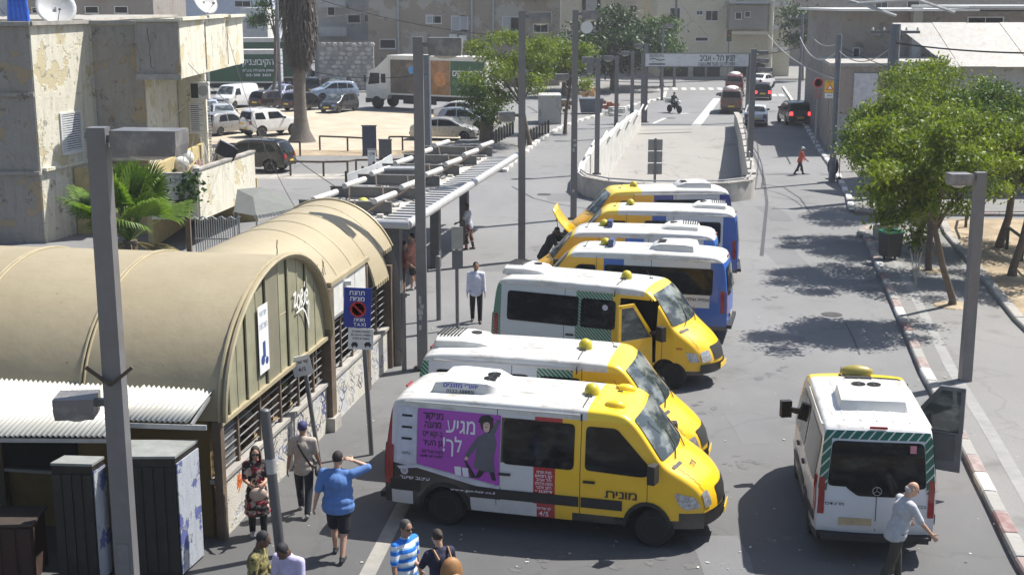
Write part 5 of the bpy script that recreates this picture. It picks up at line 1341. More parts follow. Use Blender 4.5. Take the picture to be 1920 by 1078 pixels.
sk([(.42, .06), (.42, .34), (.5, .38), (.54, .28), (.43, .2), (.56, .04)], .024); sk([(.62, .05), (.63, .3)], .024); sk([(.63, .4), (.66, .5)], .02)
sk([(.7, .18), (.84, .2), (.8, .32), (.71, .28), (.7, .1), (.78, .02), (.88, .06)], .024); sk([(.12, -.02), (.3, .0), (.5, .0), (.66, -.12), (.78, -.3), (.84, -.5), (.86, -.12), (.9, .02)], .02)
gt.build('graffiti', GRAF, MH)
# low graffitied wall, bars, pillars
GW = plaster('graffitied whitewash', (.58, .56, .5), (.42, .44, .5), (.27, .25, .2), .6, .7, 1.3)
x_ = .32
while x_ < 6.0:
    m = MB(); m.box((x_+.3, .08+rd.uniform(-.01, .01), .5), (.585, .12, 1.0)); m.build('wall_panel', GW, MH); x_ += .6
m = MB(); m.box((3.1, .08, 1.04), (5.95, .22, .07)); m.build('wall_coping', CONC, MH)
m = MB(); m.box((8.8, .08, .5), (4.9, .14, 1.0)); m.build('wall_panel', GW, MH); m = MB(); m.box((8.8, .08, 1.04), (4.9, .24, .07)); m.build('wall_coping', CONC, MH)
OR_ = plain('orange spray paint', (.6, .13, .02), .7)
m = MB()
for i in range(9):
    a_ = rd.uniform(0, 3.1); c_ = Vector((.95+rd.uniform(-.1, .1), .012, .78+rd.uniform(-.12, .12))); m.beam(c_-Vector((math.cos(a_), 0, math.sin(a_)))*.12, c_+Vector((math.cos(a_), 0, math.sin(a_)))*.12, .006, .035)
m.build('graffiti', OR_, MH)
for k, cc in enumerate(((.1, .13, .3), (.2, .2, .22), (.05, .05, .06))):
    m = MB()
    for i in range(22):
        x_ = rd.uniform(1.5, 5.9) if i < 14 else rd.uniform(6.7, 11); z_ = rd.uniform(.25, .85); pts = [(x_+.12*math.cos(t*1.3+i)*(1+.2*t), .012-.0015*k, z_+.14*math.sin(t*1.1+k)) for t in range(5)]
        for a_, b_ in zip(pts, pts[1:]): m.beam(a_, b_, .004, .022)
    m.build('graffiti', plain('spray %d' % k, cc, .7), MH)
for x_ in (1.15, 2.25, 3.35, 4.4, 5.35): m = MB(); m.box((x_, .08, 1.57), (.07, .07, 1.0)); m.build('post', BROWNP, MH)
for k in range(6):
    for a_, b_ in ((.35, 1.12), (1.18, 2.22), (2.28, 3.32), (3.38, 4.37), (4.43, 5.32), (5.38, 6.0)):
        m = MB(); m.beam((a_, .08, 1.17+k*.155), (b_, .08, 1.17+k*.155+.01*(k % 2)), .018, .018); m.build('bar', GALV, MH)
m = MB()
for i in range(26): m.beam((.36+i*.03, .11, 1.08), (.36+i*.03, .11, 2.04), .005, .005)
for i in range(28): m.beam((.34, .11, 1.1+i*.034), (1.14, .11, 1.1+i*.034), .005, .005)
m.build('wire_mesh', GALV, MH)
for x_, w_, t_ in ((.2, .16, 2.1), (6.22, .3, 3.08), (9.15, .2, 3.0), (11.2, .28, 2.6)):
    m = MB(); m.box((x_, .03, t_/2), (w_, w_*.9, t_)); m.build('pillar', BROWNP, MH)
m = MB(); m.box((6.22, .03, .15), (.46, .4, .3)); m.build('pillar_base', CONC, MH)
m = MB(); m.box((7.75, -.03, 3.14), (2.95, .12, .09)); m.build('eave_beam', RTRIM, MH)
for x_ in (6.82, 7.72, 8.62): m = MB(); m.box((x_, -.02, 2.74), (.87, .03, .74)); m.build('white_panel', WHITE, MH)
m = MB(); m.box((7.75, .02, 2.33), (2.9, .08, .06)); m.box((9.0+.7, .02, 2.35), (4.0, .06, .05)); m.build('rail', GALV, MH)
for k in range(7):
    for a_, b_ in ((6.4, 7.3), (7.34, 9.05), (9.3, 11.05)): m = MB(); m.beam((a_, .08, 1.2+k*.16), (b_, .08, 1.2+k*.16), .018, .018); m.build('bar', GALV, MH)
for x_ in (7.32, 8.2, 10.2): m = MB(); m.box((x_, .08, 1.6), (.06, .06, 1.2)); m.build('post', BROWNP, MH)
m = MB(); m.box((7.45, -.08, 2.95), (.22, .14, .1), rot=Matrix.Rotation(.4, 3, 'Z')); m.build('camera_box', WHITE, MH)
m = MB()
for q in range(5): m.tube([(6.3, .1, 3.0), (6.3+rd.uniform(-.2, .25), .1, 3.25), (6.3+rd.uniform(-.4, .4), .1, 3.5+rd.uniform(0, .2))], .006, 4)
m.tube([(3.28, 0, 4.3), (3.32, 0, 4.42), (3.3, 0, 4.5), (3.34, 0, 4.62)], .01, 4); m.build('stray_wire', DARKM, MH)
# inside
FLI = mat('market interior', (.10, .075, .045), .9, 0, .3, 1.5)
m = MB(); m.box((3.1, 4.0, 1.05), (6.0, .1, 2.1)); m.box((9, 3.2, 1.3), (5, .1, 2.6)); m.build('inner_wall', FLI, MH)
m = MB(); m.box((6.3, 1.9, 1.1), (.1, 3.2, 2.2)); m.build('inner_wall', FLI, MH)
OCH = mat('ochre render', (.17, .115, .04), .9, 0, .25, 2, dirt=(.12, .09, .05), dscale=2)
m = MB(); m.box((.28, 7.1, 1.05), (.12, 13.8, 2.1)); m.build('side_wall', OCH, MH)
m = MB(); m.box((.2, 3.35, 1.45), (.06, 1.5, .75)); m.build('window', DARKIN, MH); m = MB(); m.box((.17, 3.3, 1.03), (.1, 2.4, .05)); m.build('window_sill', CONC, MH)
for i in range(5):
    for k in range(2):
        c_ = thing('crate', 'wooden crate stacked behind the market bars, %s of the %s pair' % (('lower', 'upper')[k], ('first', 'second', 'third', 'fourth', 'fifth')[i]), 'crate', (0, 0, 0), 0, 'crates inside the market')
        p = Vector((-4.93, 20.95, 0))+Vector((.1676, .9859, 0))*(1.3+i*1.05)+Vector((-.9859, .1676, 0))*(.75+.1*k); c_.location = (p.x, p.y, .0+k*.62); c_.rotation_euler = (0, 0, ANG+.2*k)
        for s_ in (-1, 1):
            for z_ in (.1, .3, .5):
                m = MB(); m.box((0, s_*.25, z_), (.7, .02, .13)); m.build('slat', mat('crate wood', (.33, .24, .14), .9, 0, .3, 6), c_)
                m = MB(); m.box((s_*.35, 0, z_), (.02, .5, .13)); m.build('slat', mat('crate wood', (.33, .24, .14), .9), c_)
        m = MB(); m.sph((0, 0, .5), (.3, .2, .12), 10, 6); m.build('contents', mat('crate contents %d' % (i % 3), [(.3, .15, .05), (.2, .2, .08), (.35, .3, .22)][i % 3], .8, 0, .4, 14), c_)
# corrugated awning
AW = thing('awning', 'white corrugated sheet awning over the dark kiosk in the lower left corner', 'awning')
COR = mat('white corrugated sheet', (.52, .515, .47), .5, .1, .05, 2, dirt=(.5, .47, .38), dscale=1.5, damt=.5)
def corr(x0, x1, yt0, yt1, yb0, yb1, zt, zb, pitch):
    m = MB(); n = int((x1-x0)/pitch*6); vs = []
    for i in range(n+1):
        t = i/n; x = x0+(x1-x0)*t; wv = .018*math.sin(2*math.pi*t*(x1-x0)/pitch)
        vs += [(x+.1, yt0+(yt1-yt0)*t, zt+wv), (x-.05, (yt0+(yt1-yt0)*t+yb0+(yb1-yb0)*t)/2, (zt+zb)/2+wv), (x-.2, yb0+(yb1-yb0)*t, zb+wv)]
    m.add(vs, [(3*i+k, 3*i+k+1, 3*i+k+4, 3*i+k+3) for i in range(n) for k in (0, 1)]); o = m.build('corrugated_sheet', COR, AW, 60)
    md = o.modifiers.new('t', 'SOLIDIFY'); md.thickness = .008
for i, (a_, b_) in enumerate(((-13.0, -11.0), (-11.02, -9.2), (-9.22, -7.72), (-7.74, -6.25))): corr(a_, b_, 22.25+.155*(-9-a_)-.3, 22.25+.155*(-9-b_)-.3, 20.05+.02*(-6.2-a_), 20.05+.02*(-6.2-b_), 2.63+.006*i, 2.19+.006*i, .088)
corr(-6.3, -5.05, 21.5, 21.32, 20.62, 20.5, 2.665, 2.3, .088)
m = MB(); m.beam((-6.4, 20.6, 2.22), (-4.95, 20.45, 2.22), .05, .08); m.beam((-5.0, 21.3, 2.58), (-5.2, 20.5, 2.25), .04, .05); m.beam((-5.0, 21.3, 2.6), (-5.0, 21.3, 1.9), .04, .04); m.beam((-13, 20.25, 2.12), (-6.3, 20.1, 2.12), .05, .07); m.build('frame', GALV, AW)
def kiosk(label, cor, top, side_m, lean=0):
    t = thing('kiosk', label, 'kiosk'); m = MB(); m.prism(cor, 0, top-.06); m.build('body', mat('black streaked steel', (.016, .012, .011), .6, .2, .4, 3, dirt=(.045, .04, .036), dscale=4), t)
    c_ = sum((Vector((*p, 0)) for p in cor), Vector())/len(cor); big = [tuple((Vector((*p, 0))-c_)*1.02+c_)[:2] for p in cor]
    m = MB(); m.prism(big, top-.06, top-.02); m.build('lid', mat('dusty lid', (.22, .23, .22), .8, 0, .15, 4, dirt=(.12, .12, .12)), t)
    a, b = Vector((*cor[0], 0)), Vector((*cor[1], 0)); d = (b-a); n = Vector((d.y, -d.x, 0)).normalized(); k = max(2, int(d.length/.16))
    for i in range(k):
        p = a+d*((i+.5)/k)+n*.012; m = MB(); m.box((p.x, p.y, top/2-.05), (d.length/k*.86, .02, top-.3), rz=math.atan2(d.y, d.x)); m.build('door_slat', mat('dark slat', (.022, .02, .02), .5, .3, .3, 5), t)
    a, b = Vector((*cor[1], 0)), Vector((*cor[2], 0)); d = (b-a); n = Vector((d.y, -d.x, 0)).normalized(); p = (a+b)/2+n*.015
    m = MB(); m.box((p.x, p.y, top/2-.05), (d.length*.96, .02, top-.2), rz=math.atan2(d.y, d.x)); s_ = m.build('side_panel', side_m, t)
    return t
GS = plaster('graffitied kiosk side', (.42, .45, .5), (.08, .1, .3), (.1, .1, .14), .5, .95, 2.2)
kiosk('smaller black steel kiosk under the corrugated awning', [(-7.15, 19.45), (-6.5, 19.4), (-6.42, 19.75), (-7.05, 19.8)], 2.0, GS)
kiosk('larger black steel kiosk with a blue and white graffitied side', [(-6.3, 19.6), (-5.27, 19.62), (-5.1, 20.4), (-6.15, 20.4)], 2.05, GS)

t = thing('shade_filler', 'dark brown added shade-deepening counter under the awning at the left edge', 'shade filler', (-8.5, 19.75, 0), .05)  # dark box added to deepen the shade under the awning
m = MB(); m.box((0, 0, .48), (1.9, .7, .96)); m.build('filler', mat('dark filler brown', (.035, .018, .012), .8, 0, .4, 3, dirt=(.06, .02, .015)), t)
m = MB(); m.box((0, -.02, .98), (2.0, .8, .04)); m.build('filler_top', mat('dark filler top', (.04, .03, .025), .7), t)
for k in range(8): m = MB(); m.box((-.85+k*.24, -.36, .48), (.2, .02, .85)); m.build('board', mat('dark filler brown', (.035, .018, .012), .8), t)
# ================================================================ bus shelter roof
BS = thing('bus_shelter', 'long open steel bus shelter roof with white pipes, cross beams and debris on its deck', 'bus shelter', (-2.9, 36.45, 0), math.atan2(16.6, 3.1))
Lc, Wc = 17.0, 3.35     # local x along the road edge, y inwards
DECK = mat('littered roof deck', (.5, .48, .45), .9, 0, .3, 3, .03, 9, dirt=(.16, .14, .12), dscale=2.6, damt=.9)
m = MB(); m.box((Lc/2, Wc/2+.5, 2.76), (Lc-.2, Wc-1.25, .06)); m.build('deck', DECK, BS)
FASC = mat('white fascia pipe', (.46, .46, .46), .4, .2, .06, 3)
m = MB(); m.tube([(-.05, 0, 2.85), (Lc, 0, 2.85)], .13, 12); m.build('fascia_pipe', FASC, BS)
m = MB(); m.tube([(0, -.05, 2.85), (0, Wc+.3, 2.85)], .13, 12); m.build('fascia_pipe', FASC, BS)
n = 34
for i in range(n):
    m = MB(); m.box((.2+i*(Lc-.3)/n, .55, 2.82), (.2, .95, .03)); m.build('louvre', FASC, BS)
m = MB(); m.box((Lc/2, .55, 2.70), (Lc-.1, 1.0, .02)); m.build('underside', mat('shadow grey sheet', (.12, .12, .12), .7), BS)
for i in range(6):
    x = 1.9+i*(Lc-2.1)/5; m = MB(); m.box((x, Wc/2+.75, 2.98), (.05, Wc-.5, .34)); m.box((x, Wc/2+.75, 3.16), (.16, Wc-.5, .03)); m.box((x, Wc/2+.75, 2.83), (.16, Wc-.5, .03)); m.build('cross_beam', mat('grey channel beam', (.17, .165, .16), .6, .3, .15, 3), BS)
    for y in (1.35, 3.2):
        m = MB(); m.tube([(x-.45, y+.05, 3.24), (x+1.25, y-.1, 3.24)], .09, 10); m.build('roof_pipe', mat('dusty pipe', (.5, .49, .47), .6, 0, .15, 3), BS)
    for y, s in ((2.1, 1), (3.2, 1), (1.2, -1)):
        m = MB(); m.beam((x-.1, y, 3.2), (x-1.7, y-.5*s, 2.84), .05, .05); m.build('brace', DARKM, BS)
for x in (3.0, 8.0, 12.5):
    for y in (1.2,): m = MB(); m.box((x, y, 1.35), (.35, .3, 2.7)); m.build('post', mat('shelter post', (.12, .12, .125), .6, .3), BS)
rd = random.Random(21); m = MB()
for i in range(240):
    x, y = rd.uniform(.3, Lc-.3), rd.uniform(1.2, 3.5); s = rd.uniform(.04, .18)
    m.box((x, y, 2.8+s*.25), (s*rd.uniform(.5, 2.5), s, s*.5), rot=Matrix.Rotation(rd.uniform(0, 3), 3, 'Z') @ Matrix.Rotation(rd.uniform(-.4, .4), 3, 'X'))
o = m.build('debris', mat('mixed rubbish', (.5, .48, .44), .9, 0, .4, 7, dirt=(.1, .09, .07), dscale=6, damt=.6), BS); o['kind'] = 'stuff'
m = MB(); m.sph((3.3, 2.3, 2.93), (.2, .17, .14), 8, 6); m.build('rubbish_bag', mat('yellow bag', (.45, .45, .08), .6), BS, 60)
ob = thing('metal_cabinet', 'grey steel cabinet standing behind the bus shelter roof', 'cabinet', (-3.9, 45.6, 0)); m = MB(); m.box((0, 0, 1.65), (1.4, .6, 3.2)); m.build('body', POLE, ob); m = MB(); m.box((0, 0, 3.28), (1.5, .7, .06)); m.build('lid', GALV, ob)
for k in (-.35, .35): m = MB(); m.box((k, -.31, 1.7), (.66, .02, 2.9)); m.build('door', mat('cabinet door', (.16, .16, .17), .5), ob)
# ---------------------------------------------------------------- lamp posts
HEADM = mat('lamp housing', (.16, .16, .168), .45, .3, .08, 3, dirt=(.42, .4, .35), dscale=3, damt=.4)
def lamp(label, x, y, top, heads, w=.256, lean=(0, 0), base=True, group='square grey street lamp columns'):
    t = thing('street_lamp', label, 'street lamp', (x, y, 0), 0, group)
    m = MB(); a, b = w/2, w/2*.9; lx, ly = lean
    m.add([(-a, -a, -.02), (a, -a, -.02), (a, a, -.02), (-a, a, -.02), (-b+lx, -b+ly, top), (b+lx, -b+ly, top), (b+lx, b+ly, top), (-b+lx, b+ly, top)], [(0, 3, 2, 1), (4, 5, 6, 7), (0, 1, 5, 4), (1, 2, 6, 5), (2, 3, 7, 6), (3, 0, 4, 7)])
    m.build('pole', POLE, t)
    m = MB(); m.box((0, 0, .02), (w*1.7, w*1.7, .05)); m.build('base_plate', DARKM, t)
    m = MB(); m.box((-.0, -w*.51, 1.1), (w*.6, .01, .45)); m.build('access_door', mat('door grey', (.15, .15, .16), .5), t)
    for (sx, sy, z, L_, W_, H_) in heads:
        d = Vector((sx, sy, 0)).normalized(); an = math.atan2(d.y, d.x); p = Vector((lx*z/top, ly*z/top, z)); 
        m = MB(); m.beam(p+d*w*.4, p+d*(w*.5+.14), .1, .1); ar = m.build('arm', POLE, t)
        c = p+d*(w*.5+.12+L_/2)
        m = MB(); h1 = H_*.62
        vs = []
        for (k, zz) in ((.94, -h1), (1, -h1*.35), (1, H_-h1)):
            for (u, v) in ((-1, -1), (1, -1), (1, 1), (-1, 1)): vs.append(Vector((u*L_/2*k, v*W_/2*k, zz)))
        Rm = Matrix.Rotation(an, 3, 'Z'); vs = [Rm @ q+c for q in vs]
        m.add(vs, [(3, 2, 1, 0), (8, 9, 10, 11)]+[(4*i+j, 4*i+(j+1) % 4, 4*i+4+(j+1) % 4, 4*i+4+j) for i in (0, 1) for j in range(4)])
        hd = m.build('lamp_head', HEADM, t)
        m = MB(); m.sph(c-Vector((0, 0, h1-.01)), (L_*.36, W_*.36, .09), 14, 6); m.build('lamp_glass', mat('lamp diffuser', (.4, .4, .38), .25), hd, 60)
    return t
lamp('nearest square lamp post at the left with one head high and one low', -5.62, 18.0, 7.3, [(.99, -.12, 7.15, .92, .5, .34), (-.985, -.1, 3.42, .56, .5, .3)], .28)
kk = MB(); kk.beam((-5.62, 17.8, 3.72), (-5.95, 17.8, 3.98), .03, .05); kk.beam((-5.62, 17.8, 3.72), (-5.3, 17.8, 3.98), .03, .05); tag(kk.build('banner_bracket', DARKM), 'V-shaped dark bracket strapped to the nearest lamp post', 'bracket')
lamp('lamp post between the market hall and the parked minibuses, single head to the right', -2.22, 31.74, 8.12, [(1, -.05, 7.95, .8, .42, .42)])
lamp('lamp post rising behind the white and green minibus beside the left road', .34, 45.6, 8.6, [(1, -.05, 8.42, .75, .42, .36), (-1, -.1, 5.1, .55, .4, .3)])
lamp('lamp post at the bend of the left road in front of the ramp', 2.57, 54.7, 8.55, [(1, -.05, 8.4, .7, .4, .36), (-1, 0, 5.9, .55, .4, .26)])
lamp('first of the short lamp posts along the left parapet of the ramp', 4.45, 69.2, 6.05, [(-1, 0, 5.95, .6, .4, .3), (-1, 0, 5.55, .35, .35, .5)])
lamp('second of the short lamp posts along the left parapet of the ramp', 6.85, 87.4, 5.35, [(-1, 0, 5.25, .65, .4, .3)])
lamp('third of the short lamp posts along the left parapet of the ramp', 8.6, 95.5, 5.35, [(-1, 0, 5.25, .6, .4, .28)])
lamp('lamp post at the left foot of the height gantry', 9.9, 99, 5.75, [(-1, 0, 5.65, .6, .4, .28)], .32)
lamp('lamp post in front of the right end of the gantry board, several heads stacked', 12.28, 68.2, 6.5, [(1, 0, 6.35, .45, .4, .2), (1, 0, 5.95, .5, .4, .2), (1, 0, 5.5, .7, .4, .2)], .3)
lamp('shorter lamp post on the right pavement with its head to the left', 10.8, 30.35, 5.1, [(-1, -.05, 4.98, .5, .42, .26)])
lamp('thin pale lamp column beyond the gantry on the far left pavement', 13.6, 121, 6.8, [(1, 0, 6.7, .7, .4, .3)], .22)
lamp('tall lamp column behind the gantry with twin heads', 17.0, 140, 10.2, [(1, 0, 9.9, .8, .4, .3), (-1, 0, 9.9, .8, .4, .3)], .26)
rd = random.Random(31)
def stickers(x, y, w, zs, col):
    m = MB()
    for z in zs: m.box((x+rd.uniform(-.04, .04), y-w*.51-.004, z), (rd.uniform(.06, .14), .004, rd.uniform(.08, .2)), rot=Matrix.Rotation(rd.uniform(-.2, .2), 3, 'Y'))
    return m
tag(stickers(-2.22, 31.74, .256, (1.1, 1.35, 1.5, 1.62, 1.8), 0).build('sticker', mat('torn paper', (.42, .42, .40), .8, 0, .3, 20)), 'torn paper stickers on the lamp post beside the parked minibuses', 'sticker')
tag(stickers(2.57, 54.7, .256, (1.2, 2.9, 3.1, 3.3), 0).build('sticker', mat('torn paper', (.42, .42, .40), .8)), 'pale stickers on the lamp post at the bend in front of the ramp', 'sticker')
def roundpost(name, label, cat, p, top, r, mt=POLE, group=None, lean=(0, 0), band=None):
    t = thing(name, label, cat, (p[0], p[1], p[2] if len(p) > 2 else 0), 0, group); m = MB(); m.tube([(0, 0, 0), (lean[0], lean[1], top)], r, 12); m.build('pole', mt, t, 40)
    m = MB(); m.sph((lean[0], lean[1], top), (r, r, r*.5), 10, 6); m.build('cap', mt, t, 60)
    if band: 
        k0, k1 = band[0]/top, band[1]/top; m = MB(); m.tube([(lean[0]*k0, lean[1]*k0, band[0]), (lean[0]*k1, lean[1]*k1, band[1])], r+.004, 12); m.build('reflective_band', mat('silver band', (.4, .4, .4), .4, .3), t, 40)
    return t
roundpost('post', 'leaning round steel post beside the woman in the floral dress', 'post', (-3.83, 20.45), 2.5, .085, mat('dark grey post', (.12, .12, .125), .5, .4, .1, 4), None, (-.16, 0), (1.45, 1.7))
roundpost('post', 'plain square-shouldered post between the market wall and the lamp post', 'post', (-2.67, 31.6), 1.95, .06)
roundpost('post', 'plain slim post beyond the market pillar near the shelter', 'post', (-2.1, 36.9), 1.85, .07)
def sign_board(parent, c, w, h, mt, rz=0, tilt=0, name='sign_plate', t=.02):
    m = MB(); Rm = Matrix.Rotation(rz, 3, 'Z') @ Matrix.Rotation(tilt, 3, 'Y')
    m.box(c, (w, t, h), rot=Rm); return m.build(name, mt, parent)
SBLUE = mat('sign blue', (.012, .035, .28), .4, 0, .08, 6); SWHITE = mat('sign white', (.72, .72, .72), .45, 0, .06, 6, dirt=(.35, .34, .32))
LW = plain('white print', (.8, .8, .8), .5); LB_ = plain('black print', (.015, .015, .02), .5); LR = plain('red print', (.5, .02, .02), .5); LP = plain('white vinyl', (.75, .72, .78), .45); LBL = plain('blue print', (.02, .05, .4), .5)
t = roundpost('taxi_sign', 'blue taxi rank sign with a white plate below it on a round pole', 'sign', (-2.84, 25.42), 3.0, .05, POLE, None, (-.12, 0))
tl = -.05; X_ = (math.cos(tl), 0, -math.sin(tl)*-1); 
def on(c, w, h, mt): return sign_board(t, c, w, h, mt, 0, .05)
on((-.2, -.09, 3.07), .54, .8, SBLUE); on((-.15, -.09, 2.44), .5, .43, SWHITE)
XD, UD = (1, 0, -.05), (.05, 0, 1)
text('תחנת', .13, LW, t, (-.2, -.105, 3.37), XD, UD); text('מוניות', .13, LW, t, (-.2, -.105, 3.25), XD, UD)
text('מוניות', .1, LW, t, (-.17, -.105, 2.83), XD, UD); text('TAXI', .1, LW, t, (-.165, -.105, 2.73), XD, UD, rtl=False)
m = MB(); m.lathe([(.16, 0), (.16, .005), (.125, .006), (.125, .0)], 28, (-.185, -.107, 3.04), 'Y'); m.box((-.185, -.106, 3.04), (.25, .004, .035), rot=Matrix.Rotation(.785, 3, 'Y')); m.build('no_parking_ring', LR, t)
text('החנייה מותרת', .065, LB_, t, (-.145, -.105, 2.59), XD, UD); text('למוניות בתחנה 20', .055, LB_, t, (-.145, -.105, 2.52), XD, UD); text('בקווים או אחרת', .055, LB_, t, (-.145, -.105, 2.45), XD, UD)
for dx in (-.13, .13):
    m = MB(); c = Vector((-.145+dx, -.104, 2.32)); m.box(c, (.13, .004, .05)); m.box(c+Vector((0, 0, .04)), (.09, .004, .03)); m.box(c+Vector((-.04, 0, -.035)), (.025, .004, .03)); m.box(c+Vector((.04, 0, -.035)), (.025, .004, .03)); m.build('taxi_pictogram', LB_, t)
t = roundpost('line_sign', 'small white route plate on a leaning pole by the market bars', 'sign', (-3.84, 25.0), 1.9, .045, POLE, None, (-.22, 0))
sign_board(t, (-.27, -.07, 2.0), .38, .4, SWHITE, 0, -.22, t=.03); XD, UD = (1, 0, .22), (-.22, 0, 1)
text('קווי שרות', .09, LB_, t, (-.29, -.09, 2.08), XD, UD); text('4/5', .11, LB_, t, (-.26, -.09, 1.93), XD, UD, rtl=False)
t = roundpost('bus_stop_sign', 'beige bus stop plate on a dark pole by the man in the white shirt', 'sign', (-1.52, 35.77), 2.75, .05)
sign_board(t, (.02, -.07, 2.6), .32, .62, mat('beige plate', (.4, .38, .32), .6, 0, .1, 5, dirt=(.25, .23, .2))); sign_board(t, (.02, -.07, 2.0), .3, .5, POLE)
t = thing('road_sign', 'back of a tall grey road sign standing in front of the ramp wall', 'sign', (6.75, 62.2, 0)); m = MB(); m.tube([(0, 0, 0), (0, 0, 2.6)], .06, 8); m.build('pole', POLE, t)
for z in (1.15, 1.72, 2.28): sign_board(t, (0, .08, z), .68, .52, mat('sign back grey', (.3, .3, .29), .5, .3, .1, 5), name='sign_panel')
# height gantry
t = thing('height_gantry', 'white car park height board spanning the ramp entrance', 'sign', (0, 0, 0)); a, b = YP(1210, 113, 98.8), YP(1403, 114, 98.8)
m = MB(); m.box(((a.x+b.x)/2, 98.8, a.z), (b.x-a.x, .25, .95)); m.build('board', SWHITE, t)
for s in (-1, 1): m = MB(); m.box(((a.x+b.x)/2, 98.66, a.z+s*.49), (b.x-a.x+.04, .06, .05)); m.build('frame', POLE, t)
m = MB(); m.box((b.x+.1, 98.9, (a.z+.5)/2), (.32, .32, a.z+.5)); m.build('pole', POLE, t)
m = MB(); m.box((a.x-.1, 98.9, (a.z+.5)/2), (.32, .32, a.z+.5)); m.build('pole', POLE, t)
cx = (a.x+b.x)/2
text('קניון תל - אביב', .62, LB_, t, (b.x-2.3, 98.66, a.z+.14), (1, 0, 0), (0, 0, 1), width=2.6); text('חניה לרכב מעל 1.90 גובה', .36, LB_, t, (b.x-2.35, 98.66, a.z-.3), (1, 0, 0), (0, 0, 1), width=2.7)
text('עירית תל אביב', .3, LB_, t, (a.x+.8, 98.66, a.z+.3), (1, 0, 0), (0, 0, 1), width=1.1)
m = MB(); m.tube([(a.x+.3, 98.65, a.z+.05), (a.x+.6, 98.65, a.z+.12), (a.x+1.0, 98.65, a.z-.02), (a.x+1.4, 98.65, a.z+.02)], .03, 5); m.beam((a.x+.25, 98.66, a.z-.3), (a.x+1.45, 98.66, a.z-.3), .01, .08); m.build('print', LB_, t)
# warning sign on the corner house
t = thing('warning_sign', 'yellow roadworks warning board on the corner house', 'sign', (19.85, 78.5, 0)); a = YP(1554, 190, 78.5); t.location.x = a.x
m = MB(); m.tube([(0, 0, .1), (0, 0, 3.9)], .05, 8); m.build('pole', POLE, t); sign_board(t, (0, -.08, 3.95), .6, .68, mat('warning yellow', (.75, .42, .01), .5)); sign_board(t, (0, -.08, 3.43), .55, .3, SWHITE)
m = MB(); m.add([(-.22, -.095, 3.78), (.22, -.095, 3.78), (0, -.095, 4.14)], [(0, 1, 2)]); m.build('warning_triangle', LR, t)
m = MB(); m.add([(-.13, -.1, 3.82), (.13, -.1, 3.82), (0, -.1, 4.04)], [(0, 1, 2)]); m.build('warning_triangle', LW, t)
text('זהירות', .11, LB_, t, (0, -.1, 4.22), (1, 0, 0), (0, 0, 1)); text('עבודות', .1, LB_, t, (0, -.1, 3.44), (1, 0, 0), (0, 0, 1))
t = thing('road_sign', 'round no-entry style sign above small plates on the corner house', 'sign', (18.5, 78.2, 0)); a = YP(1533, 170, 78.2); t.location.x = a.x
m = MB(); m.tube([(0, 0, .1), (0, 0, 4.2)], .05, 8); m.build('pole', POLE, t); m = MB(); m.lathe([(.28, 0), (.28, .03)], 20, (0, -.1, 4.2), 'Y'); d = m.build('disc', SWHITE, t)
m = MB(); m.lathe([(.28, 0), (.28, .01), (.21, .01), (.21, 0)], 20, (0, -.115, 4.2), 'Y'); m.build('ring', LR, t)
for k in range(2): sign_board(t, (0, -.08, 3.72-.3*k), .5, .24, mat('brown plate', (.2, .12, .1), .6))
# boards by the lot entrance
for (px0, py0, px1, py1, D, lab, mt_) in ((680, 236, 705, 292, 60, 'tall dark blue advertising panel seen almost edge on near the car park rail', mat('panel blue grey', (.06, .07, .11), .4)), (711, 262, 734, 300, 59, 'dark square notice board right of the tall blue grey panel', mat('panel grey', (.1, .1, .11), .5)), (690, 280, 704, 314, 57, 'small white notice hung on the pole below the tall panel', SWHITE)):
    a, b = YP(px0, py1, D), YP(px1, py0, D); t = thing('notice_board', lab, 'notice board', ((a.x+b.x)/2, D, 0)); m = MB(); m.box((0, 0, (a.z+b.z)/2), (b.x-a.x, .08, b.z-a.z)); m.build('panel', mt_, t); m = MB(); m.box((0, -.01, b.z), (b.x-a.x+.06, .1, .05)); m.box((0, -.01, a.z), (b.x-a.x+.06, .1, .05)); m.build('frame', POLE, t)
    m = MB(); m.tube([(.05, .08, 0), (.05, .08, b.z)], .05, 6); m.build('pole', POLE, t)
    if mt_ is SWHITE:
        for k in range(2): text(('דרך', 'חניה')[k], .16, LB_, t, (0, -.05, b.z-.2-.5*k), (1, 0, 0), (0, 0, 1), width=.26)
fn = thing('hoarding', 'white sheet hoarding in dark frames behind the bus shelter', 'hoarding')
for i, (px0, px1) in enumerate(((652, 682), (683, 703), (704, 718), (719, 731))):
    D = 50.5+i*1.3; a, b = YP(px0, 372-i*8, D), YP(px1, 326-i*9, D); m = MB(); m.beam((a.x, D, (a.z+b.z)/2), (b.x, D+1.1, (a.z+b.z)/2+.1), .05, b.z-a.z); m.build('sheet', mat('hoarding white', (.5, .52, .53), .6, 0, .1, 2), fn); m = MB(); m.box((a.x-.04, D, (b.z+.1)/2), (.09, .09, b.z+.1)); m.build('frame_post', DARKM, fn)
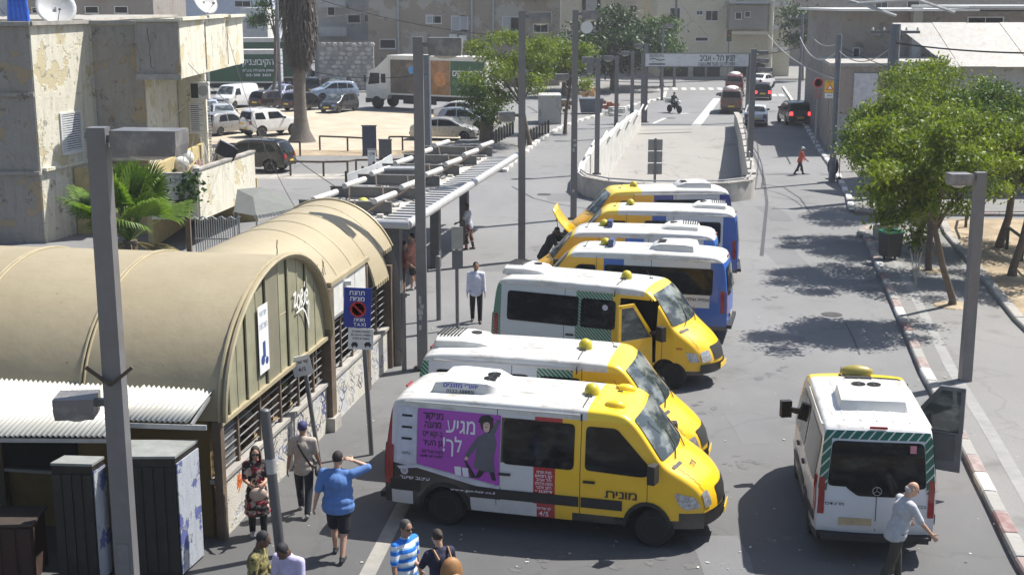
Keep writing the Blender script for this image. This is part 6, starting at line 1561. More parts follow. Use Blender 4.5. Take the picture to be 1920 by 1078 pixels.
# bin, benches, rails, bollards
def bin_(label, x, y, z, w, h, rim, rz=0):
    t = thing('litter_bin', label, 'litter bin', (x, y, z), rz); m = MB(); a, b = w/2*.86, w/2
    m.add([(-a, -a, .12), (a, -a, .12), (a, a, .12), (-a, a, .12), (-b, -b, h), (b, -b, h), (b, b, h), (-b, b, h)], [(0, 3, 2, 1), (0, 1, 5, 4), (1, 2, 6, 5), (2, 3, 7, 6), (3, 0, 4, 7)])
    m.build('body', mat('bin dark', (.03, .035, .032), .5, 0, .2, 5), t); m = MB()
    for s in (-1, 1): m.box((s*b, 0, h), (.05, w+.06, .07)); m.box((0, s*b, h), (w, .05, .07))
    m.build('rim', rim, t); m = MB(); m.box((0, 0, h*.72), (w*.85, w*.85, .02)); m.build('bag', mat('green bag', (.05, .3, .16), .5, 0, .3, 9), t)
    for sx in (-1, 1): m = MB(); m.box((sx*a*.8, 0, .06), (.06, .06, .14)); m.build('leg', DARKM, t)
GRN = mat('green plastic', (.04, .26, .15), .5)
bin_('dark litter bin with a green rim against the end of the market hall', -3.02, 32.6, 0, .5, .85, GRN, .2)
bin_('dark green litter bin under the trees on the right pavement', 13.2, 45.4, .12, .62, .98, GRN, .3)
def rail_fence(label, pts, h, ph, mt, name='rail_fence', z=0, r=.05, mid=False):
    t = thing(name, label, 'fence')
    for a, b in zip(pts, pts[1:]): 
        m = MB(); m.beam((*a, z+h), (*b, z+h), r*1.4, r*2); m.build('rail', mt, t)
        if mid: m = MB(); m.beam((*a, z+h*.5), (*b, z+h*.5), r, r); m.build('rail', mt, t)
    for p in pts: m = MB(); m.box((p[0], p[1], z+h/2), (r*2, r*2, h)); m.build('post', mt, t)
    return t
WOODR = mat('dark wooden rail', (.09, .07, .055), .8, 0, .3, 6)
f1 = [G(x, y)[:2] for x, y in ((430, 298), (500, 296), (563, 293))]; rail_fence('left dark rail along the verge below the palm trunk', f1, .85, 0, WOODR)
f1 = [G(x, y)[:2] for x, y in ((600, 282), (652, 284), (700, 287))]; rail_fence('dark rail along the verge right of the palm trunk', f1, .85, 0, WOODR)
f1 = [G(x, y)[:2] for x, y in ((730, 283), (755, 283), (790, 285))]; rail_fence('short grey rail beside the lamp post at the car park corner', f1, .85, 0, WOODR)
f1 = [G(x, y)[:2] for x, y in ((545, 330), (607, 331), (652, 330), (668, 327), (745, 326), (800, 322))]; rail_fence('lower dark rail along the near side of the lane', f1, .75, 0, WOODR)
BOL = mat('dark bollard', (.07, .06, .055), .6, .2, .2, 6)
bp = MB(); bp.box((0, 0, .4), (.14, .14, .8))
first = None; words = ['first', 'second', 'third', 'fourth', 'fifth', 'sixth', 'seventh', 'eighth', 'ninth', 'tenth', 'eleventh', 'twelfth', 'thirteenth', 'fourteenth']
bm_ = bp.mesh('post', BOL); cp = MB(); cp.add([(-.08, -.08, .8), (.08, -.08, .8), (.08, .08, .8), (-.08, .08, .8), (0, 0, .9)], [(0, 1, 4), (1, 2, 4), (2, 3, 4), (3, 0, 4), (3, 2, 1, 0)]); cm_ = cp.mesh('cap', BOL)
def bollard(lab, x, y, z, grp):
    global first
    if first is None:
        first = thing('bollard', lab, 'bollard', (x, y, z), .2, grp); link('post', bm_, first); link('cap', cm_, first); return first
    c = dup(first, (x, y, z), .2, lab); c['group'] = grp; return c
for i in range(11):
    t_ = i/10; p = G(978+54*t_, 278-28*t_, .13); bollard('%s bollard from the near end of the row beside the kerb' % words[i], p.x-.15, p.y, .13, 'bollards along the far left kerb')
for i in range(9):
    t_ = i/8; p = G(938+40*t_, 274-22*t_, .13); bollard('%s bollard from the near end of the inner row under the green tree' % words[i], p.x-.6, p.y, .13, 'bollards behind the far left pavement')
# garden railing at the right
gp = [(16.35, 38.0), (16.75, 40.3), (17.1, 42.5), (17.5, 44.6), (17.8, 46.8)]
rail_fence('green-topped garden railing on the brown soil at the right edge', gp, .8, 0, mat('green brown rail', (.06, .07, .045), .7, 0, .3, 6), 'garden_railing', .2, .045)
rail_fence('further garden railing behind the tree trunks on the right', [(17.3, 49.2), (17.9, 51.5), (18.6, 53.4)], .8, 0, mat('green brown rail', (.06, .07, .045), .7), 'garden_railing', .2, .045)
# concrete footing box and bare bush
t = thing('planter', 'grey square concrete planter block around a trunk at the pavement corner', 'planter', (14.2, 49.6, .12)); m = MB(); m.box((0, 0, .22), (.75, .75, .44)); m.build('block', CONC, t); m = MB(); m.box((0, 0, .45), (.6, .6, .03)); m.build('soil', DIRT2, t)
# grey awning and gate behind the barrel roof
t = thing('fabric_awning', 'sagging grey fabric awning with a scalloped edge beside the balcony', 'awning', (-9.0, 46.0, 0))
m = MB(); m.add([(-.7, -.4, 1.75), (.2, -1.0, 1.7), (1.4, .6, 1.75), (.0, 1.2, 2.4), (-.75, .6, 2.4), (-.1, .1, 2.2), (.75, 1.3, 2.05)], [(0, 1, 5), (1, 2, 5), (2, 6, 5), (6, 3, 5), (3, 4, 5), (4, 0, 5)])
o = m.build('cloth', mat('grey canvas', (.15, .16, .15), .9, 0, .12, 4, .01, 20), t); md = o.modifiers.new('t', 'SOLIDIFY'); md.thickness = .015
for i in range(13): k = i/12; m = MB(); m.lathe([(.07, 0), (.07, .01)], 10, (.2+1.2*k, -1.0+1.6*k-.01, 1.66), 'Y'); m.build('scallop', WHITE, t)
for p in ((-.7, -.4), (.2, -1), (1.4, .6), (-.75, .6)): m = MB(); m.tube([(*p, 0), (*p, 1.76)], .03, 6); m.build('leg', GALV, t)
t = thing('metal_gate', 'grey steel gate with a wavy top below the balcony', 'gate', (-9.9, 43.9, 0))
for i in range(20): m = MB(); m.box((-.75+i*.078, 0, .95), (.03, .03, 1.7)); m.build('upright', GALV, t)
m = MB(); m.tube([(-.78+i*.078, -.02, 1.82+.05*math.cos(i*1.6)) for i in range(21)], .03, 5); m.build('top_rail', GALV, t)
for z in (.3, 1.1): m = MB(); m.box((0, .02, z), (1.6, .04, .05)); m.build('cross_rail', GALV, t)
m = MB(); m.box((-1.0, .05, 1.1), (.16, .16, 2.2)); m.build('gate_post', BROWNP, t)
# rubbish pile on the far left pavement
rd = random.Random(8)
for i, (px_, py_, w_, h_, c_, l_) in enumerate(((1108, 205, 1.9, 1.2, (.09, .11, .14), 'dark blue skip on the far left pavement behind the tree'), (1142, 203, 1.2, 1.0, (.4, .16, .1), 'reddish crate pile right of the dark skip'), (1058, 205, 1.4, 1.6, (.16, .11, .07), 'brown stack of pallets under the tree near the kerb'), (1165, 206, 1.5, .6, (.5, .5, .48), 'pale rubbish heap at the end of the far left pavement'), (1103, 178, 1.2, 1.1, (.5, .32, .16), 'cardboard boxes piled behind the dark skip'))):
    p = G(px_, py_+8, .13); t = thing('rubbish_pile' if i != 0 else 'skip', l_, 'rubbish' if i else 'skip', p)
    m = MB()
    if i == 0: m.add([(-.8, -.5, .1), (.8, -.5, .1), (.8, .5, .1), (-.8, .5, .1), (-w_/2, -.65, h_), (w_/2, -.65, h_), (w_/2, .65, h_), (-w_/2, .65, h_)], [(0, 3, 2, 1), (0, 1, 5, 4), (1, 2, 6, 5), (2, 3, 7, 6), (3, 0, 4, 7), (4, 5, 6, 7)]); m.build('tub', mat('skip', c_, .6), t); m = MB(); m.box((0, -.66, h_-.05), (w_+.06, .06, .1)); m.build('rim', mat('skip', c_, .6), t)
    else:
        for k in range(9): m = MB(); s_ = rd.uniform(.25, .5); m.box((rd.uniform(-w_/2, w_/2), rd.uniform(-.4, .4), s_/2+rd.uniform(0, max(0, h_-s_))), (s_, s_, s_*.8), rd.uniform(0, 2)); m.build('box', mat('rubbish %d' % i, c_, .9, 0, .3, 5), t)
t = thing('garden_house_wall', 'low pale wall with a hatch behind the far left bollards', 'wall'); t.name = 'pavement_wall'
m = MB(); a, b = YP(1010, 190, 97), YP(1052, 160, 97); m.box(((a.x+b.x)/2, 97.5, 1.1), (b.x-a.x, 3, 2.2)); m.build('wall', PL_GREY, t)
t = thing('traffic_signal', 'small dark traffic signal in front of the cream corner block', 'traffic light', (YP(1366, 95, 150).x, 150, 0)); m = MB(); m.tube([(0, 0, .1), (0, 0, 5.6)], .08, 8); m.build('pole', POLE, t); m = MB(); m.box((0, -.1, 5.0), (.5, .3, 1.3)); m.build('housing', BLACKP, t)
for k, c_ in enumerate(((.2, .01, .01), (.3, .15, 0), (.0, .12, .03))): m = MB(); m.lathe([(.13, 0), (.13, .03)], 10, (0, -.28, 5.4-.4*k), 'Y'); m.build('lens', plain('signal lens %d' % k, c_, .3), t)
# utility poles and cables
UP = mat('weathered utility pole', (.14, .15, .17), .7, 0, .2, 3)
def upole(label, x, y, h, r=.14, cross=True):
    t = thing('utility_pole', label, 'utility pole', (x, y, 0)); m = MB(); m.tube([(0, 0, 0), (0, 0, h)], [r, r*.8], 10); m.build('pole', UP, t)
    if cross:
        m = MB(); m.beam((-1.1, 0, h-.35), (1.1, 0, h-.35), .1, .12); m.build('cross_arm', UP, t)
        for q in (-1, -.5, .5, 1): m = MB(); m.lathe([(.05, 0), (.06, .06), (.03, .14)], 8, (q, 0, h-.28)); m.build('insulator', WHITE, t)
    return t
upole('blue grey utility pole with a cluster box in front of the metal roof', YP(1676, 100, 60).x, 60, 7.9, .3)
upole('slim utility pole between the corner house and the right-hand block', YP(1572, 100, 66).x, 66, 7.3, .17, False)
upole('far utility pole at the end of the right street', YP(1502, 100, 110).x, 110, 7.8, .14)
upole('utility pole standing in the car park beside the green truck', YP(521, 60, 112).x, 112, 9.6, .16, False)
upole('grey utility pole in the sandy lot next to the square lamp post', YP(801, 170, 66).x, 66, 6.3, .22, False)
CAB = plain('cable black', (.012, .012, .012), .6); CABG = mat('grey cable', (.3, .3, .3), .6)
def cable(label, a, b, sag, r=.02, mt=CAB):
    m = MB(); a, b = Vector(a), Vector(b); m.tube([a.lerp(b, i/14)-Vector((0, 0, sag*4*(i/14)*(1-i/14))) for i in range(15)], r, 5); tag(m.build('overhead_cable', mt), label, 'cable')
Pt = lambda x, y, D: YP(x, y, D)
cable('thick black cable running from the blue grey pole to the right edge', Pt(1672, 80, 60), Pt(2000, 100, 52), .15, .035)
cable('black cable sagging from the slim utility pole towards the blue grey pole', Pt(1572, 95, 66), Pt(1672, 88, 60), .6, .025, CABG)
cable('pale looped cable left of the slim utility pole', Pt(1500, 70, 90), Pt(1572, 95, 66), .9, .03, CABG)
cable('second pale loop between the far pole and the slim pole', Pt(1518, 60, 95), Pt(1566, 84, 66), .4, .025, CABG)
cable('black cable crossing in front of the arched workshop window', Pt(1580, 90, 64), Pt(1850, 182, 55), .2, .02)
cable('long black cable across the car park in front of the tan block', Pt(600, 0, 120), Pt(1000, 72, 110), .6, .03)
cable('thin black cable from the truck to the left lamp post', Pt(500, 110, 70), Pt(800, 140, 60), .5, .015)
cable('black cable from the cream block across the parked van', Pt(300, 60, 56), Pt(660, 370, 40), .5, .012)
cable('second cable dropping from the cream block roof corner', Pt(420, 40, 62), Pt(560, 400, 38), .9, .01)
cable('cable over the junction in front of the cream corner block', Pt(1140, 100, 130), Pt(1500, 90, 120), .9, .03)
cable('second cable over the junction behind the gantry board', Pt(1020, 140, 100), Pt(1400, 145, 100), .5, .025)
cable('cable stretched over the cream block roof', Pt(0, 12, 60), Pt(700, 22, 100), .7, .02)
cable('slanting cable on the right of the cream corner block', Pt(1440, 66, 140), Pt(1570, 150, 75), .6, .04, CABG)
for i, (x0, y0_, x1, y1_) in enumerate(((1590, 8, 1700, 0), (1590, 0, 1680, 30), (1720, 0, 1790, 24))):
    a, b = Pt(x0, y0_, 72), Pt(x1, y1_, 72); m = MB(); m.tube([a, b], .09, 6); tag(m.build('roof_strut', GALV), ('left crossing strut', 'right crossing strut', 'separate slanting strut')[i]+' above the right-hand flat roof', 'strut')
t = thing('satellite_dish', 'small white satellite dish fixed beside the fourth lamp post', 'satellite dish', YP(1100, 52, 110)); m = MB(); m.lathe([(.5, -.1), (.47, -.02), (.3, .06), (.02, .1)], 16, (0, 0, 0), 'Y'); m.build('dish', WHITE, t, 50); m = MB(); m.tube([(0, .1, 0), (-1.2, 6, -.8)], .05, 5); m.build('bracket', GALV, t)
# ================================================================ minibuses
# 1: newer van with the poster on its side (right side faces the camera)
LIV1 = livery('coach paint poster van', [
    (-.76, .34, .3, 2.3, (.60, .60, .61)), (.38, 9, .2, 3, YEL), (-.18, .20, .3, 2.11, VRED), (.20, 9, .2, 3, YEL), (-.76, .20, 1.28, 2.05, (.03, .03, .03)), (-.15, .30, 2.03, 2.11, VRED),
    (-9, -.76, .3, 2.3, (.60, .60, .63)), (-2.95, -.76, .3, 1.14, (.02, .02, .022), 'slope', -.14),
    (-9, -2.74, .7, 2.25, (.30, .008, .015)), (-2.75, -2.35, .36, .6, (.6, .6, .6)), (-1.3, -.12, .34, .6, (.6, .6, .6)), (.5, 9, .2, .5, (.02, .02, .02)), (2.3, 9, .2, .64, (.02, .02, .02))],
    YEL, roofz=2.11, yellow_roof_x=.72, yellow=YEL2)
v1, s1 = minibus('nearest minibus, yellow front, with a magenta poster of a woman on its white rear side', (.79, 22.18, 0), R(-15), 5.82, 'new', LIV1, -1.5, 'slab', beacon_x=.62, wins=[(-.72, .52, 1.26, 2.04)])
def onside(sh, x, z, off=.02): q = sh.side(x, z, -1, off); return q
MAG = mat('magenta print', (.38, .06, .42), .4, 0, .1, 2)
pane('poster', [(-2.36, 1.12), (-2.36, 2.1), (-.87, 2.08), (-.87, .86)], lambda u, v: s1.side(u+.1, v, -1, .014), MAG, v1, r=.0)
pane('poster_border', [(-2.75, 1.1), (-2.75, 2.1), (-2.37, 2.1), (-2.37, 1.12)], lambda u, v: s1.side(u+.1, v, -1, .0135), mat('pale print', (.55, .56, .62), .4), v1, r=.0)
pane('poster_border', [(-2.75, 1.05), (-2.36, 1.10), (-.87, .84), (-.87, .8), (-1.3, .82), (-2.36, 1.05), (-2.7, 1.0)], lambda u, v: s1.side(u+.1, v, -1, .0135), mat('pale print', (.55, .56, .62), .4), v1, r=.0)
def stext(v, sh, s, size, mt, x, z, off=.022, **k):
    x += .1 if x < 0 else (-.08 if x < .5 else .1)
    q = sh.side(x, z, -1, off); a, b = sh.side(x-.1, z, -1, off), sh.side(x+.1, z, -1, off); c_, d_ = sh.side(x, z-.08, -1, off), sh.side(x, z+.08, -1, off)
    return text(s, size, mt, v, q, b-a, d_-c_, **k)
stext(v1, s1, 'מגיע', .36, LP, -1.58, 1.83, width=.52, ext=.002); stext(v1, s1, 'לך!', .34, LP, -1.72, 1.5, width=.34, ext=.002)
for i, (w_, sz) in enumerate((('מניקור', .17), ('מתנה', .17), ('ב-קאפט', .14), ('גן העיר', .15))): stext(v1, s1, w_, sz, LB_, -2.08, 1.98-.155*i, width=.36 if i != 1 else .3)
stext(v1, s1, 'בקנייה מעל 250', .08, LB_, -2.08, 1.36, width=.4); stext(v1, s1, 'למצטרפות חדשות', .07, LB_, -2.1, 1.28, width=.42)
def poly_side(name, pts, mt, off, r=0): return pane(name, pts, lambda u, v: s1.side(u+.1, v, -1, off), mt, v1, r=r, su=.3, sv=.3)
VREDM = plain('printed red', (.4, .03, .04), .5)
DRS = mat('printed grey dress', (.10, .10, .12), .5); SKN = plain('printed skin', (.62, .45, .38), .5)
poly_side('poster_figure', [(-1.33, 1.16), (-1.28, 1.5), (-1.22, 1.72), (-1.12, 1.78), (-.98, 1.76), (-.93, 1.6), (-.98, 1.3), (-.95, 1.1), (-1.18, 1.08)], DRS, .019, .03)
poly_side('poster_figure', [(-1.25, 1.72), (-1.45, 1.42), (-1.5, 1.3), (-1.45, 1.28), (-1.36, 1.4), (-1.2, 1.6)], DRS, .0195, .02)
poly_side('poster_figure', [(-.98, 1.72), (-.88, 2.0), (-.93, 2.02), (-1.06, 1.78)], DRS, .0195, .02)
poly_side('poster_figure', [(-1.24, 1.12), (-1.3, .97), (-1.22, .97), (-1.13, 1.1)], LB_, .019); poly_side('poster_figure', [(-1.05, 1.1), (-1.0, .95), (-.93, .95), (-.96, 1.1)], LB_, .019)
poly_side('poster_figure', [(-1.2, 1.8), (-1.25, 1.96), (-1.14, 2.05), (-1.02, 2.02), (-.99, 1.88), (-1.05, 1.76)], plain('printed hair', (.05, .02, .015), .5), .019, .05)
poly_side('poster_figure', [(-1.17, 1.8), (-1.18, 1.92), (-1.12, 1.97), (-1.06, 1.92), (-1.07, 1.8), (-1.12, 1.77)], SKN, .0205, .02)
poly_side('poster_figure', [(-1.28, 1.93), (-1.22, 2.05), (-1.08, 2.08), (-.98, 2.0), (-1.1, 1.95)], LB_, .0215, .03)
poly_side('poster_figure', [(-1.15, 1.865), (-1.15, 1.88), (-1.10, 1.875), (-1.10, 1.86)], VREDM, .022); poly_side('poster_figure', [(-1.16, 1.915), (-1.16, 1.925), (-1.135, 1.925), (-1.135, 1.915)], LB_, .022); poly_side('poster_figure', [(-1.11, 1.91), (-1.11, 1.92), (-1.085, 1.92), (-1.085, 1.91)], LB_, .022)
poly_side('poster_figure', [(-1.5, 1.3), (-1.46, 1.34), (-1.42, 1.3), (-1.47, 1.26)], SKN, .0205)
for a in ((-1.66, .98, .1), (-1.52, .97, .09)): poly_side('poster_bag', [(a[0], a[1]), (a[0]-.02, a[1]+.16), (a[0]+a[2], a[1]+.16), (a[0]+a[2]+.01, a[1])], LP, .019)
poly_side('poster_bag', [(-1.38, .96), (-1.5, 1.26), (-1.47, 1.27), (-1.28, .97)], LB_, .0195)
for i in range(3): poly_side('printed_label', [(-2.66, 1.93-.2*i), (-2.66, 1.97-.2*i), (-2.46, 1.97-.2*i), (-2.46, 1.93-.2*i)], LB_, .018)
stext(v1, s1, 'עליכם', .07, LB_, -2.56, 1.3, width=.14)
stext(v1, s1, 'עיצוב שיער', .085, LP, -2.4, .86, width=.55); stext(v1, s1, 'www.gan-hair.co.il', .06, LP, -1.35, .72, rtl=False, width=.8)
m = MB(); q = s1.side(-2.5, .98, -1, .02)
for r_ in (.07, .045, .02): m.lathe([(r_, 0), (r_, .003), (r_-.012, .003), (r_-.012, 0)], 16, (q.x, q.y-.003, q.z), 'Y')
m.build('round_emblem', LP, v1)
for i, t_ in enumerate(('מונית שירות', 'קו חמש', 'תל אביב', 'תחנה מרכזית', 'רחוב אלנבי', 'דיזנגוף')): stext(v1, s1, t_, .075, LP, .09, 1.18-.068*i, width=.26+.04*(i % 2))
stext(v1, s1, 'קו שירות', .07, LP, .09, .53, width=.25); stext(v1, s1, '4/5', .12, LP, .09, .43, rtl=False)
stext(v1, s1, 'מונית', .2, LB_, 1.28, .9, width=.55)
tb = s1.find(z=1.3, lo=s1.L*.5); q0 = s1.top(tb, -.25, .004); q1 = s1.top(tb+.12, -.25, .004)
text('מונית', .16, LB_, v1, q0, (0, 1, 0), q0-q1)
text('יוארי מזגנים', .11, LBL, v1, (-1.6, -.54, 2.44), (1, 0, 0), (0, .25, 1), width=.62); text('0522-588851', .085, LB_, v1, (-1.6, -.56, 2.34), (1, 0, 0), (0, .25, 1), rtl=False, width=.5)
m = MB(); 
for s in (-1, 1): m.sph((1.12, s*.5, 2.29), (.19, .11, .1), 10, 6)
m.build('roof_marker_lamp', mat('yellow lamp pod', YEL2, .35), v1, 60)
# 2: older van behind it
LIV2 = livery('coach paint second van', [(-9, -.35, .3, 2.3, (.56, .59, .62)), (-9, -2.5, .3, 2.2, VGREEN, 'diag'), (-.35, .35, .3, 2.2, VGREEN, 'diag'), (.35, 9, .2, 3, YEL), (-9, 9, .2, .46, (.03, .03, .03))], YEL, roofz=2.16, yellow_roof_x=1.0, yellow=YEL2)
v2, s2 = minibus('second minibus, yellow nose and green flash, half hidden behind the poster van', (1.02, 24.95, 0), R(-14), 5.6, 'old', LIV2, -2.0, 'louvre', beacon_x=.42, wins=[(-2.35, -.5, 1.3, 2.02), (-.3, .5, 1.3, 2.02)])
# 3: older van with the driver's... front door standing open
LIV3 = livery('coach paint third van', [(-9, -.35, .3, 2.3, (.54, .60, .63)), (-9, -2.52, .3, 2.2, VGREEN, 'diag'), (-.55, .38, .3, 2.2, VGREEN, 'diag'), (.38, 9, .2, 3, YEL), (-9, 9, .2, .46, (.03, .03, .03))], YEL, roofz=2.16, yellow_roof_x=1.15, yellow=YEL2)
H3 = 2.8; D0, D1 = H3-2.26, H3-1.3
v3, s3 = minibus('third minibus, white rear with green striped band and its yellow front door open', (2.4, 31.6, 0), R(-23.5), 5.6, 'old', LIV3, -2.15, 'louvre', beacon_x=.42, wins=[(-2.35, -.48, 1.3, 2.02), (-.42, .46, 1.3, 2.0)],
    holes=[(-1, D0+.03, D1, .62, 2.08)], extra=[D0+.03, D1], zextra=[.62, 2.08], skip_front_win=-1)
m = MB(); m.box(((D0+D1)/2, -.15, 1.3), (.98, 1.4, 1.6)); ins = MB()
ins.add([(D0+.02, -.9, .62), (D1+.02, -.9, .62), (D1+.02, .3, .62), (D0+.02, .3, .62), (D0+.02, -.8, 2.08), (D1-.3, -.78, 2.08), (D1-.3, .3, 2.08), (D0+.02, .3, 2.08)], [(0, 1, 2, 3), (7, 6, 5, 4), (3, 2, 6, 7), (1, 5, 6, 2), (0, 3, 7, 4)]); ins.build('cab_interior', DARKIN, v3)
m = MB(); m.box((D0+.35, -.45, .95), (.5, .5, .14)); m.box((D0+.1, -.45, 1.35), (.14, .48, .75)); m.build('driver_seat', mat('seat cloth', (.05, .055, .08), .9), v3)
def door_leaf(parent, hinge, ang, L_, sgn, paint, inner, winz=(1.28, 1.98), z0=.5, z1=2.1, side=-1, grey=False):
    """front door swung out on its forward edge"""
    o = bpy.data.objects.new('front_door', None)
    m = MB(); n_ = 10
    out = [(0, z0), (-L_, z0), (-L_, z1), (-L_+.42, z1), (-.02, 1.36)]
    th = .05
    lo = [(0, z0), (-L_, z0), (-L_, 1.25), (-.02, 1.25)]
    for yy, mi in ((0, 0), (side*-th, 1)):
        m.add([(x, yy, z) for x, z in lo], [(0, 1, 2, 3) if mi else (3, 2, 1, 0)], mi)
    for (a, b) in zip(lo, lo[1:]+lo[:1]): m.add([(a[0], 0, a[1]), (b[0], 0, b[1]), (b[0], side*-th, b[1]), (a[0], side*-th, a[1])], [(0, 1, 2, 3)], 1)
    for a, b in (((-L_+.03, 1.25), (-L_+.03, z1)), ((-L_, z1-.03), (-L_+.44, z1-.03)), ((-L_+.42, z1-.03), (-.03, 1.3))): m.beam((a[0], side*-th/2, a[1]), (b[0], side*-th/2, b[1]), th*1.15, .075, 1 if grey else 0)
    d = m.build('front_door', [paint, inner], parent); d.location = hinge; d.rotation_euler = (0, 0, ang)
    g = MB(); g.add([(-L_+.05, side*-th/2, 1.25), (-.06, side*-th/2, 1.25), (-L_+.42, side*-th/2, z1-.05), (-L_+.05, side*-th/2, z1-.05)], [(0, 1, 2, 3)]); g.build('door_window', DGLASS, d)
    g = MB(); g.box((-L_+.16, side*.02, 1.1), (.18, .03, .035)); g.build('door_handle', BLACKP, d)
    return d
DGLASS = glassy('door glass', (.06, .075, .075), (.22, .24, .23), .5)
YPAINT = car_paint('yellow door paint', YEL)
q = s3.side(D1+.02, 1.0, -1, .03)
d3 = door_leaf(v3, (q.x, q.y, 0), R(56), 1.0, 1, YPAINT, mat('door trim grey', (.12, .12, .12), .6), side=-1)
m = MB(); m.beam((-.08, 0, 1.35), (-.02, -.22, 1.38), .05, .08); m.box((.0, -.3, 1.38), (.13, .22, .34)); m.build('wing_mirror', BLACKP, d3)
text('מונית', .15, LB_, d3, (-.55, -.012, .84), (1, 0, 0), (0, 0, 1), width=.42)
q = s3.side(-.0, 1.8, -1, .02); m = MB(); m.lathe([(.07, 0), (.07, .004), (.045, .004), (.045, 0)], 14, (.2, q.y-.004, 1.82), 'Y'); m.build('round_sticker', LP, v3)
# 4-7: blue and white vans nosed the other way
def bluevan(nm, split, blue=VBLUE, yr=1.35, bw=.55):
    return livery(nm, [(-9, split-bw, .3, 2.3, (.56, .58, .60)), (split-bw, split, .3, 2.3, blue), (split, 9, .2, 3, (.84, .45, .015)), (-9, -2.42, .3, 2.25, blue), (-9, split, .3, .95, blue), (-9, 9, .2, .46, (.03, .03, .03))], YEL, roofz=2.16, yellow_roof_x=yr, yellow=(.80, .60, .08))
L4 = bluevan('coach paint fourth van', .45)
v4, s4 = minibus('fourth minibus, white roof and blue tail, long dark side window with yellow seats behind', (3.12, 35.8, 0), R(166.5), 5.85, 'old', L4, -1.35, 'slab', beacon_x=.55, wins=[(-2.5, .42, 1.3, 2.0)], strip=False)
# big window: seats seen through
for k in range(4):
    m = MB(); m.box((-1.9+.55*k, .875, 1.38), (.34, .012, .12)); m.build('seat_back', mat('yellow seat', (.35, .28, .03), .8), v4)
q = s4.side(-2.1, 1.17, 1, .02)
text('אסייה אילת', .13, LB_, v4, q, (-1, 0, 0), (0, 0, 1), width=.62)
L5 = bluevan('coach paint fifth van', -.15, (.03, .16, .55))
v5, s5 = minibus('fifth minibus, orange flank and blue flash, rear ventilator with black slots', (3.3, 38.98, 0), R(171), 5.8, 'old', L5, -1.75, 'louvre', beacon_x=.55, wins=[(-2.25, .3, 1.3, 2.0)], strip=False)
L6 = bluevan('coach paint sixth van', -.15, (.02, .09, .38), .95, .45)
v6, s6 = minibus('sixth minibus with its yellow bonnet raised for the mechanic', (4.5, 43.1, 0), R(172), 5.9, 'old', L6, -2.0, 'louvre', beacon_x=.6, wins=[(-2.35, .1, 1.3, 2.0)], strip=False, bonnet_open=True)
# raised bonnet
m = MB(); q = s6.top(s6.find(z=1.36, lo=s6.L*.5), 0); pts = []
for i in range(5):
    for y in (-.78, -.4, 0, .4, .78):
        k = i/4; pts.append((q.x+.12+.62*k+.10*math.sin(math.pi*k), y*(1-.08*k), q.z+.05+.82*k+.04*(1-(y/.78)**2)))
m.add(pts, [(5*i+j, 5*i+j+1, 5*i+j+6, 5*i+j+5) for i in range(4) for j in range(4)]); bo = m.build('bonnet', YPAINT, v6, 60); md = bo.modifiers.new('t', 'SOLIDIFY'); md.thickness = .03
m = MB(); rd = random.Random(2)
for i in range(26): m.box((q.x+.25+rd.uniform(0, .5), rd.uniform(-.6, .6), q.z-.12+rd.uniform(-.1, .06)), (rd.uniform(.08, .25), rd.uniform(.08, .3), .12), rd.uniform(0, 1))
m.tube([(q.x+.5, .6, q.z-.1), (q.x+.65, .62, q.z+.75)], .012, 5); m.build('engine_bay', mat('engine black', (.03, .03, .03), .6, .3, .6, 8), v6)
L7 = bluevan('coach paint seventh van', -.05, (.03, .04, .25), .4, .7)
v7, s7 = minibus('farthest minibus of the rank, pale yellow brow over its windscreen', (4.95, 47.6, 0), R(184), 5.9, 'old', L7, -1.6, 'slab', beacon_x=.55, wins=[(-2.35, -.1, 1.3, 2.0)], strip=False)
for v_, s_ in ((v4, s4), (v5, s5)):
    m = MB(); bt = s_.find(x=.35, lo=s_.L*.4, hi=s_.L*.8); q = s_.top(bt, .1); m.box((q.x, q.y+.05, q.z+.1), (.14, .42, .2)); m.build('roof_route_box', plain('route box blue', (.05, .07, .16), .4), v_)
# 8: seen from behind at the right
LIV8 = livery('coach paint eighth van', [(-9, .9, .3, 2.4, (.60, .61, .64)), (-9, -2.42, 1.22, 2.26, VGREEN, 'diag'), (.9, 9, .2, 3, YEL), (-9, 9, .2, .5, (.03, .03, .035))], YEL, roofz=2.2, yellow_roof_x=.5, yellow=YEL2)
H8 = 2.425; E0, E1 = H8-2.26, H8-1.28
v8, s8 = minibus('minibus seen from behind on the right, dark rear window, passenger door open', (6.2, 22.6, 0), R(82.8), 4.85, 'new', LIV8, -.95, 'slab', beacon=False, beacon_x=.42, wins=[(-2.2, -.65, 1.28, 2.03), (-.5, .2, 1.28, 2.03)],
    holes=[(-1, E0+.03, E1, .62, 2.1)], extra=[E0+.03, E1], zextra=[.62, 2.1], skip_front_win=-1)
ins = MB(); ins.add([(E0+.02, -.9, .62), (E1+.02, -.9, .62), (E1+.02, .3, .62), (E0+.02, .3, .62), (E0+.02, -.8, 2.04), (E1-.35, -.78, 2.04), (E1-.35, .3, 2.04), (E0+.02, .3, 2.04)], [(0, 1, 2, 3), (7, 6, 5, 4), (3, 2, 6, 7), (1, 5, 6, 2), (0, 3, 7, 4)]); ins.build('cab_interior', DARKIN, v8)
q = s8.side(E1+.02, 1.0, -1, .03)
d8 = door_leaf(v8, (q.x, q.y, 0), R(68), 1.02, 1, car_paint('yellow door paint b', YEL), mat('door trim grey b', (.13, .14, .15), .5), side=-1, grey=True)
m = MB(); m.box((-.5, .06, .95), (.8, .03, .5)); m.build('door_card', mat('door card', (.09, .095, .1), .6), d8)
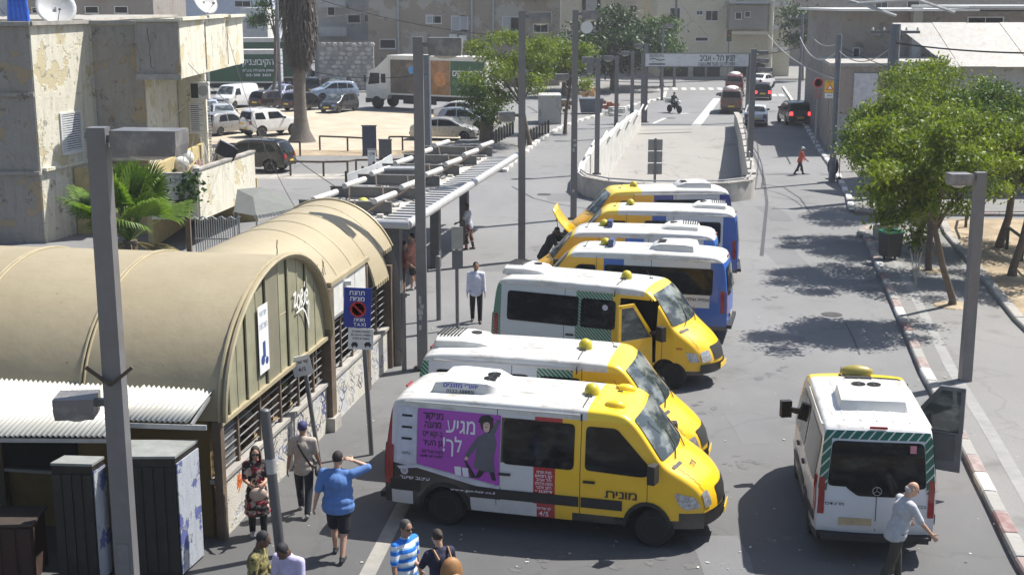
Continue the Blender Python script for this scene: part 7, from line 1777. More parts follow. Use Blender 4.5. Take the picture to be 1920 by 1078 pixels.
# green striped surround, emblem, lettering on the rear doors
STR = NB('striped surround'); X, Y_, Z = STR.xyz(); g_ = STR.m('FRACT', STR.m('MULTIPLY', STR.m('ADD', Y_, STR.m('MULTIPLY', Z, .9)), 6.5)); STR = STR.out(STR.mix(STR.m('LESS_THAN', g_, .2), (.012, .11, .075), (.5, .56, .5)), .4)
F8 = lambda u, v: s8.top(u, v, .010)
ta, tb, tc, td = [s8.find(z=z_, hi=s8.L*.3) for z_ in (1.2, 1.28, 2.04, 2.17)]
pane('striped_band', [(tc+.01, -.86), (tc+.01, .86), (td, .82), (td, -.82)], F8, STR, v8, r=0)
for sg in (1, -1): pane('striped_band', [(ta, sg*.93), (ta, sg*.79), (tc+.01, sg*.73), (tc+.01, sg*.86)], F8, STR, v8, r=0, flip=sg > 0)
pane('rear_window', [(s8.find(z=1.14, hi=s8.L*.3), -.3), (s8.find(z=1.14, hi=s8.L*.3), .3), (tb, .5), (tb, -.5)], lambda u, v: s8.top(u, v, .0125), GLASS, v8, r=.04)
q = s8.top(s8.find(z=1.24, hi=s8.L*.3), 0, .02); m = MB(); m.tube([(q.x-.02, .07*math.cos(k*.35), q.z+.07*math.sin(k*.35)) for k in range(19)], .007, 5)
for k in range(3): a_ = R(90+120*k); m.beam((q.x-.01, 0, q.z), (q.x-.01, .068*math.cos(a_), q.z+.068*math.sin(a_)), .012, .012)
m.build('star_emblem', ALLOY, v8)
q = s8.top(s8.find(z=1.0, hi=s8.L*.3), 0, .016)
text('מרצדס', .07, LB_, v8, (q.x-.0, .66, 1.0), (0, -1, 0), (0.03, 0, 1), width=.3); text('315 CDI', .07, LB_, v8, (q.x-.0, -.66, 1.0), (0, -1, 0), (0.03, 0, 1), rtl=False, width=.24)
pane('window_sticker', [(s8.find(z=1.86, hi=s8.L*.3), -.6), (s8.find(z=1.86, hi=s8.L*.3), -.5), (s8.find(z=1.98, hi=s8.L*.3), -.5), (s8.find(z=1.98, hi=s8.L*.3), -.6)], lambda u, v: s8.top(u, v, .016), mat('pink sticker', (.5, .2, .25), .5), v8, r=0)
m = MB(); m.lathe([(.3, 0), (.32, .1), (.2, .17)], 16, (.0, 0, 0)); 
q = s8.top(s8.find(x=.62, lo=s8.L*.4, hi=s8.L*.8), 0); m = MB(); m.sph((q.x, 0, q.z+.07), (.13, .3, .12), 16, 8); m.build('taxi_roof_sign', mat('olive taxi sign', (.30, .25, .05), .4), v8, 60)
# 6 rear doors etc. are hidden: nothing more to add
# ================================================================ parked and moving cars
WH, DK, SV, BL = (.62, .62, .62), (.02, .021, .025), (.36, .37, .38), (.33, .40, .50)
GP = 'cars in the sandy car park'
car('small_van', 'white delivery van nose-on at the left of the car park', (-23.4, 113, 0), R(-112), (.66, .66, .66), 0, GP, cat='van', name='parked_van')
car('hatch', 'dark brown small hatchback beside the white delivery van, tail to the camera', (-20.3, 112, 0), R(57), (.03, .022, .02), .3, GP)
car('hatch', 'black hatchback partly behind the palm trunk, tail to the camera', (-17.2, 110.2, 0), R(50), DK, .3, GP)
car('suv', 'pale blue silver estate car behind the dark small cars', (-16.2, 121, 0), R(205), BL, .3, GP)
car('hatch', 'dark grey small hatchback on the sand right of the palm, nose to the camera', (-14.1, 108.5, 0), R(-115), (.06, .06, .065), .4, GP)
car('sedan', 'pale lilac car nose just left of the palm trunk', (-21.0, 121, 0), R(-100), (.35, .36, .5), .3, GP)
car('suv', 'dark people carrier behind the palm trunk, roof catching the light', (-18.2, 128, 0), R(70), (.03, .03, .035), .3, GP)
car('jeep', 'white off-roader with a covered spare wheel on its tail', (-16.3, 89.4, 0), R(43), (.72, .72, .72), 0, GP, spare=True, plate=PLATE, rack=True)
car('hatch', 'silver grey hatchback beside the white off-roader', (-19.6, 90.2, 0), R(60), (.33, .32, .31), .4, GP)
car('sedan', 'bluish white saloon half hidden by the cream block', (-23.3, 102, 0), R(-75), (.48, .53, .62), .2, GP)
car('suv', 'black crossover parked below the balcony of the cream block', (-13.9, 70.6, 0), R(168), (.012, .012, .014), .3, GP, rack=True)
car('sedan', 'white saloon far back in front of the stone wall', (-19.6, 146, .1), R(-80), (.64, .64, .65), 0, GP)
car('hatch', 'grey hatchback in the last row in front of the white saloon', (-19.2, 137.5, .1), R(-85), (.2, .2, .21), .3, GP)
car('suv', 'dark slate off-roader beside the cab of the long truck', (-16.6, 128.5, 0), R(-95), (.05, .06, .07), .3, GP)
car('sedan', 'silver grey car with its bonnet behind the truck cab', (-16.0, 140.5, .1), R(-50), (.3, .3, .31), .3, GP)
car('sedan', 'white car cut off by the palm trunk in the last row', (-22.6, 141, .1), R(-60), (.64, .64, .64), 0, GP)
car('sedan', 'silver saloon parked broadside behind the square lamp post', (-4.35, 86.8, 0), R(-7), (.42, .40, .36), .4, GP)
car('hatch', 'bluish silver hatchback behind the silver saloon', (-3.3, 93.8, 0), R(-15), (.30, .34, .40), .4, GP)
car('sedan', 'white car under the tree behind the bluish silver hatchback', (-3.6, 101, 0), R(-20), (.64, .64, .64), 0, GP)
for (px_, py_, kd, rz_, col_, lab) in ((618, 128, 'suv', -90, (.05, .05, .055), 'charcoal off-roader in the second last row of the car park'), (683, 118, 'hatch', -70, (.35, .35, .36), 'light grey car half behind the roof of the long truck'), (563, 150, 'sedan', 60, (.08, .08, .1), 'dark saloon tucked behind the palm trunk'), (655, 160, 'hatch', -95, (.12, .13, .15), 'slate hatchback between the estate car and the truck cab'), (590, 118, 'suv', 80, (.3, .3, .32), 'grey people carrier in the last row by the stone wall'), (418, 232, 'sedan', -70, (.55, .57, .6), 'white saloon behind the pillar of the cream block')):
    p = G(px_, py_); car(kd, lab, (p.x, p.y, .1 if p.y > 131 else 0), R(rz_), col_, .3, GP)
GR = 'cars on the through road'
car('sedan', 'white saloon driving away beside the ramp parapet', (17.9, 97.5, 0), R(79), (.58, .6, .64), .1, GR, cat='car', name='car')
car('suv', 'dark grey crossover turning by the corner house with brake lights on', (20.8, 98.0, 0), R(90), (.04, .04, .045), .3, GR, rev_lit=True, name='car')
car('hatch', 'small black hatchback braking at the junction', (23.0, 122.5, 0), R(80), (.015, .015, .02), .3, GR, rev_lit=True, name='car')
car('sedan', 'white car ahead of the black hatchback at the junction', (26.0, 139, 0), R(60), (.62, .62, .62), 0, GR, name='car')
def carrier(label, x, y, rz, col):
    t = car('small_van', label, (x, y, 0), rz, col, .1, 'dusty red brown minibuses on the through road', cat='minibus', name='minibus')
    m = MB(); m.sph((-.9, 0, 1.98), (.9, .55, .2), 14, 8); m.build('roof_air_unit', WHITE, t, 60)
    return t
carrier('nearer dusty red brown minibus ahead of the white saloon', 17.9, 108.5, R(80), (.11, .06, .05)); carrier('farther red brown minibus at the junction', 21.6, 129.5, R(80), (.15, .06, .06))
# trucks
TG = mat('truck green', (.02, .09, .045), .5, 0, .08, 2)
t = thing('truck', 'long delivery truck with a white cab and a printed green and brown box', 'truck', (-7.0, 110.6, 0), R(151)); t.scale = (1.14, 1.14, 1.14)
BX = (-5.6, 2.6)
m = MB(); m.box(((BX[0]+BX[1])/2, 0, 2.45), (BX[1]-BX[0], 2.4, 2.75)); m.build('cargo_box', WHITE, t)
m = MB(); m.box((-4.1, 1.215, 2.4), (2.8, .02, 2.4)); m.build('side_panel', TG, t)
for x0, x1, c_, l_ in ((-2.65, -.95, (.28, .14, .05), 'brown'), (-.9, 2.4, (.10, .085, .065), 'dark')): m = MB(); m.box(((x0+x1)/2, 1.215, 2.4), (x1-x0, .02, 2.4)); m.build('side_panel', mat('truck print '+l_, c_, .6, 0, .35, 1.6, dirt=(.5, .3, .2), dscale=1.2, damt=.5), t)
m = MB(); m.sph((-1.85, 1.2, 2.3), (.95, .03, 1.05), 18, 10); m.build('printed_melon', mat('printed orange', (.5, .22, .07), .6, 0, .3, 3), t, 60)
m = MB(); m.sph((.6, 1.21, 2.9), (.3, .03, .35), 10, 8); m.build('printed_patch', mat('printed blue', (.1, .3, .6), .6), t, 60)
text('הקיבוצניקים', .62, LP, t, (-4.15, 1.24, 2.75), (-1, 0, 0), (0, 0, 1), width=2.5); text('מדף הירקות', .25, LP, t, (-4.6, 1.24, 2.1), (-1, 0, 0), (0, 0, 1), width=1.2)
for x in BX: m = MB(); m.box((x, 0, 2.45), (.1, 2.5, 2.85)); m.build('frame', WHITE, t)
m = MB(); m.box(((BX[0]+BX[1])/2, 0, 3.86), (BX[1]-BX[0]+.1, 2.5, .08)); m.build('roof', WHITE, t)
CABP = car_paint('truck cab white', (.62, .62, .6))
m = MB(); cab = [(2.75, .75), (4.6, .75), (4.68, 1.6), (4.35, 2.75), (3.7, 3.0), (2.75, 3.75)]
vs = [(x, y, z) for y in (-1.12, 1.12) for x, z in cab]; n_ = 6; m.add(vs, [tuple(range(6)), tuple(range(11, 5, -1))]+[(i, i+6, (i+1) % 6+6, (i+1) % 6) for i in range(6)]); m.build('cab', CABP, t)
for sg in (1, -1):
    m = MB(); m.add([(3.45, sg*1.13, 1.85), (4.45, sg*1.13, 1.75), (4.25, sg*1.13, 2.6), (3.45, sg*1.13, 2.6)], [(0, 1, 2, 3) if sg < 0 else (3, 2, 1, 0)]); m.build('door_window', GLASS, t)
    m = MB(); m.add([(2.9, sg*1.13, 1.9), (3.3, sg*1.13, 1.9), (3.3, sg*1.13, 2.55), (2.9, sg*1.13, 2.55)], [(0, 1, 2, 3) if sg < 0 else (3, 2, 1, 0)]); m.build('side_window', GLASS, t)
    m = MB(); m.box((4.6, sg*1.3, 2.2), (.1, .16, .5)); m.build('wing_mirror', BLACKP, t); m = MB(); m.box((4.66, sg*.85, 1.05), (.08, .34, .2)); m.build('headlight', CLEARL, t)
m = MB(); m.add([(4.69, -.98, 1.72), (4.69, .98, 1.72), (4.4, .95, 2.66), (4.4, -.95, 2.66)], [(0, 1, 2, 3)]); m.build('windscreen', WGLASS, t)
m = MB(); m.box((-.8, 0, .85), (9.8, 1.2, .35)); m.box((4.6, 0, .6), (.25, 2.2, .35)); m.box((0, 1.05, .7), (2.8, .1, .5)); m.build('chassis', BLACKP, t)
for x in (3.7, -2.9, -4.0):
    for sg in (1, -1): wheel(t, x, sg*.98, .48, .3, False, 0, sg)
def boxtruck(label, x, y, rz, L_, h, grp=None):
    t = thing('truck', label, 'truck', (x, y, 0), rz)
    m = MB(); m.box((0, 0, h/2+.5), (L_, 2.4, h-1)); m.build('cargo_box', WHITE, t)
    m = MB(); m.box((0, 1.215, h/2+.4), (L_-.5, .02, h-1.5)); m.build('side_panel', TG, t); m = MB(); m.box((0, 0, h+.03), (L_+.1, 2.5, .08)); m.build('roof', WHITE, t)
    m = MB(); m.box((-L_/2-.02, 0, h/2+.5), (.05, 2.3, h-1.1)); m.build('rear_doors', mat('truck shutter', (.5, .52, .54), .5), t)
    for k in range(7): m = MB(); m.box((-L_/2-.06, 0, 1.2+k*.4), (.03, 2.2, .05)); m.build('slat', GALV, t)
    m = MB(); m.box((0, 0, .8), (L_, 1.2, .3)); m.build('chassis', BLACKP, t); m = MB(); m.box((L_/2+.9, 0, 1.6), (1.6, 2.2, 2.0)); m.build('cab', CABP, t)
    for xx in (-L_/2+1.2, L_/2+.9):
        for sg in (1, -1): wheel(t, xx, sg*.98, .46, .3, False, 0, sg)
    return t
t = boxtruck('green sided box truck between the cream block and the utility pole', -26.1, 131, R(184), 7, 4.1)
text('הקיבוצניקים', .85, LP, t, (-1.1, 1.24, 3.0), (-1, 0, 0), (0, 0, 1), width=3.6); text('שיווק ותובלה בע"מ', .35, LP, t, (-1.4, 1.24, 2.2), (-1, 0, 0), (0, 0, 1), width=3.0); text('03-518 3613', .35, LP, t, (-1.4, 1.24, 1.75), (-1, 0, 0), (0, 0, 1), rtl=False, width=2.4)
boxtruck('second white box truck standing right behind the green sided one', -25.5, 139, R(184), 8.5, 5.0)
# motorcycle
t = thing('motorcycle', 'dark motorcycle ridden towards the camera past the gantry', 'motorcycle', (13.1, 107.3, 0), R(-60))
for x in (-.65, .65):
    m = MB(); m.lathe([(.2, -.06), (.3, -.05), (.32, 0), (.3, .05), (.2, .06)], 18, (x, 0, .32), 'Y'); w_ = m.build('wheel', RUBBER, t, 40)
m = MB(); m.sph((0, 0, .62), (.45, .17, .22), 10, 8); m.sph((.3, 0, .85), (.25, .17, .14), 10, 8); m.build('body', mat('motorcycle dark', (.03, .03, .03), .35, .3), t, 60)
m = MB(); m.sph((-.35, 0, .85), (.35, .15, .08), 10, 6); m.build('seat', BLACKP, t, 60); m = MB(); m.tube([(.65, 0, .32), (.42, 0, 1.05)], .035, 6); m.tube([(.42, -.35, 1.1), (.42, .35, 1.1)], .02, 6); m.build('fork', ALLOY, t)
m = MB(); m.sph((.62, 0, .9), (.12, .15, .15), 10, 8); m.build('fairing', WHITE, t, 60); m = MB(); m.box((-.85, 0, .95), (.4, .42, .36)); m.build('top_box', mat('pale box', (.5, .5, .48), .5), t)
# street sweeper's cart
t = thing('trolley', 'black upright shopping trolley standing at the kerb behind the person in orange', 'trolley', (16.15, 66.3, .02), .4)
m = MB(); m.sph((0, 0, .75), (.3, .26, .5), 12, 8); m.build('bag', BLACKP, t, 60); m = MB(); m.beam((-.25, -.2, .1), (-.25, -.2, 1.35), .03, .03); m.beam((.25, -.2, .1), (.25, -.2, 1.35), .03, .03); m.beam((-.25, -.2, 1.35), (.25, -.2, 1.35), .03, .03); m.box((0, 0, .12), (.6, .4, .05)); m.build('frame', DARKM, t)
for s in (-1, 1): m = MB(); m.lathe([(.12, -.03), (.12, .03)], 12, (s*.27, -.2, .12), 'X'); m.build('wheel', RUBBER, t)
# ================================================================ people
def stripes(name, c1, c2, f):
    b = NB(name); X, Y_, Z = b.xyz(); g = b.m('FRACT', b.m('MULTIPLY', b.m('ADD', Z, b.m('MULTIPLY', b.noise(3, 2), .04)), f)); c = b.mix(b.m('LESS_THAN', g, .5), c1, c2)
    c = b.mix(b.m('LESS_THAN', b.m('ABSOLUTE', b.m('SUBTRACT', g, .5)), .09), c, (.3, .5, .75)); return b.out(c, .85)
def floral(name):
    b = NB(name); v = b.n('ShaderNodeTexVoronoi'); v.inputs['Scale'].default_value = 13; b.l(b.co, v.inputs['Vector']); n = b.noise(16, 4)
    sp = b.n('ShaderNodeSeparateColor'); b.l(v.outputs['Color'], sp.inputs[0])
    c = b.mix(b.ramp(sp.outputs[0], .5, .52), (.025, .02, .02), (.42, .34, .27)); c = b.mix(b.ramp(sp.outputs[1], .72, .74), c, (.36, .03, .05)); c = b.mix(b.ramp(n, .52, .56), c, (.02, .018, .02)); return b.out(c, .85)
def camo(name):
    b = NB(name); n = b.noise(9, 3); m2 = b.noise(14, 3, stretch=(1, 2, 1)); c = b.mix(b.ramp(n, .46, .5), (.12, .10, .04), (.25, .22, .08)); c = b.mix(b.ramp(m2, .56, .6), c, (.03, .03, .02)); return b.out(c, .85)
SK1, SK2, SK3 = (.44, .26, .18), (.30, .17, .11), (.10, .055, .035)
BLK = (.015, .015, .018)
g = G(572, 962)
person('man in a taupe T-shirt and navy cap walking away, bag strap across his back', (g.x, g.y, 0), 88, 1.72, 2, (16, 4), (-14, 14), (-8, 10, 12), (12, 8, 18), SK2, (.03, .035, .12), ('tshirt', (.38, .33, .28)), ('long', (.012, .014, .022)), (.25, .25, .25), .98, (0, 0), hairstyle='cap', extras=[strap_bag(-1, (.03, .03, .03))])
g = G(637, 1044)
person('heavy man in a blue T-shirt and black shorts holding a phone to his ear', (g.x, g.y, 0), 83, 1.83, 3, (14, 6), (-12, 12), (-14, 14, 14), ('v', (.45, -.65, .22), (-.3, .85, .45)), SK1, (.012, .01, .01), ('tshirt', (.085, .18, .42)), ('shorts', (.012, .012, .018)), (.03, .03, .035), 1.42, (4, -10), sleeve=.72)
g = G(485, 1004)
person('long-haired woman in sunglasses and a dark floral dress holding a beige handbag', (g.x, g.y, 0), -78, 1.63, 1, (4, 2), (-3, 5), (22, 6, 68, .45), (22, 6, 68, .45), SK1, (.02, .012, .01), ('dress', (.1, .1, .1)), ('long', (.012, .012, .014)), (.3, .3, .3), .9, (8, 0), hairstyle='long', shirtmat=floral('floral cloth'),
       extras=[sunglasses, lambda P, ob, T: (MB().sph(T(P['q'](.27, .02, -.02)), (.06, .15, .12), 12, 8).build('handbag', mat('beige leather', (.42, .32, .26), .6), ob, 60))])
g = G(475, 1012, 1.62)
person('man in a brown green patterned shirt at the bottom left, facing right', (g.x-.02, g.y+.1, 0), -5, 1.74, 8, (14, 8), (-12, 12), (12, 10, 35), (4, 10, 30), SK3, BLK, ('long', (.1, .1, .05)), ('long', (.03, .03, .03)), (.03, .03, .03), 1.05, (12, 0), shirtmat=camo('brown green cloth'))
g = G(548, 1030, 1.5)
person('man in a lavender polo shirt with bowed head at the bottom edge', (g.x, g.y+.1, 0), -115, 1.72, 16, (6, 4), (-6, 6), (25, 8, 60, .3), (22, 8, 55, .3), SK3, BLK, ('tshirt', (.46, .43, .64)), ('long', (.02, .02, .03)), (.03, .03, .03), 1.08, (30, 0))
g = G(758, 985, 1.66)
person('man in a blue and white striped polo shirt with dark glasses', (g.x, g.y, 0), -38, 1.75, 0, (4, 2), (-4, 4), (-4, 12, 12), (6, 12, 14), SK2, (.05, .045, .045), ('tshirt', (.3, .3, .3)), ('long', (.03, .035, .05)), (.03, .03, .03), 1.08, (4, -10), shirtmat=stripes('blue white striped cloth', (.66, .70, .76), (.015, .17, .62), 7.6), extras=[sunglasses])
g = G(826, 1006, 1.58)
def backpack(P, ob, T):
    q = P['q']; b = MB(); b.sph(T(q(-.26, -.06, .22)), (.12, .17, .23), 14, 10); o = b.build('backpack', mat('tan leather', (.30, .15, .055), .6, 0, .25, 9), ob, 60)
    b = MB(); b.sph(T(q(-.36, -.06, .13)), (.05, .12, .1), 10, 8); b.build('pocket', mat('tan leather', (.30, .15, .055), .6), o, 60)
    for s_ in (-1, 1):
        pts = [q(-.2, s_*.1, .42), q(-.06, s_*.12, .54), (q(.1, s_*.12, .45)), q(.15, s_*.13, .25)]; b = MB()
        for a_, c_ in zip(pts, pts[1:]): b.beam(T(a_), T(c_), .015, .045)
        b.build('backpack_strap', mat('tan leather', (.30, .15, .055), .6), o)
def paper(P, ob, T):
    a = P['arms'][0]; b = MB(); p = a[2]+a[3]*.14; b.box(T(p), (.09, .06, .11), rot=Matrix.Rotation(.4, 3, 'Y')); b.build('paper_cup', WHITE, ob)
person('person in a navy shirt with tied hair and a tan leather backpack', (g.x, g.y, 0), 118, 1.66, 6, (4, 2), (-4, 4), (34, 12, 72, .1), (10, 10, 30), SK1, (.03, .018, .012), ('tshirt', (.015, .018, .045)), ('long', (.02, .02, .03)), (.03, .03, .03), .98, (12, 0), hairstyle='bun', extras=[backpack, paper])
g = G(893, 604)
person('man in a loose white shirt and dark trousers walking towards the camera', (g.x, g.y, 0), -88, 1.76, 1, (9, 4), (-8, 8), (4, 6, 12), (-2, 6, 12), SK2, (.02, .015, .012), ('long', (.60, .62, .74)), ('long', (.018, .018, .022)), (.025, .02, .02), 1.0, (4, 8))
g = G(880, 468)
person('man in a pale shirt and patterned trousers half hidden by the dark pole', (g.x, g.y, 0), 165, 1.72, 6, (8, 4), (-6, 6), (30, 6, 40), (26, 6, 44), SK3, BLK, ('tshirt', (.4, .42, .48)), ('long', (.3, .3, .3)), (.02, .02, .02), .92, (4, 0), pantmat=floral('patterned trousers'), far=True)
g = G(757, 556)
person('man in a dark red shirt standing in the shade of the shelter', (g.x, g.y, 0), 15, 1.74, 2, (4, 2), (-4, 4), (14, 8, 30), (14, 8, 40), SK2, BLK, ('tshirt', (.18, .05, .04)), ('shorts', (.05, .05, .05)), (.03, .03, .03), .98, far=True)
g = G(776, 543)
person('man in a dull pink shirt and black shorts facing him under the shelter', (g.x, g.y, 0), 175, 1.8, 2, (4, 2), (-4, 4), (14, 8, 50), (14, 8, 30), SK1, BLK, ('tshirt', (.42, .19, .15)), ('shorts', BLK), (.4, .4, .4), 1.1, far=True)
person('mechanic in dark overalls bending over the open bonnet of the sixth minibus', (1.12, 43.0, 0), -3, 1.76, 28, (6, 4), (-6, 8), (48, 8, 30, .2), (50, 8, 30, .2), SK3, BLK, ('coat', (.02, .02, .026)), ('long', (.018, .018, .022)), (.02, .02, .02), 1.05, (16, 0), far=True)
g = G(1499, 328)
person('small figure in a reddish orange vest and pale cap crossing the right-hand street', (g.x, g.y, 0), 6, 1.5, 10, (20, 6), (-18, 14), (18, 8, 40), (26, 8, 30), SK2, (.55, .55, .52), ('long', (.5, .10, .06)), ('long', (.03, .03, .04)), (.03, .03, .03), 1.05, hairstyle='cap', far=True)
g = G(1668, 1090)
def fix_right(P, ob, T): pass
person('bald man in a pale grey shirt reaching out behind the right-hand minibus', (g.x+.02, g.y-.12, 0), 12, 1.74, 16, (12, 6), (-14, 12), (38, 16, 18), (44, 14, 12), SK1, (.42, .40, .38), ('tshirt', (.42, .43, .46)), ('long', (.05, .045, .035)), (.02, .02, .02), 1.08, (10, -20), hairstyle='bald', sleeve=.72)
g = G(2, 1040)
person('passer-by cut off by the left edge in a dark top and pale jeans', (g.x-.1, g.y, 0), -120, 1.72, 0, (12, 4), (-10, 8), (6, 8, 14), (-6, 8, 14), SK2, BLK, ('tshirt', (.03, .03, .06)), ('long', (.3, .33, .42)), (.03, .03, .03), 1.0)
person('rider in black with a helmet on the motorcycle', (13.1-.12, 107.3+.2, .42), -60, 1.72, 14, (78, 80), (78, 80), (48, 12, 20), (48, 12, 20), SK2, BLK, ('long', (.02, .02, .022)), ('long', (.02, .02, .025)), (.02, .02, .02), 1.1, hairstyle='cap', far=True)
finish_people()
for ob in list(C.objects):
    if ob.get('label', '').startswith('rider'): ob.location.z = .42-.42+.30
# ================================================================ trees and plants
t = thing('palm_tree', 'thick shaggy palm trunk rising out of the top of the photo', 'tree', G(566, 266), 0)
m = MB(); m.tube([(0, 0, -.1), (0, 0, .15), (.0, 0, .7), (-.03, 0, 1.6), (-.05, 0, 3.2), (-.02, 0, 4.6), (.05, 0, 6), (.1, 0, 9), (.1, 0, 13)], [1.0, .85, .55, .42, .38, .42, .62, .75, .8], 14); m.build('trunk', BARKG, t, 60)
rd = random.Random(4); SKT = mat('dry palm thatch', (.085, .07, .06), .95, 0, .5, 5)
m = MB()
for i in range(1700):
    z = rd.uniform(5.0, 12); a = rd.uniform(0, 6.3); r = (.36+.50*min(1, max(0, (z-4.6)/2.0)))*rd.uniform(.9, 1.35); l = rd.uniform(.35, .9); w_ = rd.uniform(.03, .09)
    p = Vector((r*math.cos(a)+.08, r*math.sin(a), z)); q = p+Vector((math.cos(a)*rd.uniform(.02, .22), math.sin(a)*rd.uniform(.02, .22), -l)); s_ = Vector((-math.sin(a), math.cos(a), rd.uniform(-.3, .3)))*w_
    m.add([p-s_, p+s_, q+s_*.3, q-s_*.3], [(0, 1, 2, 3)])
m.build('thatch', SKT, t)
leaves('crown', [((0, 0, 12.6), (3.4, 3.4, 1.6))], 1500, .7, LEAF_DARK, t, 3, 1.2, .12)
tree('pale green drooping foliage left of the palm trunk at the top', G(512, 190), 12.5, 2.6, 5.4, LEAF_MID, 41, 5200, .26, (.4, 0), .16, squash=.95, nclump=22)
tree('bright spreading street tree at the bend of the far left pavement', (1.1, 82, .1), 7.3, 3.1, 2.7, LEAF_BRIGHT, 12, 11000, .2, (-.5, 0), .13, nclump=36, cz=5.0, elong=(1.15, 1))
tree('smaller bright tree behind the third lamp post', (3.6, 90, .1), 7.0, 2.3, 2.9, LEAF_BRIGHT, 13, 6500, .2, (.3, 0), .12, nclump=24, cz=4.9)
t = thing('shrub', 'bushy palm-like shrub with a dark stump behind the silver saloon', 'shrub', G(912, 268)); m = MB(); m.tube([(0, 0, 0), (.05, 0, 1.6)], [.5, .38], 12); m.build('stump', BARK, t, 60)
leaves('foliage', [((-.2, 0, 2.3), (1.3, 1.2, 1.0)), ((.3, -.2, 1.7), (1.0, .9, .8)), ((-.6, 0, 3.3), (1.2, 1.1, .9))], 3600, .26, LEAF_MID, t, 9, .2, .3)
tree('large dark dense tree behind the gantry posts', (10.0, 133, .1), 8.3, 5.6, 2.0, LEAF_DARK, 15, 12000, .42, (0, 0), .25, nclump=44, cz=5.0, elong=(1.05, .8))
tree('dark tree with yellowing edge in front of the cream corner block', (15.6, 139, .1), 7.0, 3.3, 1.8, LEAF_MID, 16, 6500, .36, (0, 0), .2, nclump=26, cz=4.3)
tree('dark bushy tree left of the dense tree by the tan block', (4.9, 126, .1), 6.3, 3.2, 1.4, LEAF_DARK, 17, 5500, .36, (0, 0), .2, nclump=24, cz=3.9)
tree('tree far down the right-hand street between the blocks', (YP(1508, 60, 150).x, 150, .1), 9.2, 2.6, 3.4, LEAF_DARK, 18, 3600, .4, (0, 0), .2, nclump=18, cz=6.3)
G2 = 'street trees on the right pavement'
tree('slender tree on the right pavement whose trunk stands nearest the lamp post', (13.05, 38.2, .12), 5.6, 2.3, 2.5, LEAF_BRIGHT, 21, 19550, 0.14, (-1.0, -1.0), .10, nclump=45, group=G2, cz=4.1, elong=(1.0, 1))
tree('leaning dark trunked tree left of the slender one on the right pavement', (13.9, 43.3, .12), 5.9, 2.6, 2.7, LEAF_BRIGHT, 22, 21250, 0.14, (-.1, .2), .11, nclump=54, group=G2, cz=4.3)
tree('tree growing out of the square concrete planter block', (14.2, 49.6, .12), 5.0, 2.0, 2.2, LEAF_MID, 23, 14450, 0.14, (.3, .4), .14, nclump=39, group=G2, cz=3.8)
tree('paired pale trunked tree beside the green litter bin', (15.1, 48.6, .12), 6.1, 2.4, 2.6, LEAF_BRIGHT, 24, 17850, 0.14, (.7, .2), .12, nclump=45, group=G2, cz=4.5)
tree('tall tree behind the garden railing reaching the right edge', (17.7, 47.2, .2), 6.0, 3.0, 2.2, LEAF_MID, 25, 23800, 0.14, (.3, 0), .14, nclump=57, group=G2, cz=4.2)
tree('dense tree crowding the right edge of the photo above the railing', (16.3, 42.2, .2), 5.3, 2.3, 2.2, LEAF_BRIGHT, 26, 17000, 0.14, (.4, 0), .12, nclump=48, group=G2, cz=4.2)
tree('leafy tree in front of the corner of the right-hand workshop', (17.6, 56.8, .12), 6.4, 2.6, 2.4, LEAF_BRIGHT, 27, 16150, 0.16, (0, 0), .14, nclump=45, group=G2, cz=4.6)
t = thing('shrub', 'low leafy shoot at the foot of the paired trees', 'shrub', (14.5, 46.4, .12)); leaves('foliage', [((0, 0, .6), (.5, .4, .55))], 500, .17, LEAF_BRIGHT, t, 31); m = MB(); m.tube([(0, 0, 0), (0, 0, .5)], .03, 6); m.build('stem', BARK, t)
for i, (x, y) in enumerate(((13.05, 38.2), (13.9, 43.3), (14.6, 46.3))):
    m = MB(); m.lathe([(.55, 0), (.5, .03), (.01, .04)], 18, (x, y, .125)); tag(m.build('tree_pit', DIRT2), kind='structure')
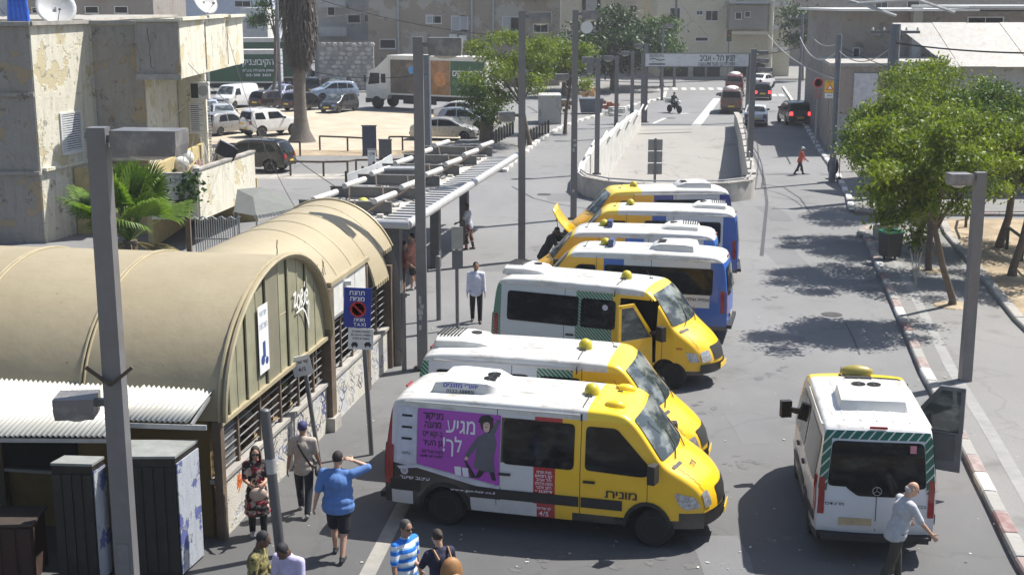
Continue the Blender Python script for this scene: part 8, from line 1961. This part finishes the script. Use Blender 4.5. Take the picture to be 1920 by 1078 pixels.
# bare sapling with white ties
t = thing('sapling', 'bare pale sapling tangle with a white ribbon on the right pavement', 'sapling', G(1716, 545, .12)); rd = random.Random(6)
for i in range(16):
    m = MB(); a = rd.uniform(0, 6.3); m.tube([(0, 0, 0), (.06*math.cos(a), .06*math.sin(a), .5), (.3*math.cos(a)*rd.random(), .3*math.sin(a), rd.uniform(.8, 1.35))], .008, 4); m.build('twig', mat('pale twig', (.35, .35, .33), .8), t)
m = MB(); m.beam((-.05, -.1, .75), (.25, -.12, .5), .01, .08); m.beam((.0, -.1, .9), (.22, -.12, .72), .01, .06); m.build('ribbon', WHITE, t)
# fan palm in the yard of the cream block
t = thing('fan_palm', 'fan palm with bright green fronds behind the tan barrel roof', 'palm', (-12.5, 42.6, 0))
m = MB(); m.tube([(0, 0, 0), (0, 0, 1.3)], [.3, .24], 12); m.build('trunk', BARK, t, 60); rd = random.Random(5)
for i in range(22):
    a = R(i*137.5); el = R(rd.uniform(28, 86)); d = Vector((math.cos(a)*math.cos(el), math.sin(a)*math.cos(el), math.sin(el)))
    fan(t, (0, 0, 1.25), d, rd.uniform(1.9, 2.7), 165, 36, LEAF_PALM, i, rd.uniform(.1, .35))
for i in range(9):
    a = R(i*40+10); d = Vector((math.cos(a)*.8, math.sin(a)*.8, -.15)); fan(t, (0, 0, 1.2), d, 1.7, 120, 22, mat('withered frond', (.2, .17, .07), .8), 50+i, .5)
t = thing('creeper', 'dark creeper hanging from the corner of the lower balcony', 'creeper', (-11.7, 47.8, 0)); leaves('foliage', [((-.1, 0, 2.1), (.35, .2, .5)), ((-.4, 0, 1.5), (.3, .2, .4)), ((.1, 0, 2.6), (.25, .2, .3))], 260, .2, LEAF_DARK, t, 33, .6, .8); m = MB(); m.tube([(-.3, 0, 0), (-.2, 0, 1.2), (.1, .1, 2.7)], .02, 5); m.build('stem', BARK, t)

# ---- the air
m = MB(); m.box((0, 670, 7), (1820, 1480, 22)); hz_ = m.build('haze', plain('haze placeholder', (1, 1, 1)))
hm = bpy.data.materials.new('thin haze'); hm.use_nodes = True; q = hm.node_tree; q.nodes.remove(q.nodes['Principled BSDF']); pv_ = q.nodes.new('ShaderNodeVolumePrincipled')
pv_.inputs['Color'].default_value = (.9, .93, 1, 1); pv_.inputs['Density'].default_value = .0005; pv_.inputs['Anisotropy'].default_value = .3
q.links.new(pv_.outputs[0], q.nodes['Material Output'].inputs['Volume']); hz_.data.materials.clear(); hz_.data.materials.append(hm); tag(hz_, kind='stuff')
